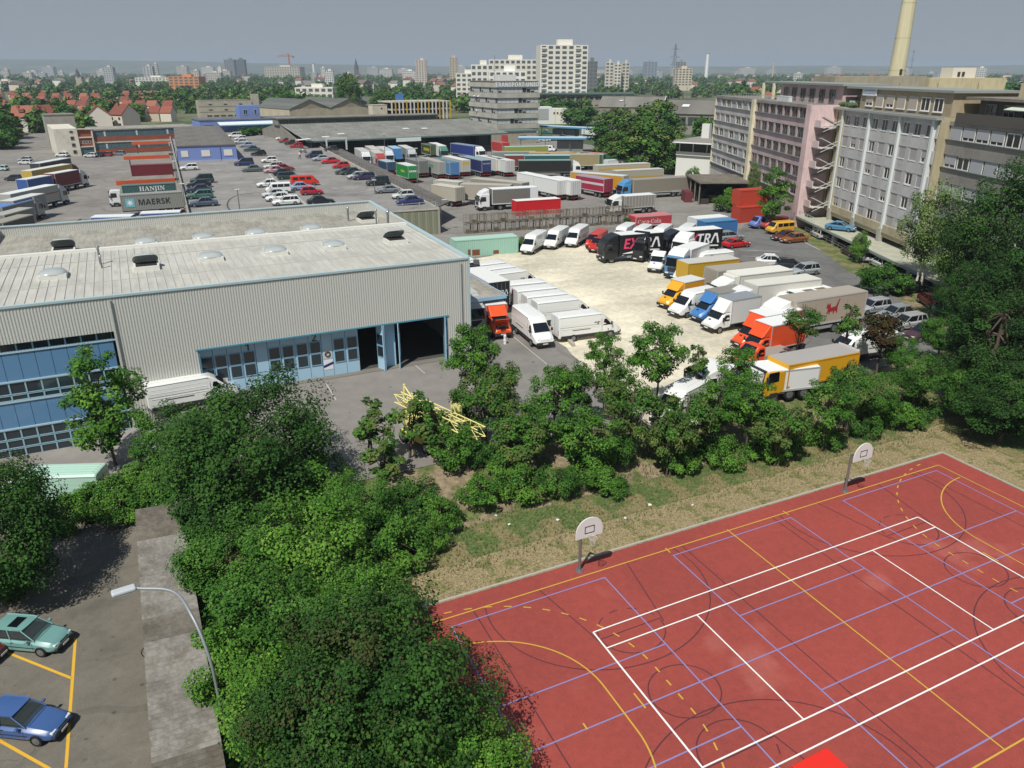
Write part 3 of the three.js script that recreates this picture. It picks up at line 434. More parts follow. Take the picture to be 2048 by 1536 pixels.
// ---- yellow framed parking block, white slab, white shed, far halls ------------------------------------
{
  const p = thing('yellow_frame_building', 'open storeyed block with yellow and white uprights', 'building', 118, YL, -330, .1); const w = 28; for (let k = 0; k < 5; k++) bx(p, 'floor_slab', M('#b5b2a6', .8), w, .5, 14, 0, k * 3, -7); for (let i = 0; i <= 16; i++) bx(p, 'upright', i % 3 === 1 ? M('#c4a23a', .7) : M('#cfcdc4', .7), .45, 12.6, .4, -w / 2 + .3 + i * 1.71, 0, .3); bx(p, 'rear_wall', M('#2c2f30', .9), w - 1, 12, .3, 0, 0, -8); bx(p, 'blue_sign', M('#4d7fc0', .6), 3.4, 2.4, .3, -9, 13, -2);
  const s = thing('white_slab', 'tall pale blank slab beside the yellow framed block', 'building', 100, YL, -334, .1); ub(s, 'wall', concM('#d0cabc', 8), 6.4, 11, 5, 0, 0, 0); bx(s, 'cap', M('#b9b1a2', .8), 6.6, .25, 5.2, 0, 11, 0); win(s, .6, 9.5, 2.55, .8, .6, M('#8a8376', .8), { m: 0 });
  const a = thing('white_shed', 'white two-part building with blank panel and small square windows', 'building', 193, YL, -352, -.35); ub(a, 'wall', M('#dfe2e0', .6), 9, 8, 8, -4, 0, -4); ub(a, 'wing', M('#e6e4d8', .6), 9, 7.2, 8, 5, 0, -4); bx(a, 'grey_panel', M('#a3a5a6', .7), 6.5, 5.2, .1, -4.4, 2, .06); for (let i = 0; i < 5; i++) win(a, 1.6 + i * 1.7, 4.6, .05, .9, 1.1, M('#c9b58a', .7), { m: 0 }); for (let i = 0; i < 3; i++) bx(a, 'frame_bar', M('#b3a98d', .7), .12, 7, .08, 2.2 + i * 3, 0, .05);
  const e = thing('long_flat_building', 'long flat-roofed building with dark window bands behind the tower', 'building', 270, YL, -480, -.42); ub(e, 'wall', concM('#9a968c', 9), 96, 10, 12, 0, 0, 0); bx(e, 'roof_edge', M('#58706c', .6), 97, .9, 14, 0, 10, .6); for (let i = 0; i < 15; i++) { win(e, -44 + i * 6.3, 6.4, 6.06, 5.6, 2.6, M('#b8ac9c', .7), { m: 1, t: .2 }); if (i > 4) win(e, -44 + i * 6.3, 1, 6.06, 5.6, 2.8, M('#b8ac9c', .7), { m: 1, t: .2 }); }
  const gableHall = (name, label, x, z, ry, w, dp, h, rise, wallC, roofC) => { const g = thing(name, label, 'hall', x, YL, z, ry); ub(g, 'wall', concM(wallC, 8), w, h, dp, 0, 0, 0); for (const d of [1, -1]) add(g, 'gable', slab([[-dp / 2, 0], [dp / 2, 0], [0, rise]], .3), concM(wallC, 8), d * (w / 2 - .2), h, 0, PI / 2); for (const d of [1, -1]) { const q = new THREE.BoxGeometry(w + 1.6, .22, Math.hypot(dp / 2, rise) + 1); q.rotateX(d * Math.atan2(rise, dp / 2)); add(g, 'roof_slope', q, roofM(roofC, 12), 0, h + rise / 2 + .1, d * dp / 4); } return g; };
  const g1 = gableHall('gable_hall', 'brown-grey gabled hall with white barge boards behind the big trees', 262, -382, -.75, 34, 24, 6, 5, '#8f8b83', '#86857f'); bx(g1, 'barge_board', M('#d5d6d2', .6), .3, .6, 13, 17.8, 8.6, 6, 0).rotation.x = .395; bx(g1, 'roof_light', M('#c9cdca', .5), 2, .1, 1.4, -6, 9.1, 6).rotation.x = .395;
  const g2 = gableHall('gable_hall', 'grey gabled hall with dark doors and roof lights left of the pink offices', 226, -268, -.95, 40, 22, 8, 5, '#918d87', '#7a7873'); for (let i = 0; i < 4; i++) bx(g2, 'sliding_door', M('#3a3f3f', .8), 8, 3.2, .15, -14 + i * 9, 3.6, 11.1); for (const x of [-12, 6]) { const q = add(g2, 'roof_light', BG(3, .1, 2), M('#e0e4e2', .4), x, 11, 5.5); q.rotation.x = .427; }
  const lw = thing('white_low_building', 'low white building with terrace roof left of the pink offices', 'building', 0, YL, 0, -1.1); { const [x, z] = [129.81,-156.73]; lw.position.set(x, YL, z); } ub(lw, 'wall', M('#dcddd6', .7), 12, 5, 14, 0, 0, -3); bx(lw, 'roof', M('#8d8983', .9), 13, .4, 16, 0, 8.2, -3); ub(lw, 'upper_wall', M('#45413c', .8), 11, 3.1, 13, 0, 5.1, -3); for (let i = 0; i < 4; i++) bx(lw, 'mullion', M('#d6d5cd', .7), .25, 3.1, .15, -5.5 + i * 3.6, 5.1, 3.6); bx(lw, 'balustrade', M('#d8d6c8', .7), 12, .9, .12, 0, 5.1, 4.4); bx(lw, 'chimney', M('#d9dad6', .8), 2, 3.4, 1.4, -3, 8.6, -6); bx(lw, 'awning', M('#dfe5e0', .6), 12.4, .16, 2.4, 0, 8.1, 5.2);
}

// ---- the office complex on the right ---------------------------------------------------------------
{
  // local x runs along the front towards the camera, local z faces the yard
  const g = thing('office_complex', 'five-storey office complex with pink, beige and grey wings', 'building', 99.8, 0, -95.8, deg(-114.2));
  const grey = concM('#c4c1c0', 9), pink = concM('#dcc3c5', 9), pinkG = concM('#c2b0b3', 9), cream = concM('#e3dcc0', 9), beige = concM('#b3a98e', 9), spandrel = concM('#c6c6c8', 6), wht = M('#d3d9d8', .6), frW = M('#dedfdb', .6), frD = M('#6f6a70', .6), blind = M('#a8a4a2', .8), paneD = M('#2a2527', .15, 0, { clearcoat: .5 });
  // wing A: pale left half, cream fin, pinkish right half
  const secA = (x0, x1, mat, n, fr, k) => {
    const w = x1 - x0, xm = (x0 + x1) / 2; ub(g, 'wall', concM('#77726f', 9), w, 19, 10, xm, YL, -5.25);
    ub(g, 'base_wall', mat, w, 5.0, .3, xm, YL, -.12);
    for (let r = 0; r < 5; r++) { const top = 20.3 - 3.05 * r, y = top - 1.7; ub(g, 'spandrel', mat, w, 1.33, .3, xm, y - 1.35, -.12); bx(g, 'window_sill', M('#6a7472', .7), w, .08, .3, xm, y - .04, .1); const p = w / n; for (let i = 0; i < n; i++) { win(g, x0 + p * (i + .5), y, -.2, p - .75, 1.68, fr, { m: 1, t: .12, pane: paneD, blind: k && (i * 3 + r * 5) % 7 < 3 ? .95 : 0, blindM: M('#a9acae', .8) }); bx(g, 'window_pier', mat, .7, 1.7, .24, x0 + p * i, y, -.12); } }
    ub(g, 'roof_edge', concM('#97928f', 9), w, .5, .5, xm, 20.3, -.1);
  };
  secA(-54.6, -28.4, grey, 7, frW, 1); ub(g, 'cream_fin', cream, 1.5, 19.2, .9, -27.6, YL, .1); secA(-26.8, -1.9, pinkG, 7, frD, 0); ub(g, 'corner_pier', pink, 1.9, 19.3, .5, -.95, YL, -.1); ub(g, 'cream_edge', cream, .4, 19, .4, -54.7, YL, -.05);
  ub(g, 'pink_end_wall', pink, .3, 19.3, 14, -.14, YL, -7.1); ub(g, 'flat_roof', roofM('#8b8782'), 54.4, .2, 14, -27.3, 20.5, -7.2);
  // set-back top floor of wing A
  ub(g, 'attic_wall', concM('#c9b2b2', 9), 28, 2.9, 7, -15, 20.7, -8.6); bx(g, 'attic_roof', M('#8d938f', .7), 37, .3, 7.5, -18.6, 23.6, -8.2); for (let i = 0; i < 6; i++) win(g, -26 + i * 4.2, 21, -5.05, 2.3, 2, frD, { m: 1, t: .12, pane: paneD }); for (const x of [-37, -31]) bx(g, 'attic_post', cream, .5, 2.9, .5, x, 20.7, -4.4); add(g, 'terrace_railing', join([gbox(40, .07, .06, -21, 21.6, -.6), ...Array.from({ length: 26 }, (_, i) => gbox(.05, 1, .05, -40.5 + i * 1.6, 21.1, -.6))]), M('#a7aaa8', .5)); bx(g, 'white_planter', wht, 6, .9, .6, -16, 20.8, -1.2);
  // outside stair zigzag against the pink wall
  for (let k = 0; k < 5; k++) { const y = 3.6 + k * 3.1; bx(g, 'stair_landing', M('#c9c4be', .8), 2.6, .18, 2.4, 1.3, y + 1.5, -1.9); bx(g, 'landing_front', M('#d3c3c2', .8), 2.6, 1, .12, 1.3, y + 1.6, -.75); add(g, 'stair_flight', gbox(1.1, .2, 3.4, .7, y + .75, -2.7, 0, 0, .45), M('#8c8784', .8)); add(g, 'stair_flight', gbox(1.1, .2, 3.4, 2, y + 2.3, -2.7, 0, 0, -.45), M('#8c8784', .8)); add(g, 'stair_rail', join([gbar([2.6, y + .9, -1.2], [2.6, y + 2.2, -4], .05), gbar([2.6, y + 1.4, -1.2], [2.6, y + 2.7, -4], .05), gbar([2.6, y + 3, -1.2], [2.6, y + 1.7, -4], .05)]), M('#c3c4c0', .5)); }
  // wing B: beige stair bay with slits, nine windows a floor between white pilasters
  const zB = -4, B0 = -1, B1 = 30; ub(g, 'wall', concM('#8f8c86', 9), B1 - B0, 15.2, 12, (B0 + B1) / 2, 5.2, zB - 6.3); ub(g, 'beige_bay', beige, 4.6, 15.4, .5, 1.2, 5.2, zB - .1); for (let r = 0; r < 5; r++) bx(g, 'slit_window', M('#3a342c', .5), .35, 1.8, .08, 1.2, 6.2 + r * 2.95, zB + .13);
  [3.1, 12, 20.9, 29.3].forEach(x => bx(g, 'pilaster', wht, .5, 15.3, .6, x, 5.2, zB + .05));
  for (let r = 0; r < 5; r++) { const top = 19.6 - 3.1 * r, y = top - 1.6; ub(g, 'spandrel', r === 4 ? concM('#bdb195', 6) : spandrel, 26.4, 1.5, .25, 16.2, y - 1.5, zB - .1); for (let i = 0; i < 9; i++) { const x = 4.55 + Math.floor(i / 3) * 8.87 + (i % 3) * 2.92; const bl = r === 0 ? 0 : [.95, 0, .6, .95, .95, 0, .95][(i * 5 + r * 4) % 7]; win(g, x, y, zB - .1, 1.75, 1.58, frW, { m: 1, t: .12, pane: paneD, blind: bl, blindM: blind, sill: 1 }); } for (let i = 0; i <= 9; i++) bx(g, 'window_pier', spandrel, 1.1, 1.6, .2, 3.1 + Math.floor(i / 3) * 8.87 + (i % 3) * 2.92 + (i === 9 ? -.2 : 0), y, zB - .1); }
  ub(g, 'head_band', spandrel, 26.4, .55, .26, 16.2, 19.6, zB - .1); bx(g, 'cornice', M('#9aa09c', .7), B1 - B0 + .6, .3, 1, (B0 + B1) / 2, 20.2, zB + .1); ub(g, 'flat_roof', roofM('#8b8782'), B1 - B0, .15, 12, (B0 + B1) / 2, 20.4, zB - 6); ub(g, 'beige_end_wall', beige, .4, 15.3, 12, B1 + .1, 5.2, zB - 6.1);
  ub(g, 'underside_band', concM('#b7ad92', 8), 28.6, 1.1, .4, 15.6, 4.7, zB);
  // attic of wing B
  ub(g, 'attic_wall', concM('#ab9e85', 9), 25, 2.8, 8, 17, 20.5, zB - 5.5); bx(g, 'attic_roof', M('#8e948f', .7), 30, .3, 8.6, 15, 23.3, zB - 5.4); for (let i = 0; i < 7; i++) win(g, 7.6 + i * 3.15, 20.95, zB - 1.45, 2.2, 1.7, frW, { m: 1, t: .12, pane: paneD, blind: [.7, .95, .7, .95, .95, 0, 0][i], blindM: M('#b5aba0', .8), sill: 1 }); bx(g, 'name_board', M('#dfe1e4', .6), 4.4, 1.1, .12, 7.6, 22.4, zB - 1.3); bx(g, 'board_stripe', M('#8b9cc0', .7), 4, .12, .02, 7.6, 22.7, zB - 1.23); bx(g, 'board_stripe', M('#8b9cc0', .7), 3.4, .12, .02, 7.6, 23.05, zB - 1.23); add(g, 'roof_garden', join(Array.from({ length: 40 }, (_, i) => { const q = new THREE.IcosahedronGeometry(.28, 0); q.translate(-.5 + (i % 20) * .27, 20.75 + (i * 7 % 5) * .08, zB - .5 - (i % 3) * .3); return q; })), M('#4c5f38', .9)); bx(g, 'garden_bench', wht, 1.8, .9, .8, 1.4, 20.6, zB - 2); bx(g, 'terrace_glass', M('#6c7672', .2), 3.6, 2.4, .12, .8, 20.6, zB - 3.4);
  // parking level under wing B and terrace
  ub(g, 'terrace_slab', concM('#b3b4a4', 6), 46, .4, 9, 23, 2.95, zB + .2 - .7); bx(g, 'terrace_edge', M('#8f9a92', .7), 46, .3, .2, 23, 3.1, .15); bx(g, 'parking_rear_wall', M('#2e2c2a', .9), 46, 3.7, .3, 23, 1.3, zB - 5); for (let i = 0; i < 6; i++) { add(g, 'column', slab([[-.35, 0], [.35, 0], [.55, 2], [-.55, 2]], .6), concM('#b6b7ae', 5), 3.4 + i * 8.6, 3.2, zB + .1); add(g, 'garage_column', slab([[-.35, 0], [.35, 0], [.45, 1.6], [-.45, 1.6]], .5), concM('#a9aaa2', 5), 7 + i * 7.4, 1.4, -.3); } add(g, 'garage_railing', join([gbox(40, .06, .05, 24, 2.3, 0), gbox(40, .06, .05, 24, 1.95, 0), ...Array.from({ length: 20 }, (_, i) => gbox(.05, .9, .05, 4 + i * 2.1, 1.95, 0))]), M('#7d837f', .6)); add(g, 'terrace_railing', join([gbox(7, .06, .05, 3, 4.2, -.2), ...Array.from({ length: 8 }, (_, i) => gbox(.05, .95, .05, -.4 + i, 3.8, -.2))]), M('#b3bcb8', .5));
  // wing C: darker grey, ribbon windows, balcony
  const zC = -5.2, cG = concM('#96938e', 8), cD = concM('#5f5b56', 8); ub(g, 'wall', concM('#6d6963', 8), 42, 18.4, 12, 51, YL, zC - 6.3);
  for (let r = 0; r < 5; r++) { const y = 18.0 - 3.3 * r; ub(g, 'spandrel', cG, 42, 1.7, .3, 51, y - 1.75, zC - .1); for (let i = 0; i < 14; i++) win(g, 31.8 + i * 2.75, y, zC - .1, 2.45, 1.55, frW, { m: 1, t: .12, pane: paneD, blind: [.95, .7, .7, .7, 0, .95, .95][(i + r * 3) % 7], blindM: M('#aeb0b3', .8) }); bx(g, 'window_sill', M('#5d6663', .7), 42, .08, .25, 51, y - .06, zC + .1); }
  ub(g, 'head_band', cG, 42, .5, .3, 51, 19.6, zC - .1); bx(g, 'balcony_front', cD, 40, 1.15, .15, 51.5, 20, zC + .1); ub(g, 'attic_wall', cD, 40, 2.6, 7, 51.5, 20, zC - 6); for (let i = 0; i < 6; i++) win(g, 34 + i * 3.4, 20.4, zC - 2.44, 2, 1.8, M('#8a8f90', .6), { m: 1, t: .1, pane: paneD }); add(g, 'awning', gbox(8.5, .1, 1.6, 0, 0, 0, 0, 0, .3), M('#c9d2c2', .6), 43, 22, zC - 1.6); ub(g, 'attic_roof', roofM('#8b857b'), 42, .3, 9, 51, 22.6, zC - 6); for (const [x, h] of [[36, 1.6], [45, 1.2], [56, 1.5]]) ub(g, 'roof_house', concM('#cfc2a4', 8), 6, h, 4, x, 22.9, zC - 8);
  // ground block under wing C near the birches
  ub(g, 'ground_wall', concM('#b4aa98', 7), 20, 4.3, .4, 57, YL, zC + .3); bx(g, 'dark_gate', M('#2c2522', .8), 4, 3, .2, 60, YL, zC + .55); win(g, 51, 3.2, zC + .52, 1.6, 1.4, M('#5a544c', .7), { m: 1, pane: paneD });
  // long pale block behind with roof house, then the chimney
  const bk = thing('pale_rear_block', 'long windowless pale block rising behind the office roofs', 'building', 0, 0, 0); { const [x, z] = [152.35,-120.4]; bk.position.set(x, YL, z); bk.rotation.y = deg(-26) + .12; ub(bk, 'wall', concM('#a7a190', 9), 20, 24.82 - YL, 9, -9.2, 0, 0); ub(bk, 'wall', concM('#cbc0a0', 9), 17, 24.47 - YL, 9, 9.6, 0, .7); for (const q of [-12, -5, 3, 12]) bx(bk, 'wall_joint', M('#857f70', .8), .12, 20, .1, q, 2, q > 0 ? 5.25 : 4.55); bx(bk, 'roof_house', M('#d4cfc4', .8), 5.2, 2.1, 4, 10.6, 24.36 - YL, 0); win(bk, 9.4, 24.74 - YL, 2.05, .6, .9, M('#55524d', .7), { m: 0 }); win(bk, 10.4, 24.74 - YL, 2.05, .6, .9, M('#55524d', .7), { m: 0 }); win(bk, -17, 20.6, 4.52, 1.6, .8, M('#6b665c', .7), { m: 0 }); }
  const [cx, cz] = [205.15,-166.96], ch = thing('tall_chimney', 'tall cream round factory chimney rising out of the top of the picture', 'chimney', cx, YL, cz); add(ch, 'shaft', new THREE.CylinderGeometry(1.5, 2.7, 62, 32).translate(0, 31, 0), new THREE.MeshPhysicalMaterial({ color: '#dad2b2', map: concT, roughness: .85 })); for (const y of [24.5, 33, 42, 51]) add(ch, 'ring_joint', new THREE.TorusGeometry(mix(2.7, 1.5, y / 62) + .01, .05, 6, 32).rotateX(PI / 2).translate(0, y, 0), M('#b8b094', .8)); bx(ch, 'hatch', M('#3a352f', .8), .7, 1.4, .4, -.9, 23.4, 2.05);
}

// ---- vehicles: x forward, origin under the middle of the rear end ------------------------------------
const PAINT = paint('#ff00ff');           // stand-in that each copy swaps for its own colour
const LAMP = M('#d9dcd8', .15, 0, { clearcoat: .8 }), RED = M('#8f1a16', .3), AMBER = M('#c9702a', .35), PLATE = M('#d9d9d2', .6), TRIM = M('#2b2d2f', .7), DARKIN = M('#191a1b', .9);
const wheelG = {};
function wheel(p, x, z, r = .31, w = .2, dual) {
  const k = r + '|' + w; if (!wheelG[k]) { const t = new THREE.CylinderGeometry(r, r, w, 20, 1); t.rotateX(PI / 2); const s = new THREE.TorusGeometry(r - .035, .045, 6, 20); const s2 = s.clone(); s.translate(0, 0, w / 2 - .02); s2.translate(0, 0, -w / 2 + .02); const rim = new THREE.CylinderGeometry(r * .62, r * .66, w + .03, 14, 1); rim.rotateX(PI / 2); const hub = new THREE.CylinderGeometry(r * .2, r * .2, w + .07, 8); hub.rotateX(PI / 2); wheelG[k] = [join([t, s, s2]), join([rim, hub])]; }
  const m = add(p, 'wheel', wheelG[k][0], RUBBER, x, r, z); add(m, 'rim', wheelG[k][1], STEEL); return m;
}
// ring of a body section: bottom, sill, shoulder, upper edge, top
const ring = (x, hw, yb, ysh, hwt, yt) => { const r = [[yb, hw * .9], [yb + .12, hw], [ysh, hw], [Math.max(ysh + .02, yt - .13), hwt + .02], [yt, hwt - .13], [yt + .02, 0]]; const l = r.map(([y, z]) => [x, y, z]); return [...l, ...l.slice(0, 5).reverse().map(([a, y, z]) => [a, y, -z])].reverse(); };
// glass let into a flank: outline in x,y, depth following the flank
function flank(pts, s, y0, z0, slope) { const pos = []; pts.forEach(([x, y]) => pos.push(x, y, s * (z0 - Math.max(0, y - y0) * slope + .014))); const idx = []; for (let i = 1; i < pts.length - 1; i++) s > 0 ? idx.push(0, i, i + 1) : idx.push(0, i + 1, i); return geoFrom(pos, idx); }
const mirrored = (f) => { for (const s of [1, -1]) f(s); };

// panel van, low noise of ribs on the flanks, grey cladding below
function buildVan(o = {}) {
  const g = new THREE.Group(), k = o.h || 2.62, L = 6.7;
  add(g, 'body', loft([ring(0, .93, .45, 1.5, .86, k - .05), ring(.08, .98, .42, 1.5, .9, k), ring(4.3, .98, .42, 1.5, .9, k + .02), ring(4.7, .98, .42, 1.5, .87, k - .08), ring(5.08, .98, .42, 1.48, .8, 2.14), ring(5.9, .97, .42, 1.22, .86, 1.42), ring(6.4, .93, .42, .98, .8, 1.16), ring(6.66, .86, .45, .78, .7, .95), ring(6.72, .8, .5, .7, .62, .8)], .5), PAINT);
  add(g, 'windscreen', quad([5.9, 1.46, -.8], [5.9, 1.46, .8], [5.13, 2.1, .7], [5.13, 2.1, -.7]).translate(.035, .03, 0), GLASS);
  mirrored(s => { add(g, 'side_window', flank([[4.72, 1.36], [5.62, 1.36], [5.5, 1.55], [5.14, 1.95], [4.78, 1.95]], s, 1.48, .98, .24), GLASS); bx(g, 'cladding', TRIM, 5.7, .3, .05, 3.1, .4, s * .97); add(g, 'mirror', rb(.12, .3, .2, .04), TRIM, 5.6, 1.55, s * 1.12); add(g, 'headlight', rb(.22, .2, .3, .06), LAMP, 6.55, .92, s * .58); bx(g, 'tail_light', RED, .05, .5, .1, .02, .8, s * .88); bx(g, 'door_line', M('#9a9c9a', .6), .02, 1.3, .02, 4.62, .75, s * .985); bx(g, 'slide_rail', TRIM, 1.9, .05, .03, 2.4, 1.15, s * .99); });
  add(g, 'side_ribs', join([1.35, 1.75, 2.05].flatMap(y => [1, -1].map(s => gbox(4.1, .04, .03, 2.35, y, s * (y > 1.5 ? .985 - (y - 1.5) * .09 : .985))))), PAINT);
  add(g, 'roof_ribs', join([-.5, -.17, .17, .5].map(z => gbox(3.9, .04, .1, 2.2, k + .03, z))), PAINT); add(g, 'drip_rails', join([1, -1].flatMap(s => [gbox(4.5, .035, .03, 2.3, k - .13, s * .925), gbox(4.4, .02, .02, 2.3, 1.52, s * .988)])), M('#8f9494', .6));
  bx(g, 'bumper', TRIM, .35, .3, 1.7, 6.6, .38, 0); bx(g, 'grille', TRIM, .06, .14, .8, 6.68, .72, 0); bx(g, 'rear_bumper', TRIM, .12, .18, 1.7, .02, .42, 0); bx(g, 'number_plate', PLATE, .02, .11, .5, 6.79, .48, 0); add(g, 'rear_door_seam', join([gbox(.02, 1.7, .025, -.005, 1.45, 0), gbox(.02, .03, 1.5, -.005, .75, 0)]), M('#8d8f8e', .7));
  if (o.rearGlass) mirrored(s => bx(g, 'rear_window', GLASS, .03, .62, .62, -.005, 1.5, s * .4));
  if (o.logo) mirrored(s => { add(g, 'logo', join([0, .17, .34, .5].map((x, i) => gbox(.12, i % 2 ? .12 : .16, .008, 3.85 + x, 1.74, s * .975))), M('#5a5560', .7)); bx(g, 'emblem', M('#8a2b28', .7), .16, .14, .01, 4.15, 1.5, s * .995); });
  wheel(g, 1.55, .9, .37, .24); wheel(g, 1.55, -.9, .37, .24); wheel(g, 5.55, .9, .37, .24); wheel(g, 5.55, -.9, .37, .24); return g;
}
// light truck: short bonnet cab, box behind, wind deflector over the cab
function buildBoxTruck(o) {
  const g = new THREE.Group(), bl = o.bl, hb = o.hb || 2.9, y0 = .85, x = bl - .05;
  if (!o.bare) { add(g, 'cargo_box', rb(bl, hb - y0 + .2, 2.15, .04), M(o.box, .45), bl / 2, y0 + (hb - y0 + .2) / 2, 0); bx(g, 'box_roof', M(o.roof || '#c9ccc9', .5), bl + .04, .06, 2.18, bl / 2, hb + .18, 0); add(g, 'box_edges', join([-1, 1].flatMap(s => [gbox(bl + .03, .07, .04, bl / 2, hb + .15, s * 1.08), gbox(bl + .03, .09, .04, bl / 2, y0 + .03, s * 1.08), gbox(.07, hb - y0 + .1, .04, bl, y0 + (hb - y0) / 2 + .1, s * 1.075), gbox(.07, hb - y0 + .1, .04, 0, y0 + (hb - y0) / 2 + .1, s * 1.075)])), M(o.edge || '#a9acab', .5)); }
  else bx(g, 'flatbed', M(o.box, .6), bl, .3, 2.1, bl / 2, y0, 0);
  const c = x; add(g, 'cab', loft([ring(c, .96, .5, 1.4, .86, 2.0), ring(c + .5, .97, .48, 1.4, .84, 2.08), ring(c + .72, .97, .48, 1.4, .8, 2.02), ring(c + 1.4, .96, .48, 1.1, .84, 1.38), ring(c + 1.95, .92, .48, .9, .8, 1.12), ring(c + 2.2, .84, .5, .74, .7, .92)], .5), PAINT);
  add(g, 'windscreen', quad([c + 1.4, 1.42, -.78], [c + 1.4, 1.42, .78], [c + .77, 1.98, .7], [c + .77, 1.98, -.7]).translate(.035, .03, 0), GLASS);
  mirrored(s => { add(g, 'side_window', flank([[c + .12, 1.2], [c + 1.12, 1.2], [c + 1.0, 1.4], [c + .66, 1.8], [c + .15, 1.8]], s, 1.38, .97, .17), GLASS); add(g, 'mirror', rb(.1, .34, .18, .03), TRIM, c + 1.1, 1.5, s * 1.14); add(g, 'headlight', rb(.2, .18, .28, .05), LAMP, c + 2.06, .88, s * .58); bx(g, 'tail_light', RED, .05, .14, .2, .0, .7, s * .85); });
  if (o.spoiler) add(g, 'wind_deflector', slab([[c + .02, 2.02], [c + 1, 2.05], [c + .75, 2.3], [c + .12, hb + .1], [c + .02, hb + .1]], 1.75, .06), o.spoilerC ? paint(o.spoilerC) : PAINT);
  bx(g, 'bumper', TRIM, .3, .28, 1.75, c + 2.1, .4, 0); bx(g, 'grille', TRIM, .06, .16, .85, c + 2.16, .68, 0); bx(g, 'number_plate', PLATE, .02, .11, .5, c + 2.27, .5, 0); bx(g, 'chassis', BLACK, bl + 1, .22, .9, bl / 2 + .4, .55, 0); bx(g, 'bonnet_vent', TRIM, .16, .02, .26, c + 1.72, 1.285, .15).rotation.z = -.42;
  if (o.openHood) { const h = add(g, 'bonnet', gbox(.95, .04, 1.45, .45, 0, 0), PAINT, c + 1.42, 1.4, 0); h.rotation.z = .75; bx(g, 'engine', DARKIN, .7, .16, 1.2, c + 1.78, 1.12, 0); }
  wheel(g, Math.max(.9, bl * .28), .88, .37, .3); wheel(g, Math.max(.9, bl * .28), -.88, .37, .3); wheel(g, c + 1.35, .9, .37, .24); wheel(g, c + 1.35, -.9, .37, .24); return g;
}
// forward-control lorry cab standing on x .. x+2.1
function lorryCab(g, x, o = {}) {
  const top = o.top || 3.1, P = o.mat || PAINT;
  add(g, 'cab', slab([[x, .75], [x + 2, .6], [x + 2.12, .8], [x + 2.1, 1.75], [x + 1.92, 2.75], [x + 1.75, top - .12], [x + 1.55, top], [x, top]], 2.42, .09), P);
  if (o.spoiler !== 0) add(g, 'roof_fairing', slab([[x + .05, top - .02], [x + 1.65, top - .02], [x + 1.45, top + .3], [x + .3, Math.min(top + .8, 3.95)], [x + .05, Math.min(top + .82, 3.97)]], 2.2, .08), o.fair ? paint(o.fair) : P);
  add(g, 'windscreen', quad([x + 2.1, 1.72, -1.08], [x + 2.1, 1.72, 1.08], [x + 1.93, 2.68, 1.02], [x + 1.93, 2.68, -1.02]).translate(.03, 0, 0), GLASS);
  mirrored(s => { add(g, 'side_window', slab([[x + .7, 1.8], [x + 1.85, 1.72], [x + 1.75, 2.6], [x + .75, 2.6]], .03), GLASS, 0, 0, s * 1.215); add(g, 'mirror', rb(.14, .55, .28, .05), TRIM, x + 2.02, 2.1, s * 1.42); add(g, 'headlight', rb(.12, .2, .42, .04), LAMP, x + 2.1, .85, s * .85); bx(g, 'step', TRIM, .7, .4, .1, x + 1.1, .45, s * 1.18); });
  bx(g, 'grille', TRIM, .06, .6, 1.5, x + 2.1, 1.02, 0); bx(g, 'bumper', o.bump ? M(o.bump, .5) : TRIM, .3, .42, 2.4, x + 2.05, .35, 0); bx(g, 'sun_visor', TRIM, .25, .05, 2.2, x + 2.02, 2.72, 0); bx(g, 'number_plate', PLATE, .02, .12, .5, x + 2.21, .5, 0);
  wheel(g, x + 1.0, 1.04, .48, .3); wheel(g, x + 1.0, -1.04, .48, .3);
}
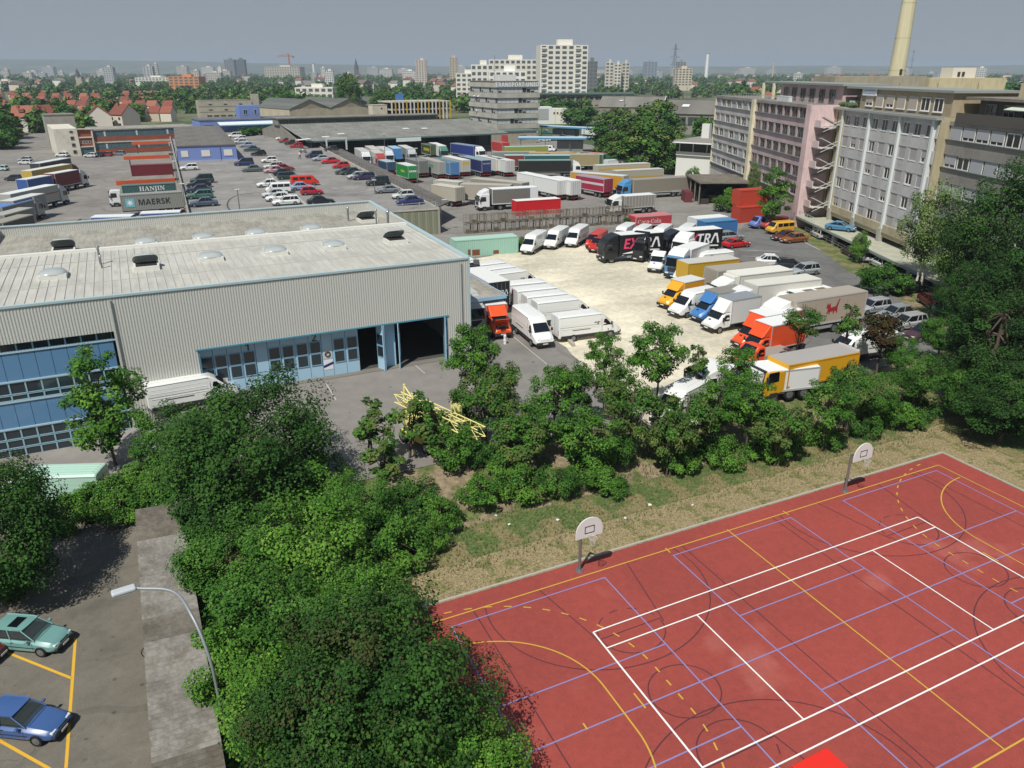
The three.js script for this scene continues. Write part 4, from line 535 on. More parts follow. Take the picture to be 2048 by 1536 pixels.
function boxBody(g, o, L, y0, top) {
  const W = 2.5, hh = top - y0; const B = add(g, 'cargo_box', rb(L, hh, W, .04), M(o.side, o.rough || .5), L / 2, y0 + hh / 2, 0);
  bx(g, 'box_roof', M(o.roof || '#d9dad6', .5), L - .1, .05, W - .12, L / 2, top - .01, 0);
  const e = M(o.edge || '#b2b4b2', .45); add(g, 'box_edges', join([-1, 1].flatMap(s => [gbox(L + .02, .1, .05, L / 2, top - .05, s * W / 2), gbox(L + .02, .16, .05, L / 2, y0 + .08, s * W / 2), gbox(.1, hh, .06, .04, y0 + hh / 2, s * (W / 2 - .01)), gbox(.1, hh, .06, L - .04, y0 + hh / 2, s * (W / 2 - .01))])), e);
  if (o.rear) { bx(g, 'rear_door', M(o.rear, .5), .04, hh - .2, W - .16, -.015, y0 + .1, 0); add(g, 'door_bars', join([-.7, -.25, .25, .7].map(z => gbox(.04, hh - .25, .035, -.05, y0 + hh / 2, z))), STEEL); }
  if (o.stripe) for (const [c, y, h] of o.stripe) mirrored(s => bx(g, 'side_stripe', M(c, .5), L - .25, h, .012, L / 2, y, s * (W / 2 + .008)));
  if (o.ribs) add(g, 'side_ribs', join(Array.from({ length: o.ribs }, (_, i) => [1, -1].map(s => gbox(.1, hh - .2, .03, L * (i + .5) / o.ribs, y0 + hh / 2, s * (W / 2 + .012)))).flat()), M(o.ribC || o.side, .5));
  if (o.panel) mirrored(s => bx(g, 'side_panel', M(o.panel[0], .5), o.panel[2] - o.panel[1], o.panel[4], .012, (o.panel[1] + o.panel[2]) / 2, o.panel[3], s * (W / 2 + .008)));
  if (o.rearPanel) bx(g, 'rear_panel', M(o.rearPanel[0], .5), .012, o.rearPanel[2], 2, -.03, o.rearPanel[1], 0);
  if (o.text) mirrored(s => letters(g, o.text[0], o.text[1], M(o.text[2], .6), L * (o.text[3] || .5), o.text[4] || (y0 + hh * .6), s * (W / 2 + .02), s > 0 ? 0 : PI, 0, o.text[5] ? serif : font));
  if (o.rearText) letters(g, o.rearText[0], o.rearText[1], M(o.rearText[2], .6), -.05, y0 + hh * .62, 0, -PI / 2);
  if (o.xtra) { const draw = (x, z, ry, s, w) => { const q = new THREE.Group(); q.name = 'print'; q.position.set(x, y0 + hh * .56, z); q.rotation.y = ry; g.add(q); const e = letters(q, 'E', s, M('#e0446e', .6), -s * 1.62, 0, 0, 0, .16), X = letters(q, 'X', s * 1.06, M('#e0446e', .6), -s * .85, 0, .004, 0, .16), t = letters(q, 'TR', s, M('#eceded', .6), s * .28, 0, 0, 0, .16), a = add(q, 'lettering', new THREE.ShapeGeometry(new THREE.Shape([[0, 0], [.2, 0], [.5, .72], [.66, .72], [.82, 0], [1.04, 0], [.76, 1], [.42, 1]].map(([u, v]) => new THREE.Vector2(u * s, v * s)))), M('#eceded', .6), s * 1.02, -s * .5, .002); const sw = new THREE.Shape(); sw.moveTo(-s * 2.1, -s * .95); sw.quadraticCurveTo(0, -s * .55, s * 2, -s * .72); sw.lineTo(s * 2, -s * .85); sw.quadraticCurveTo(0, -s * .72, -s * 2.1, -s * 1.15); add(q, 'underline', new THREE.ShapeGeometry(sw), M('#eceded', .6)); add(q, 'small_print', join([gbox(s * .9, s * .1, .004, s * 1.2, -s * 1.15, 0), gbox(s * .5, s * .1, .004, s * .4, -s * 1.15, 0)]), M('#c9cacb', .6)); }; mirrored(s => draw(L * .5, s * (W / 2 + .02), s > 0 ? 0 : PI, L * .21)); draw(-.04, 0, -PI / 2, .5); }
  return B;
}
function undercarriage(g, L, axles, r = .48) { bx(g, 'chassis', BLACK, L - .2, .25, 1.1, L / 2, .78, 0); for (const x of axles) { wheel(g, x, 1.03, r, .34); wheel(g, x, -1.03, r, .34); } bx(g, 'tail_bar', M('#8d2b23', .6), .1, .14, 2.4, .05, .55, 0); mirrored(s => bx(g, 'tail_light', RED, .05, .13, .35, -.02, .74, s * .95)); }
// semi-trailer, with a tractor when a cab colour is given
function buildTrailer(o) {
  const g = new THREE.Group(), L = o.L || 12, top = o.top || 4; boxBody(g, o, L, o.y0 || 1.12, top); undercarriage(g, L, o.two ? [1.2, 2.5] : [1.2, 2.5, 3.8]);
  mirrored(s => { bx(g, 'side_guard', M('#9a9c9a', .5), L * .36, .32, .05, L * .52, .6, s * 1.15); if (!o.cab) bx(g, 'landing_leg', STEEL, .14, .95, .14, L - 2.6, .1, s * .7); });
  if (o.cab) { lorryCab(g, L + .45, { top: o.ctop || 3.1, mat: paint(o.cab), fair: o.fair, bump: o.bump }); bx(g, 'tractor_frame', BLACK, 4.2, .3, .9, L - .5, .62, 0); wheel(g, L - 1.6, 1.02, .48, .5); wheel(g, L - 1.6, -1.02, .48, .5); }
  return g;
}
function buildRigid(o) { const g = new THREE.Group(), L = o.L || 7; boxBody(g, o, L, 1.05, o.top || 3.75); undercarriage(g, L, [L * .25, L * .25 + 1.25]); lorryCab(g, L + .15, { top: o.ctop || 3, mat: paint(o.cab), fair: o.fair, spoiler: o.spoiler }); bx(g, 'cab_frame', BLACK, 2.2, .25, .9, L + .8, .6, 0); mirrored(s => bx(g, 'side_guard', M(o.guard || '#b4b6b4', .5), L * .45, .35, .06, L * .6, .6, s * 1.15)); return g; }
function buildTractor(o) { const g = new THREE.Group(); bx(g, 'chassis', BLACK, 4.6, .3, .9, 2.3, .65, 0); wheel(g, 1.1, .98, .48, .5); wheel(g, 1.1, -.98, .48, .5); lorryCab(g, 3.2, { top: o.ctop || 3.15, mat: paint(o.cab), fair: o.fair, bump: o.bump }); bx(g, 'coupling_plate', STEEL, 1, .1, .8, 1.2, .95, 0); mirrored(s => bx(g, 'fuel_tank', STEEL, 1, .5, .5, 2.5, .5, s * .9)); bx(g, 'rear_panel', o.back ? M(o.back, .5) : PAINT, .06, 1.6, 2, 3.15, 1, 0); g.traverse(m => { if (m.material === PAINT) m.material = paint(o.cab); }); return g; }
function buildContainer(o) {
  const g = new THREE.Group(), L = o.L || 12.2, y0 = o.y0 === undefined ? 1.15 : o.y0, h = o.h || 2.6, m = M(o.c, .6), W = 2.44; bx(g, 'container_core', m, L - .06, h - .06, W - .1, L / 2, y0 + .03, 0);
  mirrored(s => add(g, 'ribbed_side', ribbed(L - .2, h - .3, .28, .035), m, s > 0 ? .1 : L - .1, y0 + .15, s * (W / 2 - .045), s > 0 ? 0 : PI));
  add(g, 'frame', join([-1, 1].flatMap(s => [gbox(L, .14, .12, L / 2, y0 + .07, s * (W / 2 - .05)), gbox(L, .12, .12, L / 2, y0 + h - .06, s * (W / 2 - .05)), gbox(.14, h, .14, .07, y0 + h / 2, s * (W / 2 - .06)), gbox(.14, h, .14, L - .07, y0 + h / 2, s * (W / 2 - .06))])), m); bx(g, 'container_roof', M(o.roof || o.c, .6), L - .1, .04, W - .1, L / 2, y0 + h - .01, 0);
  add(g, 'door_bars', join([-.8, -.3, .3, .8].map(z => gbox(.05, h - .2, .04, -.03, y0 + h / 2, z))), STEEL);
  if (o.text) mirrored(s => letters(g, o.text[0], o.text[1], M(o.text[2], .6), L * (s > 0 ? o.text[3] : 1 - o.text[3] + (o.shift || 0)), y0 + h * (o.ty || .5), s * (W / 2 + .006), s > 0 ? 0 : PI, 0, o.text[4] ? serif : font));
  if (o.star) mirrored(s => { const x = s > 0 ? L * .14 : L * .86; bx(g, 'emblem', M('#6fb6c4', .6), 1.5, 1.5, .01, x, y0 + h * .5 - .75, s * (W / 2 + .004)); const sh = new THREE.Shape(); for (let i = 0; i < 14; i++) { const a = i / 14 * 2 * PI, r = i % 2 ? .25 : .62; sh[i ? 'lineTo' : 'moveTo'](r * Math.cos(a), r * Math.sin(a)); } add(g, 'star', new THREE.ShapeGeometry(sh), M('#e6e9e8', .6), x, y0 + h * .5, s * (W / 2 + .012), s > 0 ? 0 : PI); });
  if (o.chassis) { undercarriage(g, L, [1.2, 2.5, 3.8]); mirrored(s => bx(g, 'landing_leg', STEEL, .14, 1, .14, L - 2.6, .1, s * .7)); if (o.cab) { lorryCab(g, L + .4, { mat: paint(o.cab), spoiler: 0 }); bx(g, 'tractor_frame', BLACK, 4, .3, .9, L - .4, .62, 0); wheel(g, L - 1.6, 1.02, .48, .5); wheel(g, L - 1.6, -1.02, .48, .5); } }
  return g;
}
// cars: body, glass house, roof with pillars, lamps, wheels
const carKinds = {
  sedan: { L: 4.5, H: 1.42, base: [.62, 3.22], roof: [1.25, 2.45], tail: .95, nose: .72 },
  hatch: { L: 3.95, H: 1.42, base: [.12, 2.85], roof: [.5, 2.05], tail: .92, nose: .74 },
  wagon: { L: 4.5, H: 1.45, base: [.12, 3.2], roof: [.4, 2.4], tail: .95, nose: .74 },
  coupe: { L: 4.35, H: 1.3, base: [.45, 3.05], roof: [1.35, 2.25], tail: .93, nose: .66 },
  mpv: { L: 4.5, H: 1.72, base: [.1, 3.55], roof: [.3, 2.6], tail: 1.02, nose: .85 },
};
const CLEAR = M('#9fb0ad', .04, 0, { transmission: .9, thickness: 0, ior: 1.45 });
function buildCar(kind, o) {
  const k = carKinds[kind], g = new THREE.Group(), L = k.L, [b0, b1] = k.base, [r0, r1] = k.roof, y = k.tail, hw = .84;
  const sec = (x, w, yb, ym, yt) => ring(x, w, yb, ym, w - .06, yt);
  add(g, 'body', loft([sec(0, .7, .42, .62, .74), sec(.08, .79, .3, .72, y - .1), sec(.4, hw, .24, .76, y - .01), sec(1.2, hw + .01, .22, .78, y), sec(b1 - .2, hw + .01, .22, .78, y - .02), sec(b1 + .1, hw, .22, .74, y - .06), sec(L - .35, .8, .24, .62, k.nose + .04), sec(L - .08, .72, .3, .54, k.nose - .08), sec(L, .62, .36, .48, .58)], .55), PAINT);
  const gy = y - .06, H = k.H, zb = .77, zt = .6, gl = (x0, w0, x1, w1) => [[x0, gy, -w0], [x0, gy, w0], [x1, gy, w1], [x1, gy, -w1]];
  const lower = [[b0, gy, -zb + .06], [b0, gy, zb - .06], [b1, gy, zb - .04], [b1, gy, -zb + .04]], upper = [[r0, H - .03, -zt + .02], [r0, H - .03, zt - .02], [r1, H - .03, zt], [r1, H - .03, -zt]];
  add(g, 'windows', loft([lower, upper].map(r => r.slice()), .3), o && o.near ? CLEAR : GLASS);
  if (o && o.near) { bx(g, 'interior', DARKIN, b1 - b0 - .35, .05, 1.42, (b0 + b1) / 2 - .1, y - .01, 0); bx(g, 'dashboard', M('#26282a', .7), .35, .1, 1.35, b1 - .5, y, 0); for (const [sx, sz] of [[.42, .36], [.42, -.36]]) { add(g, 'seat', rb(.14, .42, .44, .06), M('#3a3d42', .9), mix(b0, b1, .5), y + .16, sz); } add(g, 'rear_seat', rb(.14, .3, 1.1, .06), M('#34373b', .9), mix(b0, b1, .2), y + .1, 0); const wh = new THREE.TorusGeometry(.17, .018, 6, 18); wh.rotateY(PI / 2 - .4); add(g, 'steering_wheel', wh, BLACK, b1 - .85, y + .12, -.36); mirrored(s => { for (const x of [b0 + (b1 - b0) * .32, (b0 + b1) / 2 + .05, b1 - .12]) bx(g, 'door_seam', DARKIN, .014, .46, .012, x, .36, s * (hw + .006)); bx(g, 'door_handle', TRIM, .16, .035, .03, (b0 + b1) / 2 + .12, .76, s * (hw + .01)); }); bx(g, 'bonnet_seam', DARKIN, .012, .012, 1.2, b1 + .05, y - .015, 0); if (kind === 'hatch') bx(g, 'sunroof', GLASS, .55, .02, .8, (r0 + r1) / 2 + .15, H + .012, 0); }
  const roofBits = [loft([ring(r0 - .12, zt, H - .07, H - .05, zt - .02, H - .02).map(p => [p[0], Math.max(p[1], H - .07), p[2]]), ring(r0 + .15, zt + .03, H - .07, H - .04, zt, H), ring(r1 - .15, zt + .03, H - .07, H - .04, zt, H), ring(r1 + .1, zt, H - .08, H - .06, zt - .02, H - .03)].map(r => r.map(p => [p[0], clamp(p[1], H - .09, H + .03), p[2]])), .5)];
  mirrored(s => { const bar = (a, b, r) => roofBits.push(gbar(a, b, r, r, 5)); bar([b1 - .02, gy + .02, s * (zb - .04)], [r1 + .02, H - .04, s * zt], .035); bar([b0 + .02, gy + .02, s * (zb - .06)], [r0, H - .04, s * (zt - .01)], .055); const m = (b0 + b1) / 2 - .02, mr = (r0 + r1) / 2; bar([m, gy + .02, s * (zb - .02)], [mr, H - .04, s * (zt + .01)], .035); if (kind === 'wagon' || kind === 'mpv') bar([.95, gy, s * (zb - .03)], [.95, H - .04, s * zt], .035); if (kind === 'sedan') bar([b0 + .75, gy, s * (zb - .03)], [r0 + .25, H - .04, s * zt], .025); });
  add(g, 'roof', join(roofBits), PAINT);
  mirrored(s => { add(g, 'headlight', rb(.16, .13, .34, .04), LAMP, L - .13, .6, s * .5); add(g, 'tail_light', rb(.1, .16, .3, .03), RED, .06, .72, s * .55); add(g, 'mirror', rb(.16, .12, .18, .04), PAINT, b1 - .32, .98, s * .93); bx(g, 'side_moulding', TRIM, L * .5, .05, .03, L * .47, .5, s * (hw + .005)); });
  add(g, 'bumper', rb(.3, .2, 1.4, .07), TRIM, L - .1, .37, 0); add(g, 'rear_bumper', rb(.25, .2, 1.45, .07), TRIM, .1, .4, 0); bx(g, 'grille', TRIM, .03, .1, .6, L - .02, .55, 0); bx(g, 'number_plate', PLATE, .02, .11, .45, L + .06, .34, 0);
  for (const x of [L * .19, L - .82]) { wheel(g, x, .775, .31, .19); wheel(g, x, -.775, .31, .19); } return g;
}
// boxy minibus
function buildMinibus(o = {}) {
  const g = new THREE.Group(), L = o.L || 4.6, H = 1.95; add(g, 'body', loft([ring(0, .8, .45, 1.1, .72, H - .12), ring(.1, .86, .35, 1.15, .78, H), ring(L - 1.25, .86, .35, 1.15, .78, H), ring(L - 1, .86, .35, 1.15, .74, H - .06), ring(L - .5, .86, .35, 1.05, .78, 1.22), ring(L - .08, .82, .38, .8, .74, .98), ring(L, .74, .45, .7, .66, .85)], .5), PAINT);
  add(g, 'windscreen', quad([L - .5, 1.25, -.72], [L - .5, 1.25, .72], [L - .98, 1.85, .66], [L - .98, 1.85, -.66]).translate(.04, .03, 0), GLASS);
  mirrored(s => { for (const [a, b] of [[.25, 1.2], [1.35, 2.35], [2.5, 3.35]]) { const w = bx(g, 'side_window', GLASS, b - a, .5, .03, (a + b) / 2 * L / 4.6, 1.22, s * .842); w.rotation.x = -s * .1; } add(g, 'headlight', rb(.1, .2, .24, .05), LAMP, L - .06, .8, s * .52); bx(g, 'tail_light', RED, .05, .3, .12, .02, .8, s * .7); add(g, 'mirror', rb(.1, .2, .14, .03), TRIM, L - .75, 1.3, s * .96); }); bx(g, 'rear_window', GLASS, .03, .5, 1.2, .0, 1.2, 0); bx(g, 'bumper', TRIM, .2, .18, 1.6, L - .04, .38, 0); bx(g, 'rear_bumper', TRIM, .14, .18, 1.6, .02, .4, 0); for (const x of [.85, L - .95]) { wheel(g, x, .8, .32, .2); wheel(g, x, -.8, .32, .2); } return g;
}
// white motor home
function buildCamper() { const g = new THREE.Group(), p = M('#e6e8e6', .4); add(g, 'body', slab([[0, .55], [6.9, .55], [7.1, .8], [7, 1.5], [6.5, 2.5], [6.1, 2.85], [.2, 2.95], [0, 2.8]], 2.25, .1), p); bx(g, 'roof_panel', p, 5.2, .06, 2, 2.7, 2.93, 0); for (const x of [1.6, 3.3]) bx(g, 'roof_window', M('#6d6250', .4), 1.2, .05, .8, x, 2.97, -.2); for (let i = 0; i < 3; i++) add(g, 'louvre', gbox(.08, .05, 1.1, 0, 0, 0), BLACK, 5.3 + i * .2, 2.93 - i * .03, 0); mirrored(s => { for (const x of [1.3, 3.4]) bx(g, 'side_window', GLASS, 1.3, .6, .03, x, 1.6, s * 1.115); }); add(g, 'windscreen', quad([6.98, 1.5, -.95], [6.98, 1.5, .95], [6.56, 2.4, .9], [6.56, 2.4, -.9]).translate(.04, .02, 0), GLASS); for (const x of [1.5, 5.8]) { wheel(g, x, .95, .34, .22); wheel(g, x, -.95, .34, .22); } bx(g, 'bumper', TRIM, .25, .3, 2, 7, .4, 0); return g; }
const protos = {}, BUILD = { van: buildVan, box: buildBoxTruck, trailer: buildTrailer, rigid: buildRigid, tractor: buildTractor, container: buildContainer, bus: buildMinibus, camper: buildCamper, ...Object.fromEntries(Object.keys(carKinds).map(k => [k, o => buildCar(k, o)])) };
// put a vehicle: kind, rear point, heading in degrees, colour, options
function V(kind, name, x, y, z, head, color, o, label, category, group, scale = 1) {
  const key = kind + JSON.stringify(o || {}); if (!protos[key]) protos[key] = BUILD[kind](o || {});
  const g = protos[key].clone(); g.name = numbered(name); scene.add(g); g.position.set(x, y, z); g.rotation.y = deg(head); if (scale !== 1) g.scale.setScalar(scale);
  if (color) { const p = paint(color); g.traverse(m => { if (m.material === PAINT) m.material = p; }); }
  g.userData = { label, category }; if (group) g.userData.group = group; return g;
}

V('van','panel_van',34.80,1.5,-61.94,-5,'#e4e6e3',{logo:1},'nearest white van in the row beside the hall canopy, with a dark logo','van','white vans parked in a row on the sand');
V('van','panel_van',35.33,1.5,-67.23,-5,'#e4e6e3',null,'second white van in the row, counted from the nearest one','van','white vans parked in a row on the sand');
V('van','panel_van',35.38,1.5,-69.63,-5,'#e4e6e3',null,'third white van in the row, counted from the nearest one','van','white vans parked in a row on the sand');
V('van','panel_van',35.52,1.5,-72.19,-5,'#e4e6e3',null,'fourth white van in the row, counted from the nearest one','van','white vans parked in a row on the sand');
V('van','panel_van',35.62,1.5,-74.92,-5,'#e4e6e3',null,'fifth white van in the row, half hidden behind the black box truck','van','white vans parked in a row on the sand');
V('van','panel_van',35.85,1.5,-79.87,2,'#e4e6e3',{logo:1},'sixth white van in the row, first beyond the gap','van','white vans parked in a row on the sand');
V('van','panel_van',35.72,1.5,-82.32,2,'#e4e6e3',null,'seventh white van in the row, second beyond the gap','van','white vans parked in a row on the sand');
V('van','panel_van',35.61,1.5,-84.82,2,'#e4e6e3',null,'farthest white van in the row, next to the red mark','van','white vans parked in a row on the sand');
V('van','panel_van',33.55,1.5,-66.88,-96,'#e4e6e3',null,'white panel van with sticker in its windscreen, parked beside the orange truck','van',null);
V('box','box_truck',31.39,1.5,-70.93,-98,'#e8551f',{bl:4.4,hb:2.75,box:'#c9481d',roof:'#dfe2e2',openHood:1,spoiler:1},'orange box truck with raised bonnet beside the hall','truck',null);
V('rigid','lorry',28.90,1.5,-75.79,-93,null,{L:7,side:'#9c9f9f',roof:'#b9bab6',cab:'#aeb1b2'},'grey lorry under the side canopy at the corner of the hall','truck',null);
V('rigid','box_lorry',33.60,1.5,-71.97,90,null,{L:7.2,top:3.65,side:'#1d1e20',rear:'#222325',roof:'#e2e3df',cab:'#1d1e20',xtra:1},'black box lorry with lettered rear doors behind the orange truck','truck',null);
V('rigid','box_lorry',34.21,1.5,-81.32,90,null,{L:7.2,top:3.65,side:'#1d1e20',rear:'#222325',roof:'#e2e3df',cab:'#1d1e20',xtra:1},'black lettered box lorry showing only its rear past the hall corner','truck',null);
V('van','panel_van',54.07,1.5,-100.91,-138,'#e4e6e3',null,'white van facing the camera next to the mint container, leftmost of three','van','white vans with dark windscreens facing the sand',0.97);
V('van','panel_van',58.66,1.5,-102.44,-138,'#e4e6e3',null,'white van facing the camera, middle of the three by the rack row','van','white vans with dark windscreens facing the sand',0.97);
V('van','panel_van',62.12,1.5,-102.27,-138,'#e4e6e3',null,'white van facing the camera beside the red van, rightmost of three','van','white vans with dark windscreens facing the sand',0.97);
V('van','panel_van',69.57,1.5,-100.43,-142,'#e4e6e3',null,'white van behind the left black box lorry, its roof showing','van','white vans with dark windscreens facing the sand',0.95);
V('van','panel_van',71.05,1.5,-98.15,-142,'#e4e6e3',null,'lower white van behind the left black box lorry, second roof','van','white vans with dark windscreens facing the sand',0.95);
V('van','panel_van',73.93,1.5,-97.00,-142,'#e4e6e3',null,'white van standing between the two black box lorries','van','white vans with dark windscreens facing the sand',0.95);
V('van','panel_van',77.64,1.5,-95.84,-142,'#e4e6e3',null,'white van behind the right black box lorry beside the blue container','van','white vans with dark windscreens facing the sand',0.95);
V('van','panel_van',64.09,1.5,-99.86,-138,'#c83a22',{h:2.2},'red low-roofed van beside the three white vans','van',null,0.93);
V('box','pickup_truck',62.54,1.5,-95.68,-150,'#b5281f',{bl:2.6,box:'#8d2019',bare:1},'red flatbed pickup in front of the left black lorry','truck',null);
V('rigid','box_lorry',65.34,1.5,-87.23,173,null,{L:6.6,top:3.75,side:'#17181a',roof:'#e4e6e3',cab:'#17181a',guard:'#8f9294',xtra:1,edge:'#26282a'},'black box lorry with lettered side, left of the two facing left','truck',null);
V('rigid','box_lorry',74.42,1.5,-85.77,172,null,{L:6.6,top:3.75,side:'#17181a',roof:'#e4e6e3',cab:'#17181a',guard:'#8f9294',xtra:1,edge:'#26282a'},'black box lorry with lettered side beside the red car, right of the two','truck',null);
V('tractor','tractor_unit',65.38,1.5,-88.86,-150,null,{cab:'#141517',back:'#141517'},'black tractor unit in front of the black box lorry','truck',null);
V('tractor','tractor_unit',70.86,1.5,-85.28,-160,null,{cab:'#e2e4e2',fair:'#e2e4e2'},'white tractor unit in front of the right black box lorry','truck',null);
V('box','chassis_truck',63.55,1.5,-82.98,-143,'#e4e6e3',{bl:3.2,hb:2.5,box:'#55585a',bare:1,spoiler:1},'white chassis cab truck with wind deflector beside the black tractor','truck',null);
V('rigid','box_lorry',66.00,1.5,-79.11,-155,null,{L:5,top:3.6,side:'#d8dad8',roof:'#e4e5e2',cab:'#4f7ea6',fair:'#e4e6e4'},'lorry with blue cab and big white roof fairing','truck',null);
V('box','chassis_truck',63.77,1.5,-77.40,-146,'#e4e6e3',{bl:3.4,hb:2.5,box:'#8d3a36',bare:1,spoiler:1},'white chassis cab truck with red flatbed beside the yellow trailer','truck',null);
V('trailer','box_trailer',65.71,1.5,-72.35,176,null,{L:7.4,top:3.1,two:1,side:'#c19a2c',roof:'#c4c3bb',edge:'#a9892f'},'long yellow box trailer behind the white chassis cab','trailer',null);
V('van','panel_van',68.99,1.5,-76.80,176,'#e4e6e3',{h:2.8},'white high-roofed van behind the yellow trailer','van',null);
V('rigid','tipper_lorry',69.03,1.5,-73.72,178,null,{L:4,top:1.7,side:'#8d2f2b',roof:'#7c2a27',cab:'#a8322c',spoiler:0,ctop:2.5},'red low lorry between yellow trailer and blue tractor','truck',null);
V('tractor','bonnet_tractor',67.22,1.5,-74.07,-165,null,{cab:'#3c6cae',ctop:2.3,fair:'#3c6cae'},'blue tractor with rounded fairing in front of the grey trailers','truck',null);
V('trailer','tarp_trailer',64.97,1.5,-66.10,176,null,{L:7.6,top:3.7,side:'#9a958a',roof:'#a39e92'},'trailer with grey-brown tarpaulin roof beside the blue tractor','trailer',null);
V('box','box_truck',55.81,1.5,-66.85,-172,'#e5a51e',{bl:3.1,hb:2.7,box:'#d39720',roof:'#d5d6d2',spoiler:1},'yellow box truck at the front of the right row','truck',null);
V('van','panel_van',56.36,1.5,-63.81,-173,'#e4e6e3',null,'long white van parked between the yellow and the blue box trucks','van',null);
V('box','box_truck',57.17,1.5,-61.18,-176,'#3f78b5',{bl:4.3,hb:2.8,box:'#8d9396',roof:'#87857c',spoiler:1},'blue-cabbed box truck with olive roof, right of the long white van','truck',null);
V('box','box_truck',55.67,1.5,-57.77,-178,'#e4e6e3',{bl:3.8,hb:3.05,box:'#d4d6d4',roof:'#8a9096',spoiler:1},'white box truck with grey roof standing nearest on the right of the sand','truck',null);
V('trailer','reefer_trailer',64.98,1.5,-62.97,176,null,{L:7.2,top:3.85,side:'#d7d7ce',roof:'#e0dfd5',cab:'#e3e5e3',ctop:2.6},'white refrigerated trailer with cooling unit on its front','trailer',null);
V('trailer','box_trailer',65.05,1.5,-58.91,175,null,{L:8.2,top:3.75,side:'#d0cfc6',roof:'#d7d5ca',cab:'#dfe2e0',ctop:2.6,ribs:0},'long off-white trailer with slit tarpaulin roof','trailer',null);
V('camper','motor_home',65.67,1.5,-56.96,178,null,null,'white motor home with two brown roof windows','camper',null);
V('trailer','cat_trailer',65.06,1.5,-53.08,179,null,{L:9.4,top:3.85,side:'#b3a595',roof:'#a79f92',cab:'#e6e8e6'},'beige trailer with a red cat emblem on its side','trailer',null);
V('box','box_truck',55.97,1.5,-52.49,-178,'#e2521f',{bl:4.8,hb:3.0,box:'#dd4f20',roof:'#e6e8e6',spoiler:1},'orange box truck with white roof behind the bushes, left one','truck',null);
V('box','box_truck',54.27,1.5,-50.19,-178,'#e2521f',{bl:4.4,hb:2.9,box:'#dd4f20',roof:'#e6e8e6',spoiler:1},'orange box truck with white roof nearest the bushes, right one','truck',null);
V('box','flatbed_truck',51.19,1.5,-48.40,-178,'#d94a1e',{bl:3.5,box:'#9a938a',bare:1},'orange flatbed truck hidden among the shrubs','truck',null);
V('rigid','slatted_lorry',51.60,1.5,-42.04,178,null,{L:7.4,top:3.0,ctop:2.6,spoiler:0,side:'#d9a21f',roof:'#a9a6a2',rear:'#b9bdc2',cab:'#d9a21f',edge:'#c98f1c'},'yellow lorry with slatted grey rear behind the shrubs','truck',null);
V('trailer','bus_trailer',47.25,1.5,-41.79,170,null,{L:8,y0:0.8,top:2.6,two:1,side:'#e2e4e3',roof:'#e8e9e7',cab:'#dfe1df',ctop:2.6},'long white covered lorry in front of the yellow slatted lorry','trailer',null);
V('van','panel_van',38.37,1.5,-43.53,200,'#e4e6e3',null,'white van half hidden at the left end of the shrubs','van',null);
V('van','panel_van',60.94,1.5,-45.37,175,'#e4e6e3',{h:2.4},'white van behind the dark red-leaved tree','van',null);
V('coupe','parked_car',77.69,1.5,-87.90,-4,'#c4161b',null,'red coupe parked beside the right black box lorry','car','cars parked along the right road');
V('wagon','parked_car',80.22,1.5,-92.34,-4,'#8d9294',null,'grey car half hidden behind the red coupe','car','cars parked along the right road');
V('bus','minibus',96.61,1.5,-97.69,176,'#6a7cc0',null,'lilac-blue minibus, leftmost of the old vans by the shrubs','minibus','cars parked along the right road');
V('bus','minibus',97.66,1.5,-96.20,176,'#b04034',null,'red minibus between the lilac and the yellow ones','minibus','cars parked along the right road');
V('bus','minibus',95.74,1.5,-92.86,176,'#d3a236',null,'yellow minibus parked at the foot of the pink offices','minibus','cars parked along the right road');
V('sedan','parked_car',92.66,1.5,-88.57,176,'#5a2f26',null,'dark red-brown saloon squeezed beside the yellow minibus','car','cars parked along the right road');
V('sedan','parked_car',92.48,1.5,-86.55,176,'#8a5226',null,'bronze saloon at the end of the old vans','car','cars parked along the right road');
V('sedan','parked_car',74.59,1.5,-77.89,-35,'#e2e4e2',null,'white saloon on the asphalt behind the reefer trailer','car','cars parked along the right road');
V('hatch','parked_car',75.61,1.5,-75.12,-35,'#2c3134',null,'dark car half hidden between the white and silver ones behind the trailers','car','cars parked along the right road');
V('wagon','parked_car',78.50,1.5,-70.79,176,'#9ba3a5',null,'silver car behind the rear corner of the white trailers','car','cars parked along the right road');
V('sedan','parked_car',84.16,1.5,-63.69,176,'#14161a',null,'black saloon under the birches, left one','car','cars parked along the right road');
V('sedan','parked_car',83.15,1.5,-59.04,176,'#121316',null,'black saloon under the birches, right one','car','cars parked along the right road');
V('hatch','parked_car',86.44,1.5,-60.69,176,'#a4adb0',null,'pale grey car behind the two black saloons','car','cars parked along the right road');
V('coupe','parked_car',79.47,1.5,-55.90,-120,'#5a1512',null,'dark red sports car in the shade of the trees','car','cars parked along the right road');
V('hatch','parked_car',76.75,1.5,-51.95,-120,'#7d9690',null,'grey-green hatchback at the dark hedge','car','cars parked along the right road');
V('wagon','parked_car',72.69,1.5,-55.14,176,'#9fa3a6',null,'silver estate car behind the beige cat trailer','car','cars parked along the right road');
V('hatch','parked_car',72.56,1.5,-52.41,176,'#8b9296',null,'grey hatchback between the two silver estates','car','cars parked along the right road');
V('wagon','parked_car',71.19,1.5,-49.63,176,'#a6a9aa',null,'silver estate car nearest the dark red tree','car','cars parked along the right road');
V('hatch','parked_car',69.32,1.5,-46.56,176,'#4a2f38',null,'dark plum car showing past the shrubs','car','cars parked along the right road');
V('coupe','parked_car',95.18,3.36,-85.38,-62,'#4f86a8',null,'blue car on the raised terrace under the offices','car','cars parked along the right road');
V('hatch','parked_car',95.64,1.5,-85.64,66,'#b9bdbf',null,'silver car in the lower garage near the stairs','car','cars in the lower garage');
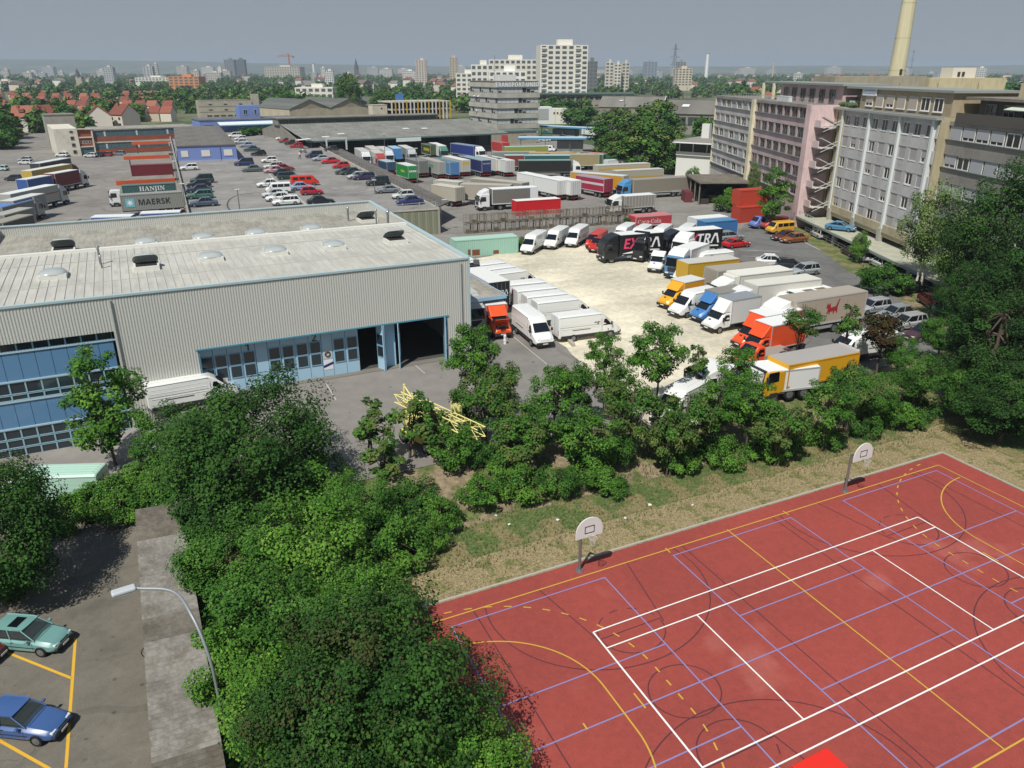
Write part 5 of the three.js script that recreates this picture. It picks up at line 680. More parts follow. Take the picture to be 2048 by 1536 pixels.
V('hatch','parked_car',90.04,1.5,-74.47,66,'#3a2426',null,'dark car in the lower garage, second opening','car','cars in the lower garage');
V('hatch','parked_car',89.02,1.5,-71.53,66,'#a9aeb2',null,'pale car in the lower garage, third opening','car','cars in the lower garage');
V('hatch','parked_car',87.91,1.5,-67.75,66,'#c9cccd',null,'white car at the near end of the lower garage','car','cars in the lower garage');
V('hatch','parked_car',-9.52,-0.588,-38.90,-33,'#6f9c98',{near:1},'teal hatchback with sunroof in the yellow-lined parking bay','car','cars in the yellow-lined bays',0.92);
V('sedan','parked_car',-9.68,-0.588,-33.09,-33,'#3f5f94',{near:1},'metallic blue saloon in the yellow-lined bay nearest the camera','car','cars in the yellow-lined bays',0.9);
V('sedan','parked_car',-12.52,-0.588,-39.55,-33,'#5a1f1d',null,'dark red car at the left picture edge below the teal hatchback','car','cars in the yellow-lined bays',0.9);
V('van','panel_van',-4.56,-0.6,-51.22,158,'#b4d6c6',{rearGlass:1},'mint green van with dark rear windows behind the hedge','van',null);
V('wagon','parked_car',-6.83,-0.6,-54.72,175,'#e2e4e3',null,'white car behind the big dark tree at the left','car',null);
V('hatch','parked_car',14.97,5.3,-190.76,176,'#dfe2e0',null,'white hatchback alone in front of the blue building','car','cars on the rooftop car park');
V('mpv','parked_car',15.63,5.3,-166.85,176,'#1f3a36',null,'dark green estate, farthest of the five by the left parapet','car','cars on the rooftop car park');
V('sedan','parked_car',14.44,5.3,-160.69,176,'#1c2026',null,'black car, second of the five by the left parapet','car','cars on the rooftop car park');
V('sedan','parked_car',13.77,5.3,-153.57,176,'#26304a',null,'navy car, middle of the five by the left parapet','car','cars on the rooftop car park');
V('wagon','parked_car',13.19,5.3,-145.92,176,'#3a6a5c',null,'green estate, fourth of the five by the left parapet','car','cars on the rooftop car park');
V('sedan','parked_car',12.91,5.3,-136.89,176,'#4c5a6e',null,'slate blue saloon, nearest of the five by the left parapet','car','cars on the rooftop car park');
V('mpv','parked_car',36.99,5.3,-281.25,176,'#e3e5e3',null,'white van-like car at the far end beside the awning','car','cars on the rooftop car park');
V('hatch','parked_car',36.82,5.3,-268.67,176,'#d5d8d8',null,'pale car next to the white van at the far end','car','cars on the rooftop car park');
V('sedan','parked_car',35.39,5.3,-255.57,176,'#b8bcc2',null,'silver car third from the far end of the deck','car','cars on the rooftop car park');
V('sedan','parked_car',35.41,5.3,-243.22,176,'#8f9bab',null,'silver-blue saloon in the far aisle row','car','cars on the rooftop car park');
V('sedan','parked_car',34.65,5.3,-229.80,176,'#3a5054',null,'dark teal saloon in the far aisle row','car','cars on the rooftop car park');
V('hatch','parked_car',34.11,5.3,-217.01,176,'#16181a',null,'black hatchback at the near end of the far aisle row','car','cars on the rooftop car park');
V('mpv','parked_car',27.55,5.3,-194.66,176,'#22305c',null,'navy hatchback ahead of the grey saloon in the middle aisle','car','cars on the rooftop car park');
V('sedan','parked_car',27.44,5.3,-181.63,176,'#5d6a68',null,'grey-green saloon in the middle aisle','car','cars on the rooftop car park');
V('hatch','parked_car',33.71,5.3,-198.62,176,'#e0e2e0',null,'white hatchback at the head of the middle block','car','cars on the rooftop car park');
V('wagon','parked_car',32.63,5.3,-185.34,176,'#c9cac8',null,'red-sided car with a long white roof in the middle block','car','cars on the rooftop car park');
V('sedan','parked_car',31.45,5.3,-177.62,176,'#c99aa2',null,'pale pink car in the middle block','car','cars on the rooftop car park');
V('hatch','parked_car',30.09,5.3,-180.85,-4,'#8f2330',null,'dark red car behind the black one in the middle block','car','cars on the rooftop car park');
V('sedan','parked_car',27.88,5.3,-172.03,-4,'#1d2226',null,'black saloon in the middle block','car','cars on the rooftop car park');
V('wagon','parked_car',27.60,5.3,-165.65,-4,'#24403c',null,'dark green estate just behind the red minibus','car','cars on the rooftop car park');
V('bus','minibus',28.23,5.3,-154.68,-4,'#d0331c',{L:5.2},'bright red minibus in the middle block of the car park','minibus','cars on the rooftop car park');
V('sedan','parked_car',26.45,5.3,-155.49,176,'#e2e4e2',null,'white saloon left of the red minibus','car','cars on the rooftop car park');
V('bus','minibus',26.51,5.3,-146.10,176,'#e2e4e2',{L:4.4},'white small van left of the crimson hatchback','minibus','cars on the rooftop car park');
V('sedan','parked_car',25.17,5.3,-141.71,176,'#c2c6c6',null,'silver saloon below the white van','car','cars on the rooftop car park');
V('sedan','parked_car',25.05,5.3,-137.16,176,'#dfe1df',null,'white saloon behind the white estate','car','cars on the rooftop car park');
V('wagon','parked_car',25.30,5.3,-132.30,176,'#e4e6e3',null,'white estate car, nearest in the left half of the block','car','cars on the rooftop car park');
V('sedan','parked_car',26.88,5.3,-148.94,-4,'#8fa3c4',null,'light blue saloon between red minibus and crimson hatchback','car','cars on the rooftop car park');
V('hatch','parked_car',27.44,5.3,-142.22,-4,'#b01f30',null,'crimson hatchback behind the black saloon','car','cars on the rooftop car park');
V('sedan','parked_car',26.09,5.3,-130.53,-4,'#15171a',null,'black saloon nearest the hall parapet','car','cars on the rooftop car park');
V('sedan','parked_car',50.26,5.3,-280.85,176,'#5a2226',null,'maroon car at the far right end of the deck','car','cars on the rooftop car park');
V('hatch','parked_car',48.77,5.3,-263.94,176,'#dcdedd',null,'white hatchback at the far right end of the deck','car','cars on the rooftop car park');
V('sedan','parked_car',48.39,5.3,-253.61,176,'#8f3440',null,'dull red saloon near the far right end','car','cars on the rooftop car park');
V('sedan','parked_car',48.63,5.3,-245.84,176,'#262b33',null,'dark saloon near the far right end','car','cars on the rooftop car park');
V('hatch','parked_car',47.47,5.3,-234.82,176,'#c01d2a',null,'red hatchback by the white parasol','car','cars on the rooftop car park');
V('mpv','parked_car',46.23,5.3,-205.01,176,'#26304a',null,'navy van-like car at the start of the railing row','car','cars on the rooftop car park');
V('sedan','parked_car',46.20,5.3,-197.14,176,'#a4acae',null,'silver saloon at the start of the railing row','car','cars on the rooftop car park');
V('sedan','parked_car',46.84,5.3,-190.48,176,'#c3202c',null,'bright red saloon, farther of two in the railing row','car','cars on the rooftop car park');
V('hatch','parked_car',46.35,5.3,-179.84,176,'#c8202a',null,'bright red hatchback, nearer of two in the railing row','car','cars on the rooftop car park');
V('hatch','parked_car',44.19,5.3,-168.62,176,'#3a4446',null,'dark grey hatchback after the red cars','car','cars on the rooftop car park');
V('sedan','parked_car',45.71,5.3,-167.17,176,'#2c3a3a',null,'dark green-grey saloon in the railing row','car','cars on the rooftop car park');
V('hatch','parked_car',44.49,5.3,-159.79,176,'#b4babd',null,'silver hatchback in the railing row','car','cars on the rooftop car park');
V('wagon','parked_car',45.76,5.3,-157.78,176,'#352f52',null,'dark violet estate with roof rack in the railing row','car','cars on the rooftop car park');
V('mpv','parked_car',45.77,5.3,-148.32,176,'#142420',null,'black off-road car in the railing row','car','cars on the rooftop car park');
V('coupe','parked_car',44.40,5.3,-138.13,176,'#80888e',null,'silver-grey coupe in the railing row','car','cars on the rooftop car park');
V('hatch','parked_car',44.60,5.3,-130.38,176,'#c9d0cc',null,'pale hatchback second nearest in the railing row','car','cars on the rooftop car park');
V('sedan','parked_car',43.78,5.3,-123.68,176,'#2a3268',null,'navy saloon nearest in the railing row, behind the white railing','car','cars on the rooftop car park');
V('hatch','parked_car',54.15,5.3,-220.74,176,'#2a2c30',null,'dark car under the corner of the dock roof','car','cars on the rooftop car park');
V('hatch','parked_car',-6.93,1.5,-273.15,150,'#cfd3d3',null,'pale small car at the corner of the white end wall','car','cars by the left building');
V('hatch','parked_car',-5.22,1.5,-273.95,150,'#22282c',null,'dark car with glinting windscreen before the brick bands','car','cars by the left building');
V('hatch','parked_car',-2.67,1.5,-274.37,150,'#8f3038',null,'dull red car before the brick bands','car','cars by the left building');
V('hatch','parked_car',0.87,1.5,-276.03,150,'#7c868c',null,'grey car before the brick bands','car','cars by the left building');
V('hatch','parked_car',-14.73,1.5,-278.59,150,'#dfe2e0',null,'white car at the tree beside the white end wall','car','cars by the left building');
V('hatch','parked_car',-22.93,1.5,-259.82,150,'#d9dcdb',null,'white car at the far end of the left trailers','car','cars by the left building');
V('hatch','parked_car',-23.71,1.5,-267.97,150,'#aab2b6',null,'silver car on the road by the left trees','car','cars by the left building');
V('hatch','parked_car',-22.54,1.5,-220.93,150,'#2b3136',null,'dark car between the left trailers','car','cars by the left building');
V('hatch','parked_car',-27.53,1.5,-245.61,150,'#b9cfca',null,'pale green car at the left picture edge','car','cars by the left building');
V('trailer','semi_truck',61.20,1.5,-225.53,-97,null,{L:11,side:'#c9cac6',roof:'#c3c1bb',cab:'#d5d8d8'},'grey-white lorry at the left end of the docks','trailer','lorries standing at the dock hall');
V('trailer','semi_trailer',65.67,1.5,-230.41,-97,null,{L:12,side:'#bfc1be',roof:'#c6c3bb'},'pale trailer second from the left at the docks','trailer','lorries standing at the dock hall');
V('trailer','semi_truck',63.02,1.5,-216.85,-97,null,{L:9,side:'#b4b6b4',roof:'#c4c1b8',cab:'#a8423c'},'lorry with red and white cab standing out from the docks','trailer','lorries standing at the dock hall');
V('trailer','semi_truck',68.07,1.5,-227.14,-97,null,{L:12,side:'#c8cac8',roof:'#c9c6bd',cab:'#cdd3d8'},'white lorry with dark windscreen, fourth at the docks','trailer','lorries standing at the dock hall');
V('trailer','semi_trailer',71.42,1.5,-227.01,-97,null,{L:9,side:'#4a82b8',roof:'#9cc4d8'},'light blue trailer at the docks','trailer','lorries standing at the dock hall');
V('trailer','semi_truck',75.03,1.5,-228.29,-97,null,{L:12.5,side:'#8f9492',roof:'#c9cac4',cab:'#b4b9ba'},'grey lorry with pale roof right of the light blue trailer','trailer','lorries standing at the dock hall');
V('trailer','semi_trailer',83.40,1.5,-223.28,90,null,{L:8,side:'#3a4f34',roof:'#4e6248',rear:'#3f5638',panel:['#b5a02c',1,6,2.2,0.8]},'dark green trailer with yellow patch at the docks','trailer','lorries standing at the dock hall');
V('trailer','semi_truck',86.24,1.5,-232.38,-97,null,{L:12,side:'#d9dcd9',roof:'#e0e2de',cab:'#4f7f6c'},'white lorry with green cab at the docks','trailer','lorries standing at the dock hall');
V('trailer','semi_truck',91.52,1.5,-228.16,-80,null,{L:13,side:'#2b3a7c',roof:'#7f93a8',cab:'#e6e8e6',edge:'#9fa3a6'},'navy semi-trailer truck with white cab pulling out of the docks','trailer','lorries standing at the dock hall');
V('trailer','semi_trailer',105.98,1.5,-229.49,-90,null,{L:8,side:'#b03c3a',roof:'#b95a52'},'red trailer deep in the dock hall','trailer','lorries standing at the dock hall');
V('trailer','semi_trailer',60.36,1.5,-192.59,92,null,{L:7,top:3.2,side:'#2d4a64',roof:'#a9bcc4',rear:'#2d4a64'},'low dark blue trailer left of the green one','trailer','trailers in the middle of the truck yard');
V('trailer','semi_trailer',60.01,1.5,-175.18,92,null,{L:8,side:'#1f8a44',roof:'#d5dad6',rear:'#21914a',panel:['#b9b23a',2.5,5,2.3,0.5],rearPanel:['#cfe3d6',2.6,0.4]},'bright green trailer with yellow lettering patch','trailer','trailers in the middle of the truck yard');
V('trailer','semi_trailer',65.62,1.5,-183.66,92,null,{L:9,side:'#6f716c',roof:'#80827c',rear:'#767974'},'dull grey trailer beside the bright green one','trailer','trailers in the middle of the truck yard');
V('trailer','semi_trailer',69.21,1.5,-179.85,92,null,{L:12,side:'#9c9c96',roof:'#aaa89f',rear:'#a6a59e',panel:['#5f9488',3,8,2.4,0.7]},'beige-grey trailer with teal stripe','trailer','trailers in the middle of the truck yard');
V('trailer','semi_trailer',71.25,1.5,-177.45,92,null,{L:13,side:'#4f7ca8',roof:'#5f7f88',rear:'#4f80b4'},'blue trailer with pale lettering on its doors','trailer','trailers in the middle of the truck yard');
V('trailer','semi_trailer',75.82,1.5,-181.41,92,null,{L:12,side:'#b9b9b4',roof:'#dadbd5',rear:'#c4c3ba',rearPanel:['#d3b944',2.9,0.6]},'pale trailer with yellow band on its rear','trailer','trailers in the middle of the truck yard');
V('trailer','semi_trailer',80.10,1.5,-178.47,92,null,{L:13,side:'#27305e',roof:'#86a4ac',rear:'#2a3466',rearPanel:['#8f96b4',3.1,0.3]},'navy trailer with white mark on its rear','trailer','trailers in the middle of the truck yard');
V('trailer','semi_trailer',84.33,1.5,-179.83,92,null,{L:11,side:'#cfd1cd',roof:'#d9dad6',rear:'#d3d1c6'},'white trailer with a dark sign on its rear','trailer','trailers in the middle of the truck yard');
V('trailer','semi_trailer',85.43,1.5,-176.09,92,null,{L:12,side:'#cfd1cf',roof:'#d9dad6',rear:'#c9cbc9'},'white trailer beside the long black one','trailer','trailers in the middle of the truck yard');
V('trailer','semi_truck',87.42,1.5,-175.75,-23,null,{L:13,side:'#20231f',roof:'#7fa39c',cab:'#e4e6e4',edge:'#6f7472'},'long black semi-trailer truck with white cab','trailer','trailers in the middle of the truck yard');
V('trailer','semi_trailer',99.86,1.5,-209.96,-12,null,{L:13,side:'#8f9440',roof:'#9ec4aa'},'olive yellow trailer with pale green roof near the tower','trailer','trailers in the middle of the truck yard');
V('trailer','semi_trailer',90.30,1.5,-197.74,-20,null,{L:12,side:'#7c8a84',roof:'#8fa39c'},'grey-green trailer behind the white ones','trailer','trailers in the middle of the truck yard');
V('trailer','semi_trailer',89.69,1.5,-188.60,-20,null,{L:11,side:'#7a3a36',roof:'#a8c9c0'},'trailer with pale green roof and reddish side','trailer','trailers in the middle of the truck yard');
V('trailer','semi_trailer',94.37,1.5,-186.32,-25,null,{L:12,side:'#2f5b5c',roof:'#a9cfd0'},'dark teal trailer with pale roof behind the black one','trailer','trailers in the middle of the truck yard');
V('trailer','semi_trailer',98.78,1.5,-192.06,-25,null,{L:15,side:'#b07a34',roof:'#c9a06a'},'long ochre trailer behind the dark teal one','trailer','trailers in the middle of the truck yard');
V('trailer','semi_trailer',101.45,1.5,-185.28,-25,null,{L:13,side:'#9a8f6a',roof:'#b3ac92'},'long tan trailer right of the ochre one','trailer','trailers in the middle of the truck yard');
V('trailer','semi_trailer',108.38,1.5,-189.96,-62,null,{L:13,side:'#3d5c48',roof:'#8fbfa6',rear:'#34523c',cab:'#34523c'},'long green trailer with mint roof','trailer','trailers in the middle of the truck yard');
V('trailer','semi_truck',120.49,1.5,-182.24,172,null,{L:10.5,side:'#c41f2c',roof:'#d98a86',cab:'#e0e2e0'},'red box truck with white cab in front of the big trees','trailer','trailers in the middle of the truck yard');
V('trailer','semi_trailer',117.03,1.5,-172.59,178,null,{L:6,top:3.2,side:'#d5d8d6',roof:'#c6d6dc',two:1},'white box trailer at the edge of the big trees','trailer','trailers in the middle of the truck yard');
V('trailer','semi_trailer',112.70,1.5,-157.03,176,null,{L:14,side:'#b4ad98',roof:'#c9cac6',stripe:[['#c9a52c',2.9,0.35]]},'beige trailer with yellow stripe, left of two','trailer','trailers in the middle of the truck yard');
V('trailer','semi_trailer',108.74,1.5,-146.30,176,null,{L:12,side:'#a9a596',roof:'#c4c4c0',stripe:[['#b9962c',2.4,0.3]]},'beige trailer with yellow stripe, right of two','trailer','trailers in the middle of the truck yard');
V('trailer','tarp_truck',105.65,1.5,-133.02,176,null,{L:13.5,top:3.9,side:'#8b8579',roof:'#98938a',cab:'#4f93c4',text:['M',0.01,'#8b8579']},'grey tarpaulin truck with light blue cab','trailer','trailers in the middle of the truck yard');
V('trailer','semi_trailer',78.12,1.5,-144.83,95,null,{L:9,side:'#dfe1df',roof:'#e4e6e4',rear:'#d9dbd9'},'white trailer, farthest of three white ones in a cluster','trailer','trailers in the middle of the truck yard');
V('trailer','semi_trailer',78.69,1.5,-137.98,95,null,{L:9,side:'#dfe1df',roof:'#e4e6e4',rear:'#d9dbd9'},'white trailer, left of the two nearest white ones','trailer','trailers in the middle of the truck yard');
V('trailer','semi_trailer',80.89,1.5,-136.48,95,null,{L:8,side:'#d9dcda',roof:'#e4e6e4',rear:'#d3d6d4'},'white trailer, right of the two nearest white ones','trailer','trailers in the middle of the truck yard');
V('trailer','semi_trailer',88.84,1.5,-136.93,100,null,{L:9,top:3.8,side:'#9e3048',roof:'#9f93a6',rear:'#9e3048',stripe:[['#c9c2c4',2.45,0.45]],two:1},'maroon trailer with white stripe','trailer','trailers in the middle of the truck yard');
V('trailer','semi_trailer',94.15,1.5,-138.53,118,null,{L:13,side:'#c08f24',roof:'#c9d3d0',rear:'#d9d6ca'},'ochre yellow trailer with white rear doors','trailer','trailers in the middle of the truck yard');
V('trailer','semi_trailer',70.27,1.5,-137.95,118,null,{L:13,side:'#8f8c84',roof:'#b4ae9c'},'long trailer with tan roof behind the white curtain truck','trailer','trailers in the middle of the truck yard');
V('trailer','semi_trailer',66.48,1.5,-136.49,140,null,{L:10,side:'#a39c90',roof:'#b4ac9c'},'low tan trailer roof behind the white curtain truck','trailer','trailers in the middle of the truck yard');
V('trailer','semi_truck',70.03,1.5,-133.27,174,null,{L:9.2,top:3.9,side:'#76756e',roof:'#e4e8e8',cab:'#e4e7e8',panel:['#dfe4e8',0,1.6,1.3,2.5],edge:'#d5dadd'},'white curtain-sided semi-truck with grey side and big cab','trailer','trailers in the middle of the truck yard');
V('container','shipping_container',71.18,1.5,-126.51,176,null,{L:8.8,y0:0,h:2.6,c:'#c41a22',roof:'#e4e1de'},'bright red container with white roof standing on the asphalt','container',null);
V('trailer','semi_truck',87.08,1.5,-119.16,176,null,{L:6.6,top:3.3,two:1,side:'#8b8983',roof:'#dfe4e4',ribs:10,ribC:'#b3b1aa',cab:'#e2e4e2',ctop:2.7},'white lorry with grey ribbed curtain beyond the racks','trailer','trailers in the middle of the truck yard');
V('trailer','semi_trailer',57.56,1.5,-153.21,-60,null,{L:6.5,top:3.6,two:1,side:'#b5b0a0',roof:'#c6c2b4'},'beige tarpaulin trailer, farther of two beside the dock canopy','trailer','trailers in the middle of the truck yard');
V('trailer','semi_trailer',57.07,1.5,-139.71,110,null,{L:7,top:3.7,two:1,side:'#b5b0a0',roof:'#c9c5b8',rear:'#bcb8aa'},'beige tarpaulin trailer with bright tail, nearer of two beside the dock canopy','trailer','trailers in the middle of the truck yard');
V('trailer','soda_trailer',80.84,1.5,-105.84,176,null,{L:7,top:2.2,two:1,y0:0.6,side:'#b23e46',roof:'#c9787a',text:['Coca-Cola',0.66,'#dcbcbe',0.62,1.35,1]},'low red trailer with white script lettering by the racks','trailer',null);
V('container','shipping_container',85.54,1.5,-95.25,176,null,{L:6.1,y0:0,h:2.6,c:'#3a6ea3',roof:'#4f84ac'},'blue ribbed container beside the black box lorry','container',null);
V('container','shipping_container',85.51,1.5,-97.45,176,null,{L:6.1,y0:0,h:2.8,c:'#d5d8d5',roof:'#dfe2df'},'white container behind the blue ribbed one','container',null);
V('container','shipping_container',100.96,1.5,-105.09,176,null,{L:6.1,y0:2.6,h:2.6,c:'#b0402c'},'orange-red container on top of a stack beside the open shed','container',null);
V('container','shipping_container',98.95,1.5,-103.58,176,null,{L:5.2,y0:0,h:2.6,c:'#a83c2a'},'orange-red container at the bottom of the stack beside the open shed','container',null);
V('container','mint_container',49.17,1.5,-99.67,174,null,{L:9.5,y0:0,h:2.4,c:'#9cc4b4',roof:'#a9cabc'},'long mint green container with rust patches at the sand edge','container',null);
V('trailer','flat_trailer',107.60,1.5,-132.83,176,null,{L:6.3,top:1.35,y0:1,two:1,side:'#a9b0ae',roof:'#b9c0bd'},'empty grey flat trailer in front of the open shed','trailer',null);
V('trailer','semi_trailer',-19.03,1.5,-219.05,62,null,{L:13,side:'#3a3f44',roof:'#d3d9d8'},'dark trailer with white roof, farthest in the left row','trailer','trailers along the left yard');
V('trailer','semi_truck',-19.54,1.5,-203.24,58,null,{L:14,side:'#b9a04a',roof:'#d9d8cc',cab:'#5a3a34'},'yellow-sided trailer truck second in the left row','trailer','trailers along the left yard');
V('trailer','semi_trailer',-19.32,1.5,-188.47,56,null,{L:7.5,top:3.8,side:'#3a5a96',roof:'#d3dadb'},'blue box trailer at the tail of the dark red lorry','trailer','trailers along the left yard');
V('trailer','semi_truck',-14.69,1.5,-195.09,56,null,{L:8,side:'#6a2a30',roof:'#d9dfdf',cab:'#c9cccb'},'dark red lorry with white roof in the left row','trailer','trailers along the left yard');
V('trailer','semi_truck',-20.10,1.5,-164.95,58,null,{L:13,side:'#a3a59f',roof:'#dfe3e2',cab:'#b9c0c2',stripe:[['#9a4a44',2.6,0.2]]},'pale grey lorry with rounded white roof in the left row','trailer','trailers along the left yard');
V('trailer','semi_trailer',-18.86,1.5,-155.72,62,null,{L:9,side:'#83888a',roof:'#d0d3cf',rear:'#8d9294'},'grey container trailer in the left row','trailer','trailers along the left yard');
V('trailer','semi_trailer',-20.24,1.5,-151.89,62,null,{L:8.5,top:3.6,side:'#74797a',roof:'#5f86c0',cab:'#8d9294'},'trailer with blue roof at the left picture edge','trailer','trailers along the left yard');
V('trailer','semi_trailer',-19.07,1.5,-143.13,62,null,{L:7.5,top:3.6,side:'#7d7f7b',roof:'#a9aa9f'},'grey-green trailer near the hall roof at the left edge','trailer','trailers along the left yard');
V('trailer','semi_trailer',-18.63,1.5,-136.17,62,null,{L:7.5,top:3.5,side:'#4a4c4b',roof:'#9a9684'},'dark tarpaulin trailer nearest the hall at the left edge','trailer','trailers along the left yard');
V('container','dock_container',10.35,1.5,-206.22,176,null,{L:9,h:2.7,chassis:1,c:'#6a2029',roof:'#7a2f33'},'maroon container trailer at the orange docks','container',null);
V('container','dock_container',10.26,1.5,-207.64,176,null,{L:5,y0:0.6,h:2.0,c:'#cf5a34',roof:'#e0a08c'},'orange low container beside the maroon one','container',null);
V('container','dock_container',8.51,1.5,-169.91,180,null,{L:9.6,h:2.7,chassis:1,cab:'#dfe2e1',c:'#3f5f60',roof:'#5a7472',ty:0.68,text:['HANJIN',0.85,'#d9dcda',0.4,1],shift:-0.15},'teal lettered container truck with white cab under the orange canopy','container',null);
V('container','dock_container',8.79,1.5,-157.12,181,null,{L:10.4,y0:1.05,h:2.75,chassis:1,c:'#8b8d88',roof:'#94968f',text:['MAERSK',1.0,'#2c3032',0.5],star:1,shift:-0.03},'grey container with pale star emblem and large dark letters','container',null);
V('rigid','box_lorry',0.01,1.5,-135.90,163,null,{L:6,top:3.3,side:'#3a489a',roof:'#dfe5e6',cab:'#9ab0b8',ctop:2.4,spoiler:0},'blue box lorry with pale cab behind the hall roof','truck',null);
V('trailer','box_trailer',7.06,1.5,-136.95,170,null,{L:6,top:3.3,two:1,side:'#3f4a9e',roof:'#dfe5e6'},'blue box trailer beside the blue lorry behind the hall','trailer',null);
V('sedan','parked_car',140.75,1.5,-265.80,-30,'#dfe1df',null,'white car left in front of the tower car park','car','cars beside the office tower');
V('sedan','parked_car',144.03,1.5,-266.31,-30,'#2f3638',null,'dark car beside the white one in the tower car park','car','cars beside the office tower');
V('wagon','parked_car',152.22,1.5,-264.02,-30,'#e2e4e2',null,'white estate in the tower car park','car','cars beside the office tower');
V('sedan','parked_car',155.44,1.5,-280.96,-30,'#7a3a42',null,'maroon car in the tower car park','car','cars beside the office tower');
V('hatch','parked_car',153.19,1.5,-272.77,-30,'#343c44',null,'dark blue car in the tower car park','car','cars beside the office tower');
V('sedan','parked_car',158.74,1.5,-297.81,-30,'#3c6a72',null,'teal car at the white shed','car','cars beside the office tower');
V('hatch','parked_car',156.27,1.5,-264.18,-30,'#cfd2d0',null,'pale car at the right of the tower car park','car','cars beside the office tower');
V('bus','minibus',123.19,1.5,-230.38,-40,'#e2e4e2',{L:4.5},'white small van at the light blue canopy','minibus',null);
V('van','panel_van',169.24,1.5,-281.47,-70,'#e4e6e3',null,'white van behind the tower car park','van',null);
V('van','service_truck',-1.43,gh(1.6,-61.5),-61.34,3,'#e4e6e3',{h:2.5},'white service truck with red beacon beside the hall facade','van',null);
{ // extras on a few vehicles
  const find = n => scene.getObjectByName(n);
  const cat = find('cat_trailer'); if (cat) { const s = new THREE.Shape([[0, .5], [.12, .95], [.22, .78], [.38, .78], [.48, .95], [.58, .5], [.62, .42], [1.25, .5], [1.45, .95], [1.6, 1.25], [1.72, 1.2], [1.6, .85], [1.5, .4], [1.55, -.2], [1.42, -.2], [1.3, .05], [1.15, .05], [1.1, -.25], [.97, -.25], [.95, .05], [.6, .02], [.52, -.25], [.4, -.25], [.38, .05], [.22, -.2], [.1, -.15], [.25, .3]].map(p => new THREE.Vector2(...p))); for (const d of [1, -1]) add(cat, 'cat_emblem', new THREE.ShapeGeometry(s), M('#a3262c', .6), d > 0 ? 5.2 : 5.4, 2.3, d * 1.27, d > 0 ? 0 : PI); }
  const svc = find('service_truck'); if (svc) { add(svc, 'beacon', gcyl(.08, .1, .22, 0, 0, 0), M('#b8261c', .3), 3.6, 2.56, 0); }
  const ref = find('reefer_trailer'); if (ref) { const u = add(ref, 'cooling_unit', rb(.6, 1.2, 1.9, .08), M('#dcdcd2', .5), 7.5, 3.15, 0); bx(u, 'unit_grille', TRIM, .03, .5, 1.3, .3, -.3, 0); }
  const mint = find('mint_container'); if (mint) for (const [x, w, h] of [[6.4, 1.1, .8], [7.4, .35, .9], [3.4, .8, .5]]) bx(mint, 'rust_patch', M('#7d4b32', .9), w, h, .012, x, .15, -1.235);
  const sl = find('slatted_lorry'); if (sl) for (let i = 0; i < 6; i++) bx(sl, 'rear_slat', M('#d6d8da', .5), .05, .16, 2.2, -.06, 1.2 + i * .36, 0);
}
// ---- plants --------------------------------------------------------------------------------------
const leafM = new THREE.MeshPhysicalMaterial({ vertexColors: true, roughness: .8, specularIntensity: .35, transmission: .14, thickness: 0, side: THREE.DoubleSide, ior: 1.3 });
const leafFar = new THREE.MeshPhysicalMaterial({ vertexColors: true, roughness: .9, specularIntensity: .3, side: THREE.DoubleSide });
const barkM = M('#5a4f43', .95), birchM = M('#cfcabd', .8);
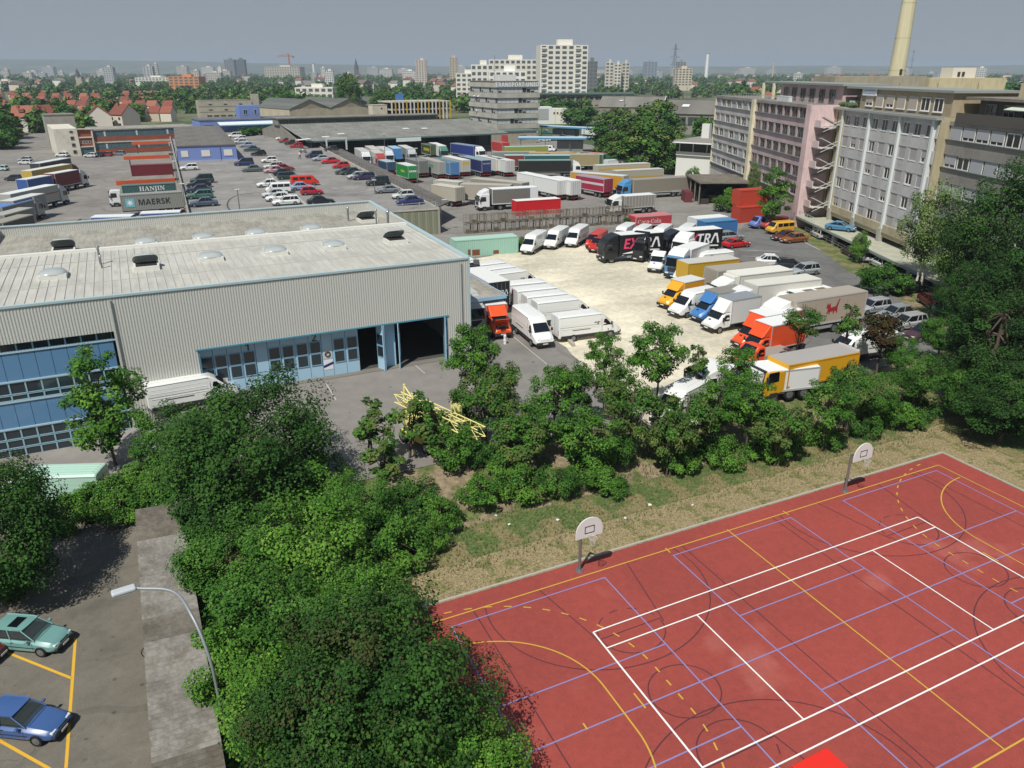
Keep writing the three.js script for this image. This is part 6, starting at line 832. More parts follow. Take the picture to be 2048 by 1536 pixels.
// leaves scattered in clusters; every leaf a folded kite of two triangles
function crown(s, o) {
  reseed(s); const { rx, ry, rz = rx, n, leaf, clusters, cr, tones, up = .75, hollow = .45, droop = 0, low = -1 } = o;
  const C = []; let guard = 0; const lobes = Array.from({ length: 9 }, () => { const a = rr(0, 6.28), u = rr(-.4, 1), q = Math.sqrt(1 - u * u); return [q * Math.cos(a), u, q * Math.sin(a), rr(.1, .42)]; });
  while (C.length < clusters && guard++ < 9999) { const a = rr(0, 2 * PI), u = rr(low, 1), q = Math.sqrt(1 - u * u), d0 = [q * Math.cos(a), u, q * Math.sin(a)], lb = lobes.reduce((m, l) => Math.max(m, l[3] * Math.pow(Math.max(0, d0[0] * l[0] + d0[1] * l[1] + d0[2] * l[2]), 6)), 0), r = Math.cbrt(rr(hollow ** 3, 1)) * (.8 + lb); const p = [rx * r * q * Math.cos(a), ry * r * u, rz * r * q * Math.sin(a)]; C.push([...p, cr * rr(.65, 1.3), Math.floor(rr(0, tones.length)), rr(.85, 1.15)]); }
  const per = Math.round(n / C.length), N = per * C.length, pos = new Float32Array(N * 12), nor = new Float32Array(N * 12), col = new Float32Array(N * 12), idx = new Uint32Array(N * 6); let k = 0;
  const T = tones.map(t => new THREE.Color(t));
  for (const [cx, cy, cz, r, ti, br] of C) for (let i = 0; i < per; i++) {
    let x, y, z, d; do { x = rr(-1, 1); y = rr(-1, 1); z = rr(-1, 1); d = x * x + y * y + z * z; } while (d > 1); const f = Math.pow(d, -.16); x *= f; y *= f * .75; z *= f;
    const px = cx + x * r, py = cy + y * r - droop * rnd() * r, pz = cz + z * r;
    let nx = x * .7 + px / rx * .4 + rr(-.65, .65), ny = y * .6 + up + rr(-.45, .6), nz = z * .7 + pz / rz * .4 + rr(-.65, .65); const l = Math.hypot(nx, ny, nz) || 1; nx /= l; ny /= l; nz /= l;
    let tx = rr(-1, 1), ty = rr(-1, 1) - droop * 2, tz = rr(-1, 1); const dt = tx * nx + ty * ny + tz * nz; tx -= dt * nx; ty -= dt * ny; tz -= dt * nz; const tl = Math.hypot(tx, ty, tz) || 1; tx /= tl; ty /= tl; tz /= tl;
    const bxx = ny * tz - nz * ty, byy = nz * tx - nx * tz, bzz = nx * ty - ny * tx, S = leaf * rr(.6, 1.35), w = S * (o.slim || .52), fo = S * .14;
    const P4 = [[px, py, pz], [px + tx * S * .5 + bxx * w - nx * fo, py + ty * S * .5 + byy * w - ny * fo, pz + tz * S * .5 + bzz * w - nz * fo], [px + tx * S, py + ty * S, pz + tz * S], [px + tx * S * .5 - bxx * w - nx * fo, py + ty * S * .5 - byy * w - ny * fo, pz + tz * S * .5 - bzz * w - nz * fo]];
    const c = T[rnd() < .75 ? ti : Math.floor(rnd() * T.length)], g = br * rr(.78, 1.22), ye = rr(.9, 1.18);
    for (let q = 0; q < 4; q++) { const b = (k * 4 + q) * 3; pos[b] = P4[q][0]; pos[b + 1] = P4[q][1]; pos[b + 2] = P4[q][2]; nor[b] = nx; nor[b + 1] = ny; nor[b + 2] = nz; col[b] = c.r * g * ye; col[b + 1] = c.g * g; col[b + 2] = c.b * g; }
    idx.set([k * 4, k * 4 + 2, k * 4 + 1, k * 4, k * 4 + 3, k * 4 + 2], k * 6); k++;
  }
  const g = new THREE.BufferGeometry(); g.setAttribute('position', new THREE.BufferAttribute(pos, 3)); g.setAttribute('normal', new THREE.BufferAttribute(nor, 3)); g.setAttribute('color', new THREE.BufferAttribute(col, 3)); g.setIndex(new THREE.BufferAttribute(idx, 1)); g.userData.C = C; return g;
}
// trunk from the ground to the crown with limbs out to some of its clusters
function trunkGeo(g, base, r, limbs, stems = 1, lean = 0) {
  const C = g.userData.C, l = []; const step = Math.max(1, Math.floor(C.length / limbs));
  for (let s = 0; s < stems; s++) {
    const ox = stems > 1 ? rr(-.6, .6) : 0, oz = stems > 1 ? rr(-.6, .6) : 0; let p = [ox, base, oz]; const topY = g.userData.top || 0, n = 5, pts = [p];
    for (let i = 1; i <= n; i++) { p = [ox * (1 - i / n) + rr(-.12, .12) + lean * i / n, mix(base, topY, i / n), oz * (1 - i / n) + rr(-.12, .12)]; pts.push(p); }
    for (let i = 0; i < n; i++) l.push(gbar(pts[i], pts[i + 1], r * mix(1, .35, i / n), r * mix(1, .35, (i + 1) / n), 7));
    for (let i = s; i < C.length; i += step * stems) { const q = pts[2 + (i % 4)] || pts[3]; l.push(gbar(q, [C[i][0], C[i][1], C[i][2]], r * .34, r * .07, 4)); }
  }
  return join(l);
}
const kinds = {};
const DKG = ['#335726', '#2a4b20', '#41662b', '#385c26'], MID = ['#46702c', '#3c6627', '#507a31', '#365f24'], BRT = ['#598432', '#4e7a2c', '#648d38', '#467228'], OLV = ['#5a6d38', '#4d6032', '#66763f'], REDD = ['#453a26', '#3c3a22', '#4f3d2a', '#37411f'], BIR = ['#5f7a40', '#54703a', '#6c8648'], DARK = ['#26401f', '#1f361b', '#2f4a24'];
function kind(name, s, o, base, r, limbs, stems) { const g = crown(s, o); g.userData.top = o.ry * .55; kinds[name] = { g, t: trunkGeo(g, base, r, limbs, stems), base, o }; }
// crowns are about one metre of radius; each tree scales its own copy
kind('round', 1, { rx: 5, ry: 4.2, n: 46000, leaf: .15, clusters: 165, cr: 1, tones: DKG, hollow: .45, slim: .42 }, -6, .26, 26);
kind('round2', 2, { rx: 5, ry: 4.4, n: 46000, leaf: .15, clusters: 165, cr: 1, tones: DKG.concat(['#454f2c']), hollow: .45, slim: .42 }, -6, .26, 26);
kind('bright', 3, { rx: 3.2, ry: 3, n: 19000, leaf: .16, clusters: 84, cr: .8, tones: BRT, hollow: .3, slim: .42 }, -4.5, .16, 18);
kind('mid', 4, { rx: 3.4, ry: 3.2, n: 19000, leaf: .15, clusters: 88, cr: .8, tones: MID, hollow: .35, slim: .42 }, -4.5, .18, 20);
kind('sapling', 5, { rx: 2.6, ry: 3.9, n: 8000, leaf: .19, slim: .42, clusters: 75, cr: .55, tones: MID.concat(BRT), hollow: .2 }, -5.6, .1, 30);
kind('ailanthus', 6, { rx: 2.2, ry: 1.9, n: 5200, leaf: .21, clusters: 46, cr: .48, tones: MID.concat(OLV), hollow: .45, slim: .3, droop: .5 }, -4.2, .09, 22, 2);
kind('ailanthus2', 7, { rx: 2.4, ry: 2.4, n: 6400, leaf: .21, clusters: 54, cr: .5, tones: MID.concat(BRT), hollow: .4, slim: .3, droop: .6 }, -4.4, .1, 24, 1);
kind('thin', 8, { rx: 1.3, ry: 1.9, n: 1300, leaf: .22, clusters: 20, cr: .42, tones: OLV.concat(MID), hollow: .35 }, -4.2, .1, 14, 2);
kind('bush', 9, { rx: 1.7, ry: 1.25, n: 5600, leaf: .135, slim: .42, clusters: 40, cr: .46, tones: MID.concat(BRT), hollow: .5, low: -.5 }, -1, .05, 8, 3);
kind('bush2', 10, { rx: 1.8, ry: 1.2, n: 5600, leaf: .135, slim: .42, clusters: 40, cr: .46, tones: DKG.concat(MID), hollow: .5, low: -.5 }, -1, .05, 8, 3);
kind('redtree', 11, { rx: 2.4, ry: 2.4, n: 5200, leaf: .22, clusters: 46, cr: .62, tones: REDD, hollow: .4 }, -4.8, .13, 16);
kind('birch', 12, { rx: 3.6, ry: 6.2, n: 11000, leaf: .26, clusters: 110, cr: .85, tones: BIR, hollow: .3, slim: .3, droop: 1.3 }, -9, .17, 26, 2);
kind('great', 13, { rx: 6, ry: 7.5, n: 40000, leaf: .21, slim: .42, clusters: 150, cr: 1.4, tones: DARK.concat(DKG), hollow: .5 }, -10, .4, 26);
kind('farround', 14, { rx: 5, ry: 4.8, n: 2600, leaf: .75, clusters: 60, cr: 1.35, tones: DKG.concat(MID), hollow: .6 }, -6.5, .3, 8);
kind('farlight', 15, { rx: 4.6, ry: 4.2, n: 2600, leaf: .7, clusters: 60, cr: 1.3, tones: MID.concat(BRT), hollow: .6 }, -6, .3, 8);
kind('farbig', 16, { rx: 8, ry: 9.5, n: 9000, leaf: .62, clusters: 150, cr: 1.7, tones: DKG.concat(MID, OLV), hollow: .5 }, -11, .4, 20);
function tree(k, name, p, cy, rx, ry, label, group, o = {}) { // p: x,z of the crown's middle, cy: its height
  const K = kinds[k], [x, z] = p, sx = rx / K.o.rx, sy = ry / K.o.ry, gy = o.gy === undefined ? gh(x, z) : o.gy;
  const t = thing(name, label, o.cat || (name.includes('bush') || name.includes('shrub') ? 'bush' : 'tree'), x, gy, z, rnd() * 6.28, group);
  const c = add(t, 'crown', K.g, o.far ? leafFar : leafM, 0, cy - gy, 0); c.scale.set(sx, sy, sx);
  const tr = add(t, 'trunk', K.t, o.birch ? birchM : barkM, 0, cy - gy, 0); tr.scale.set(sx, Math.max(.2, (cy - gy + .3) / -K.base), sx); return t;
}
reseed(77);
const GN = 'trees and shrubs in the thicket left of the court';
tree('round', 'maple_tree', [4.11,-44.1], 4.5, 5.4, 4.8, 'large round dark green tree in front of the blue hall doors', GN);
tree('mid', 'hornbeam_tree', [0.19,-50.83], 3.2, 3, 2.9, 'mid green tree before the white service truck', GN);
tree('sapling', 'young_plane_tree', [-4.03,-56.22], 4.6, 2.9, 4.4, 'light young tree with thin trunk before the blue window wall', GN);
tree('round', 'dark_tree', [-9.4,-42.56], 3.6, 4.1, 4.5, 'big dark tree at the left edge above the teal hatchback', GN);
tree('mid', 'thicket_tree', [1.43,-36.17], 2.6, 2.7, 2.4, 'mid green tree touching the upper part of the corrugated shed roof', GN);
tree('bright', 'thicket_tree', [5.4,-34.33], 3, 3.1, 3, 'bright green tree in the middle of the thicket', GN);
tree('bright', 'thicket_tree', [6.92,-29.78], 2.4, 2.3, 2.3, 'yellow-green tree at the corner of the court', GN);
tree('mid', 'thicket_tree', [2.46,-29.57], 3, 3.1, 3, 'mid green tree above the lamp arm', GN);
tree('mid', 'thicket_tree', [4.82,-30.41], 2.4, 2.4, 2.2, 'dark mid green tree between the two bright ones', GN);
tree('bright', 'thicket_tree', [1.94,-24.36], 3, 2.3, 2.5, 'bright green tree right of the lamp post foot', GN);
tree('round2', 'copper_tree', [5.42,-22.37], 4, 4.2, 4.1, 'large dark tree with reddish tips beside the court corner', GN);
tree('round2', 'copper_tree', [3.32,-21.93], 3.4, 3.2, 3.4, 'dark reddish-tipped tree at the bottom edge of the picture', GN);
tree('bright', 'thicket_tree', [8.14,-19.38], 2, 2, 1.9, 'low bright green tree at the bottom edge beside the court', GN);
tree('mid', 'thicket_tree', [9.01,-38.48], 2.6, 2.2, 2.2, 'mid green tree left of the bare-stemmed young trees', GN);
tree('mid', 'thicket_tree', [3.11,-40.28], 2.2, 2.2, 2, 'mid green tree right of the far end of the corrugated roof', GN);
tree('bright', 'thicket_tree', [0.88,-27.74], 2.6, 2.1, 2.2, 'green tree over the near part of the corrugated roof', GN);
const under = [[7.68,-36.3], [10.08,-35.66], [10.61,-38.24], [7.53,-42.89], [3.24,-29.13], [1.29,-34.49], [5.83,-29.33], [0.57,-26.13], [1.12,-41.79], [3.77,-35.85], [4.17,-27.3], [8.11,-35.88], [7.42,-22.31], [1.08,-47.15]];
under.forEach((p, i) => tree(i % 2 ? 'bush' : 'bush2', 'undergrowth_bush', p, gh(...p) + 1, 1.9, 1.5, 'leafy undergrowth bush in the thicket between shed and court', 'undergrowth bushes of the thicket'));
// clipped hedge behind the parking bays
[[-5.51,-49.99], [-4.08,-49.98], [-2.45,-50.25], [-1.23,-50.38], [-6.89,-49.34], [-3.57,-47.75], [-1.22,-47.9]].forEach(p => tree('bush', 'hedge_bush', p, gh(...p) + .75, 1.6, 1.25, 'green hedge bush behind the parking bays', 'hedge bushes behind the parking bays'));
// the row of slender trees on the bank
const GB = 'young trees on the bank between yard and court';
const bankTrees = [['thin', [11.69,-44.97], 4.4, 1.2, 1.8, 'thin leaning sapling left of the yellow machine, leftmost'], ['thin', [11.73,-42.86], 3, 1.2, 1.6, 'thin low sapling below the leftmost one'], ['thin', [14.29,-44.52], 4.6, 1.4, 1.7, 'bare-stemmed sapling in front of the yellow machine, left one'], ['thin', [15.53,-43.53], 4.4, 1.1, 1.7, 'bare-stemmed sapling in front of the yellow machine, right one'],
['ailanthus2', [20.73,-48.65], 7, 2.1, 2.3, 'tall feathery tree before the open hall door'], ['ailanthus', [19.54,-44.69], 4.8, 2.2, 1.9, 'feathery tree right of the yellow machine'], ['ailanthus2', [24.42,-43.24], 5.2, 2, 2, 'feathery tree in front of the tyre-marked asphalt'], ['ailanthus', [20.54,-41.28], 3.4, 2.2, 1.8, 'low feathery tree between yellow machine and sand yard'], ['ailanthus2', [29.64,-44.93], 6.8, 1.4, 1.5, 'small airy crown before the nearest white van'],
['ailanthus2', [33.24,-43.17], 6.8, 2.3, 2.4, 'tall airy tree standing before the open sand'], ['ailanthus', [28.61,-39.82], 4.6, 2.1, 2, 'feathery tree below the small airy crown'], ['ailanthus2', [24.87,-39.17], 3.4, 2.2, 1.9, 'leafy tree above the nearer basketball stand'], ['ailanthus', [31.54,-37.53], 4.2, 1.9, 1.8, 'feathery tree before the half-hidden white van'], ['thin', [36.55,-42.81], 5.4, .9, 1.4, 'single thin sapling before the sand'], ['ailanthus2', [38.1,-40.29], 5.6, 1.7, 1.9, 'airy tree before the orange trucks, left one'],
['ailanthus2', [36.95,-37.23], 4.4, 1.9, 1.8, 'airy tree before the white covered lorry'], ['ailanthus', [48.64,-44.57], 6.6, 1.8, 1.2, 'wide airy crown before the orange trucks'], ['ailanthus', [37.84,-35.05], 3.2, 1.9, 1.7, 'low airy tree before the yellow slatted lorry'], ['thin', [52.18,-42.78], 6.4, 1.1, 1.5, 'thin sapling before the cat trailer'], ['redtree', [55.3,-41.75], 5.6, 1.8, 1.9, 'dark reddish tree with a bare trunk'], ['ailanthus2', [42.62,-35.5], 4, 1.9, 1.9, 'airy tree right of the yellow slatted lorry'],
['mid', [47.76,-36.14], 3.6, 2, 2, 'dense green tree right of the reddish one'], ['mid', [53.18,-36.38], 4, 2.2, 2.1, 'dense green tree where the bank meets the dark hedge'], ['mid', [61.97,-41.12], 4.6, 1.9, 1.8, 'green tree before the grey-green hatchback'], ['mid', [56.26,-40.7], 4, 1.5, 1.7, 'small dense tree beside the reddish one'], ['ailanthus', [21.78,-46.63], 5, 1.7, 1.8, 'feathery tree beside the tall one before the open hall door'], ['ailanthus2', [22.06,-41.33], 3.8, 1.9, 1.8, 'feathery tree left of the sand corner, lower one'], ['ailanthus', [26.57,-44.29], 5, 1.7, 1.8, 'feathery tree left of the small airy crown'], ['ailanthus', [30.06,-37.1], 3.2, 1.7, 1.8, 'low feathery tree below the tall airy one'], ['ailanthus2', [34.9,-38.23], 4.4, 1.9, 1.8, 'feathery tree hiding the front of the white covered lorry'], ['ailanthus', [46.33,-36.85], 4.2, 1.7, 1.8, 'feathery tree before the slatted lorry rear'], ['ailanthus2', [16.4,-42.55], 3, 1.9, 1.8, 'low feathery tree just right of the yellow machine'], ['ailanthus', [29.17,-43.03], 5, 1.7, 1.8, 'feathery tree under the small airy crown']];
bankTrees.forEach(([k, p, h, rx, ry, l]) => tree(k, 'young_tree', p, h, rx, ry, l, GB));
const bankBush = [[12.78,-39.96], [13.62,-37.85], [16.72,-38.9], [17.64,-42.18], [19.15,-40.32], [19.49,-38.78], [22.12,-38.21], [24.57,-38.48], [25.01,-37], [27.22,-39.55], [31.25,-39.29], [31.09,-37.29], [34.08,-38.36], [34.38,-36.51], [37.98,-36.45], [40,-36.59], [42.39,-37.07], [43.28,-35.89], [47.35,-35.82], [50.42,-36.68], [51.25,-35.42], [54.18,-36.44], [12.34,-36.15], [10.69,-36.63], [10.63,-39.23], [57.53,-35.46], [41.31,-39.13], [37.21,-41.13], [25.5,-42.09]];
reseed(91); bankBush.forEach((p, i) => tree(i % 3 ? 'bush' : 'bush2', 'bank_bush', p, gh(...p) + rr(.6, .95), rr(1.05, 1.6), rr(.9, 1.4), 'leafy green bush on the slope below the young trees', 'bushes on the slope'));
// big trees at the right edge
const GRT = 'big trees at the right edge';
tree('great', 'great_tree', [73.48,-44.89], 11, 5.2, 7.5, 'tall dark tree at the right edge before the grey offices', GRT);
tree('great', 'great_tree', [58.93,-34.44], 6, 4.2, 4.6, 'dark tree below the tall one at the right edge', GRT);
tree('great', 'great_tree', [63.83,-36.14], 9, 4.6, 6, 'dark tree cut by the right picture edge, middle height', GRT);
tree('great', 'great_tree', [55.68,-30.68], 3.4, 3.6, 3.2, 'low dark tree behind the far court corner', GRT); tree('mid', 'great_tree', [55.98,-33.73], 3, 2.2, 2.4, 'smaller green tree beside the low dark one', GRT); tree('great', 'great_tree', [66.55,-42.95], 6.5, 2.4, 3.6, 'narrow dark tree left of the tall one', GRT);
tree('birch', 'birch_tree', [81.9,-58.77], 10, 3.4, 5.4, 'drooping birch with white stems before the grey offices', GRT, { birch: 1 }); tree('birch', 'birch_tree', [79,-52.9], 8.5, 2.8, 4.8, 'drooping birch right of the first one', GRT, { birch: 1 }); tree('bush2', 'dark_shrub', [78.06,-60.52], 3, 3, 1.9, 'dark shrub under the birches by the garage', GRT); tree('bush', 'dark_shrub', [87.99,-72.58], 3.4, 1.3, 2, 'small tree on the verge before the terrace', GRT);
// shrubs by the pink offices and the open shed
tree('bush', 'yard_shrub', [99.46,-112.31], 3, 2.6, 2.4, 'green shrub before the open shed and the orange containers', GRT); tree('birch', 'poplar_tree', [103.47,-110.71], 8, 1.3, 3.4, 'slim dark conifer against the pink offices', GRT); tree('sapling', 'office_tree', [94.82,-96.6], 7, 3, 4.8, 'loose green tree at the corner of the pink offices', GRT); tree('bush', 'yard_shrub', [108.96,-134.83], 4, 2.2, 2.4, 'round green shrub behind the grey tarpaulin truck', GRT); tree('bush2', 'yard_shrub', [75.01,-107.02], 2.4, 2, 1, 'low shrub behind the red script trailer', GRT);
tree('bush2', 'yard_shrub', [50.19,-100.24], 2.2, 1.2, 1.2, 'low shrub at the end of the mint container', GRT);
// big tree group beyond the truck yard
const GC = 'big tree group beyond the truck yard';
tree('farbig', 'plane_tree', [143.88,-217.93], 8, 9.5, 7, 'light green tree at the left of the big group', GC, { far: 1 }); tree('farbig', 'plane_tree', [151.82,-207.5], 9, 9.5, 8.5, 'tall dark tree in the middle of the big group', GC, { far: 1 }); tree('farbig', 'plane_tree', [120.96,-170.06], 7, 9, 7, 'dark low tree at the front of the big group', GC, { far: 1 }); tree('farbig', 'plane_tree', [125.89,-164.95], 6, 6, 5.5, 'grey-green willow at the right of the big group', GC, { far: 1 }); tree('farbig', 'plane_tree', [120.1,-182.67], 6, 6, 5, 'lower left tree of the big group behind the red truck', GC, { far: 1 });
tree('farround', 'yard_tree', [197.49,-333.96], 6, 8, 6, 'dark round tree right of the white shed', GC, { far: 1 }); tree('farround', 'yard_tree', [242.58,-437.46], 6, 12, 5, 'green tree in front of the long flat building', GC, { far: 1 }); tree('farlight', 'yard_tree', [193.84,-237.29], 6, 4, 5, 'small tree before the grey gabled hall', GC, { far: 1 });
// grass tufts on the verge
{ reseed(5); const l = []; for (let i = 0; i < 7; i++) { const a = i / 7 * 6.28 + rr(0, .5), h = rr(.1, .22), d = rr(.03, .1), w = .012; const bxs = Math.cos(a), bz = Math.sin(a); l.push(geoFrom([-bz * w, 0, bxs * w, bz * w, 0, -bxs * w, bxs * d, h, bz * d], [0, 1, 2])); } const g = join(l), n = 9000, m = new THREE.InstancedMesh(g, new THREE.MeshPhysicalMaterial({ color: '#ffffff', roughness: .9, side: THREE.DoubleSide }), n), o = new THREE.Object3D(), c = new THREE.Color(); for (let i = 0; i < n; i++) { const dry = rnd() < .4, x = rr(8, 56), z = dry ? rr(-34.3, -31.6) : rr(-40, -33.2); o.position.set(x, gh(x, z) + .01, z); o.rotation.y = rnd() * 6; o.scale.setScalar(rr(.5, 1.4) * (dry ? .6 : 1)); o.updateMatrix(); m.setMatrixAt(i, o.matrix); dry ? c.setRGB(.28, .25, .13) : c.setRGB(rr(.1, .2), rr(.16, .22), .06); m.setColorAt(i, c); } m.name = 'grass_tufts'; m.userData = { kind: 'stuff', label: 'tufts of short grass on the verge beside the court', category: 'grass' }; m.castShadow = m.receiveShadow = true; scene.add(m); }

// ---- lower left: yellow bays, corrugated shed, street lamp ------------------------------------------------
{
  const ym = M('#d9a92c', .75), Y = -.6 + .03; const yl = (a, b) => { const dx = b[0] - a[0], dz = b[1] - a[1], l = Math.hypot(dx, dz), g = new THREE.PlaneGeometry(l, .13); g.rotateX(-PI / 2); const m = struct('yellow_bay_line', g, ym); m.position.set((a[0] + b[0]) / 2, Y, (a[1] + b[1]) / 2); m.rotation.y = Math.atan2(-dz, dx); };
  yl([-6.1,-38.06], [-6.19,-28.86]); const Y0 = Y; [[[-10.87,-39.84], [-6.18,-34.45]], [[-7.2,-39.1], [-6.1,-38.01]], [[-10.05,-33.29], [-6.77,-29.09]]].forEach(([a, b]) => yl(a, b));
  // shed with a roof of corrugated fibre cement sheets, mossy and stained
  const f = noiseField(51), rt = tex(512, (u, v) => { const a = f(u, v, 4, 5), b = f(u, v, 50, 3), m = smooth((f(u + .4, v, 7, 4) - .5) * 5), s = rnd() * 22 - 11, k = 1 + (a - .5) * .3 + (b - .5) * .3; return [mix(126, 112, m) * k + s, mix(123, 108, m) * k + s, mix(117, 100, m) * k + s]; }), sm = mm(rt, 5.5, .95), sm2 = mm(rt, 6.3, .95, { color: '#d8d4cc' });
  const pa = [-2.57,-45.04], pb = [-0.27,-44.43], pc = [-2.74,-24.54], pd = [-0.51,-23.45];
  const z0 = (pa[1] + pb[1]) / 2, z1 = Math.max(pc[1], pd[1]) + 4, xl = (pa[0] + pc[0]) / 2, xr = (pb[0] + pd[0]) / 2, w = xr - xl, sh = thing('corrugated_shed', 'long narrow shed with weathered corrugated roof beside the parking bays', 'shed', (xl + xr) / 2, -.6, z0);
  const nS = 14, len = (z1 - z0) / nS; for (let i = 0; i < nS; i++) { const pos = [], idx = [], uv = [], L = len + .03, nn = Math.round(L / .28) * 6; for (let k = 0; k <= nn; k++) { const t = k / nn * L, h = .05 * Math.cos((t + i * len) / .28 * 2 * PI); for (const s of [-1, 1]) { pos.push(s * (w / 2 + .1), h, t); uv.push(s * w / 2, t + i * len); } if (k) { const q = k * 2; idx.push(q - 2, q, q - 1, q - 1, q, q + 1); } } const m = add(sh, 'corrugated_sheet', geoFrom(pos, idx, uv), i % 5 === 1 || i === 0 ? sm2 : sm, 0, 2.5 + (i % 2) * .006, i * len); m.rotation.z = -.05; }
  const wm = M('#6b6357', .9); bx(sh, 'rear_wall', wm, .12, 2.4, z1 - z0, w / 2 - .1, 0, (z1 - z0) / 2); for (let i = 0; i <= 7; i++) bx(sh, 'post', wm, .12, 2.45, .12, -w / 2 + .12, 0, .15 + i * (z1 - z0 - .3) / 7); bx(sh, 'eaves_beam', wm, .1, .16, z1 - z0, -w / 2 + .1, 2.3, (z1 - z0) / 2); bx(sh, 'end_wall', wm, w - .3, 2.4, .1, 0, 0, .1);
  // bicycle standing in the shed, its front wheel showing
  const bk = thing('bicycle', 'bicycle in the shed with its front wheel poking out', 'bicycle', 0, 0, 0, 0);
  const [wx, wz] = [-3.13,-34.39]; bk.position.set(xl + .1, -.588, wz); const tor = new THREE.TorusGeometry(.32, .022, 8, 28); for (const x of [0, 1.05]) { const q = add(bk, 'wheel', tor, RUBBER, x - .25, .34, 0); add(q, 'spokes', join(Array.from({ length: 9 }, (_, i) => gbar([0, 0, 0], [.31 * Math.cos(i * .7), .31 * Math.sin(i * .7), 0], .004, .004, 3))), CHROME); } add(bk, 'frame', join([gbar([-.25, .34, 0], [.0, .85, 0], .02), gbar([0, .75, 0], [.6, .8, 0], .018), gbar([.02, .7, 0], [.45, .32, 0], .02), gbar([.45, .32, 0], [.65, .9, 0], .018), gbar([.45, .32, 0], [.8, .34, 0], .014), gbar([.62, .75, 0], [.8, .34, 0], .012)]), M('#2c3a5a', .4)); add(bk, 'saddle', rb(.26, .06, .15, .03), BLACK, .67, .93, 0); add(bk, 'handlebar', gbar([.0, .95, -.28], [0, .95, .28], .014), CHROME);
  // street lamp with long curved arm
  const [lx, lz] = [-0.13,-26.39], top = [-1.37,-29.8], lamp = thing('street_lamp', 'tall street lamp with curved arm reaching over the corrugated shed', 'street lamp', lx, -.5, lz);
  const hx = [-2.83,-29.81], c = new THREE.CatmullRomCurve3([[0, 0, 0], [.02, 3.4, .0], [(top[0] - lx) * .04, 5.2, (top[1] - lz) * .04], [(top[0] - lx) * .3, 6.55, (top[1] - lz) * .3], [(top[0] - lx) * .75, 6.9, (top[1] - lz) * .75], [hx[0] - lx + .45, 6.92, hx[1] - lz]].map(p => new THREE.Vector3(...p)));
  add(lamp, 'pole', new THREE.TubeGeometry(c, 60, .062, 10), M('#9aa0a3', .5, .4)); add(lamp, 'foot', gcyl(.1, .12, 1.1, 0, 0, 0, 12), M('#8d9396', .5, .4)); const hd = add(lamp, 'lamp_head', rb(.92, .2, .4, .09, 3), M('#b9bfc2', .4), hx[0] - lx, 6.95, hx[1] - lz, .12); add(hd, 'lens', rb(.6, .12, .34, .05), M('#d3d8d8', .2), -.05, -.1, 0);
}
// ---- kerb wall, painted lines, hydrant near the hall -------------------------------------------------------
{
  const a = [35.55,-59.56], b = [37.56,-68.11], kw = thing('kerb_wall', 'low concrete kerb wall along the edge of the sand', 'wall', (a[0] + b[0]) / 2, YL, (a[1] + b[1]) / 2, Math.atan2(-(b[1] - a[1]), b[0] - a[0])); const l = Math.hypot(b[0] - a[0], b[1] - a[1]), n = 6; for (let i = 0; i < n; i++) bx(kw, 'kerb_block', concM('#b3aea2', 3), l / n - .02, .34, .3, -l / 2 + (i + .5) * l / n, 0, 0);
  const lm = M('#bdb9ae', .85), ln = (p, q, w = .08) => { const dx = q[0] - p[0], dz = q[1] - p[1], g = new THREE.PlaneGeometry(Math.hypot(dx, dz), w); g.rotateX(-PI / 2); const m = struct('painted_line', g, lm, (p[0] + q[0]) / 2, YL + .022, (p[1] + q[1]) / 2); m.rotation.y = Math.atan2(-dz, dx); };
  ln([31.83,-65.72], [30.56,-50.75]); ln([12.22,-60.67], [12.11,-56.84]); ln([20.48,-59.21], [20.24,-65.31]);
  ln([79.09,-85.95], [83.63,-82.61], .12); ln([76.71,-82.72], [80.57,-79.43], .12); ln([92.4,-87.48], [89.63,-80.81], .14); ln([89.63,-80.81], [86.01,-72.1], .14);
  const hy = thing('hydrant', 'white hydrant post standing before the orange truck', 'hydrant', 0, YL, 0); const [x, z] = [30.08,-63.2]; hy.position.set(x, YL, z); add(hy, 'post', join([gcyl(.13, .15, .75, 0, 0, 0), gcyl(.17, .17, .08, 0, .35, 0)]), M('#e2e3e0', .5)); add(hy, 'cap', new THREE.SphereGeometry(.15, 12, 8), M('#d5d6d3', .5), 0, .78, 0); add(hy, 'outlet', gbar([0, .55, 0], [.25, .55, 0], .06), M('#c9cac6', .5));
}
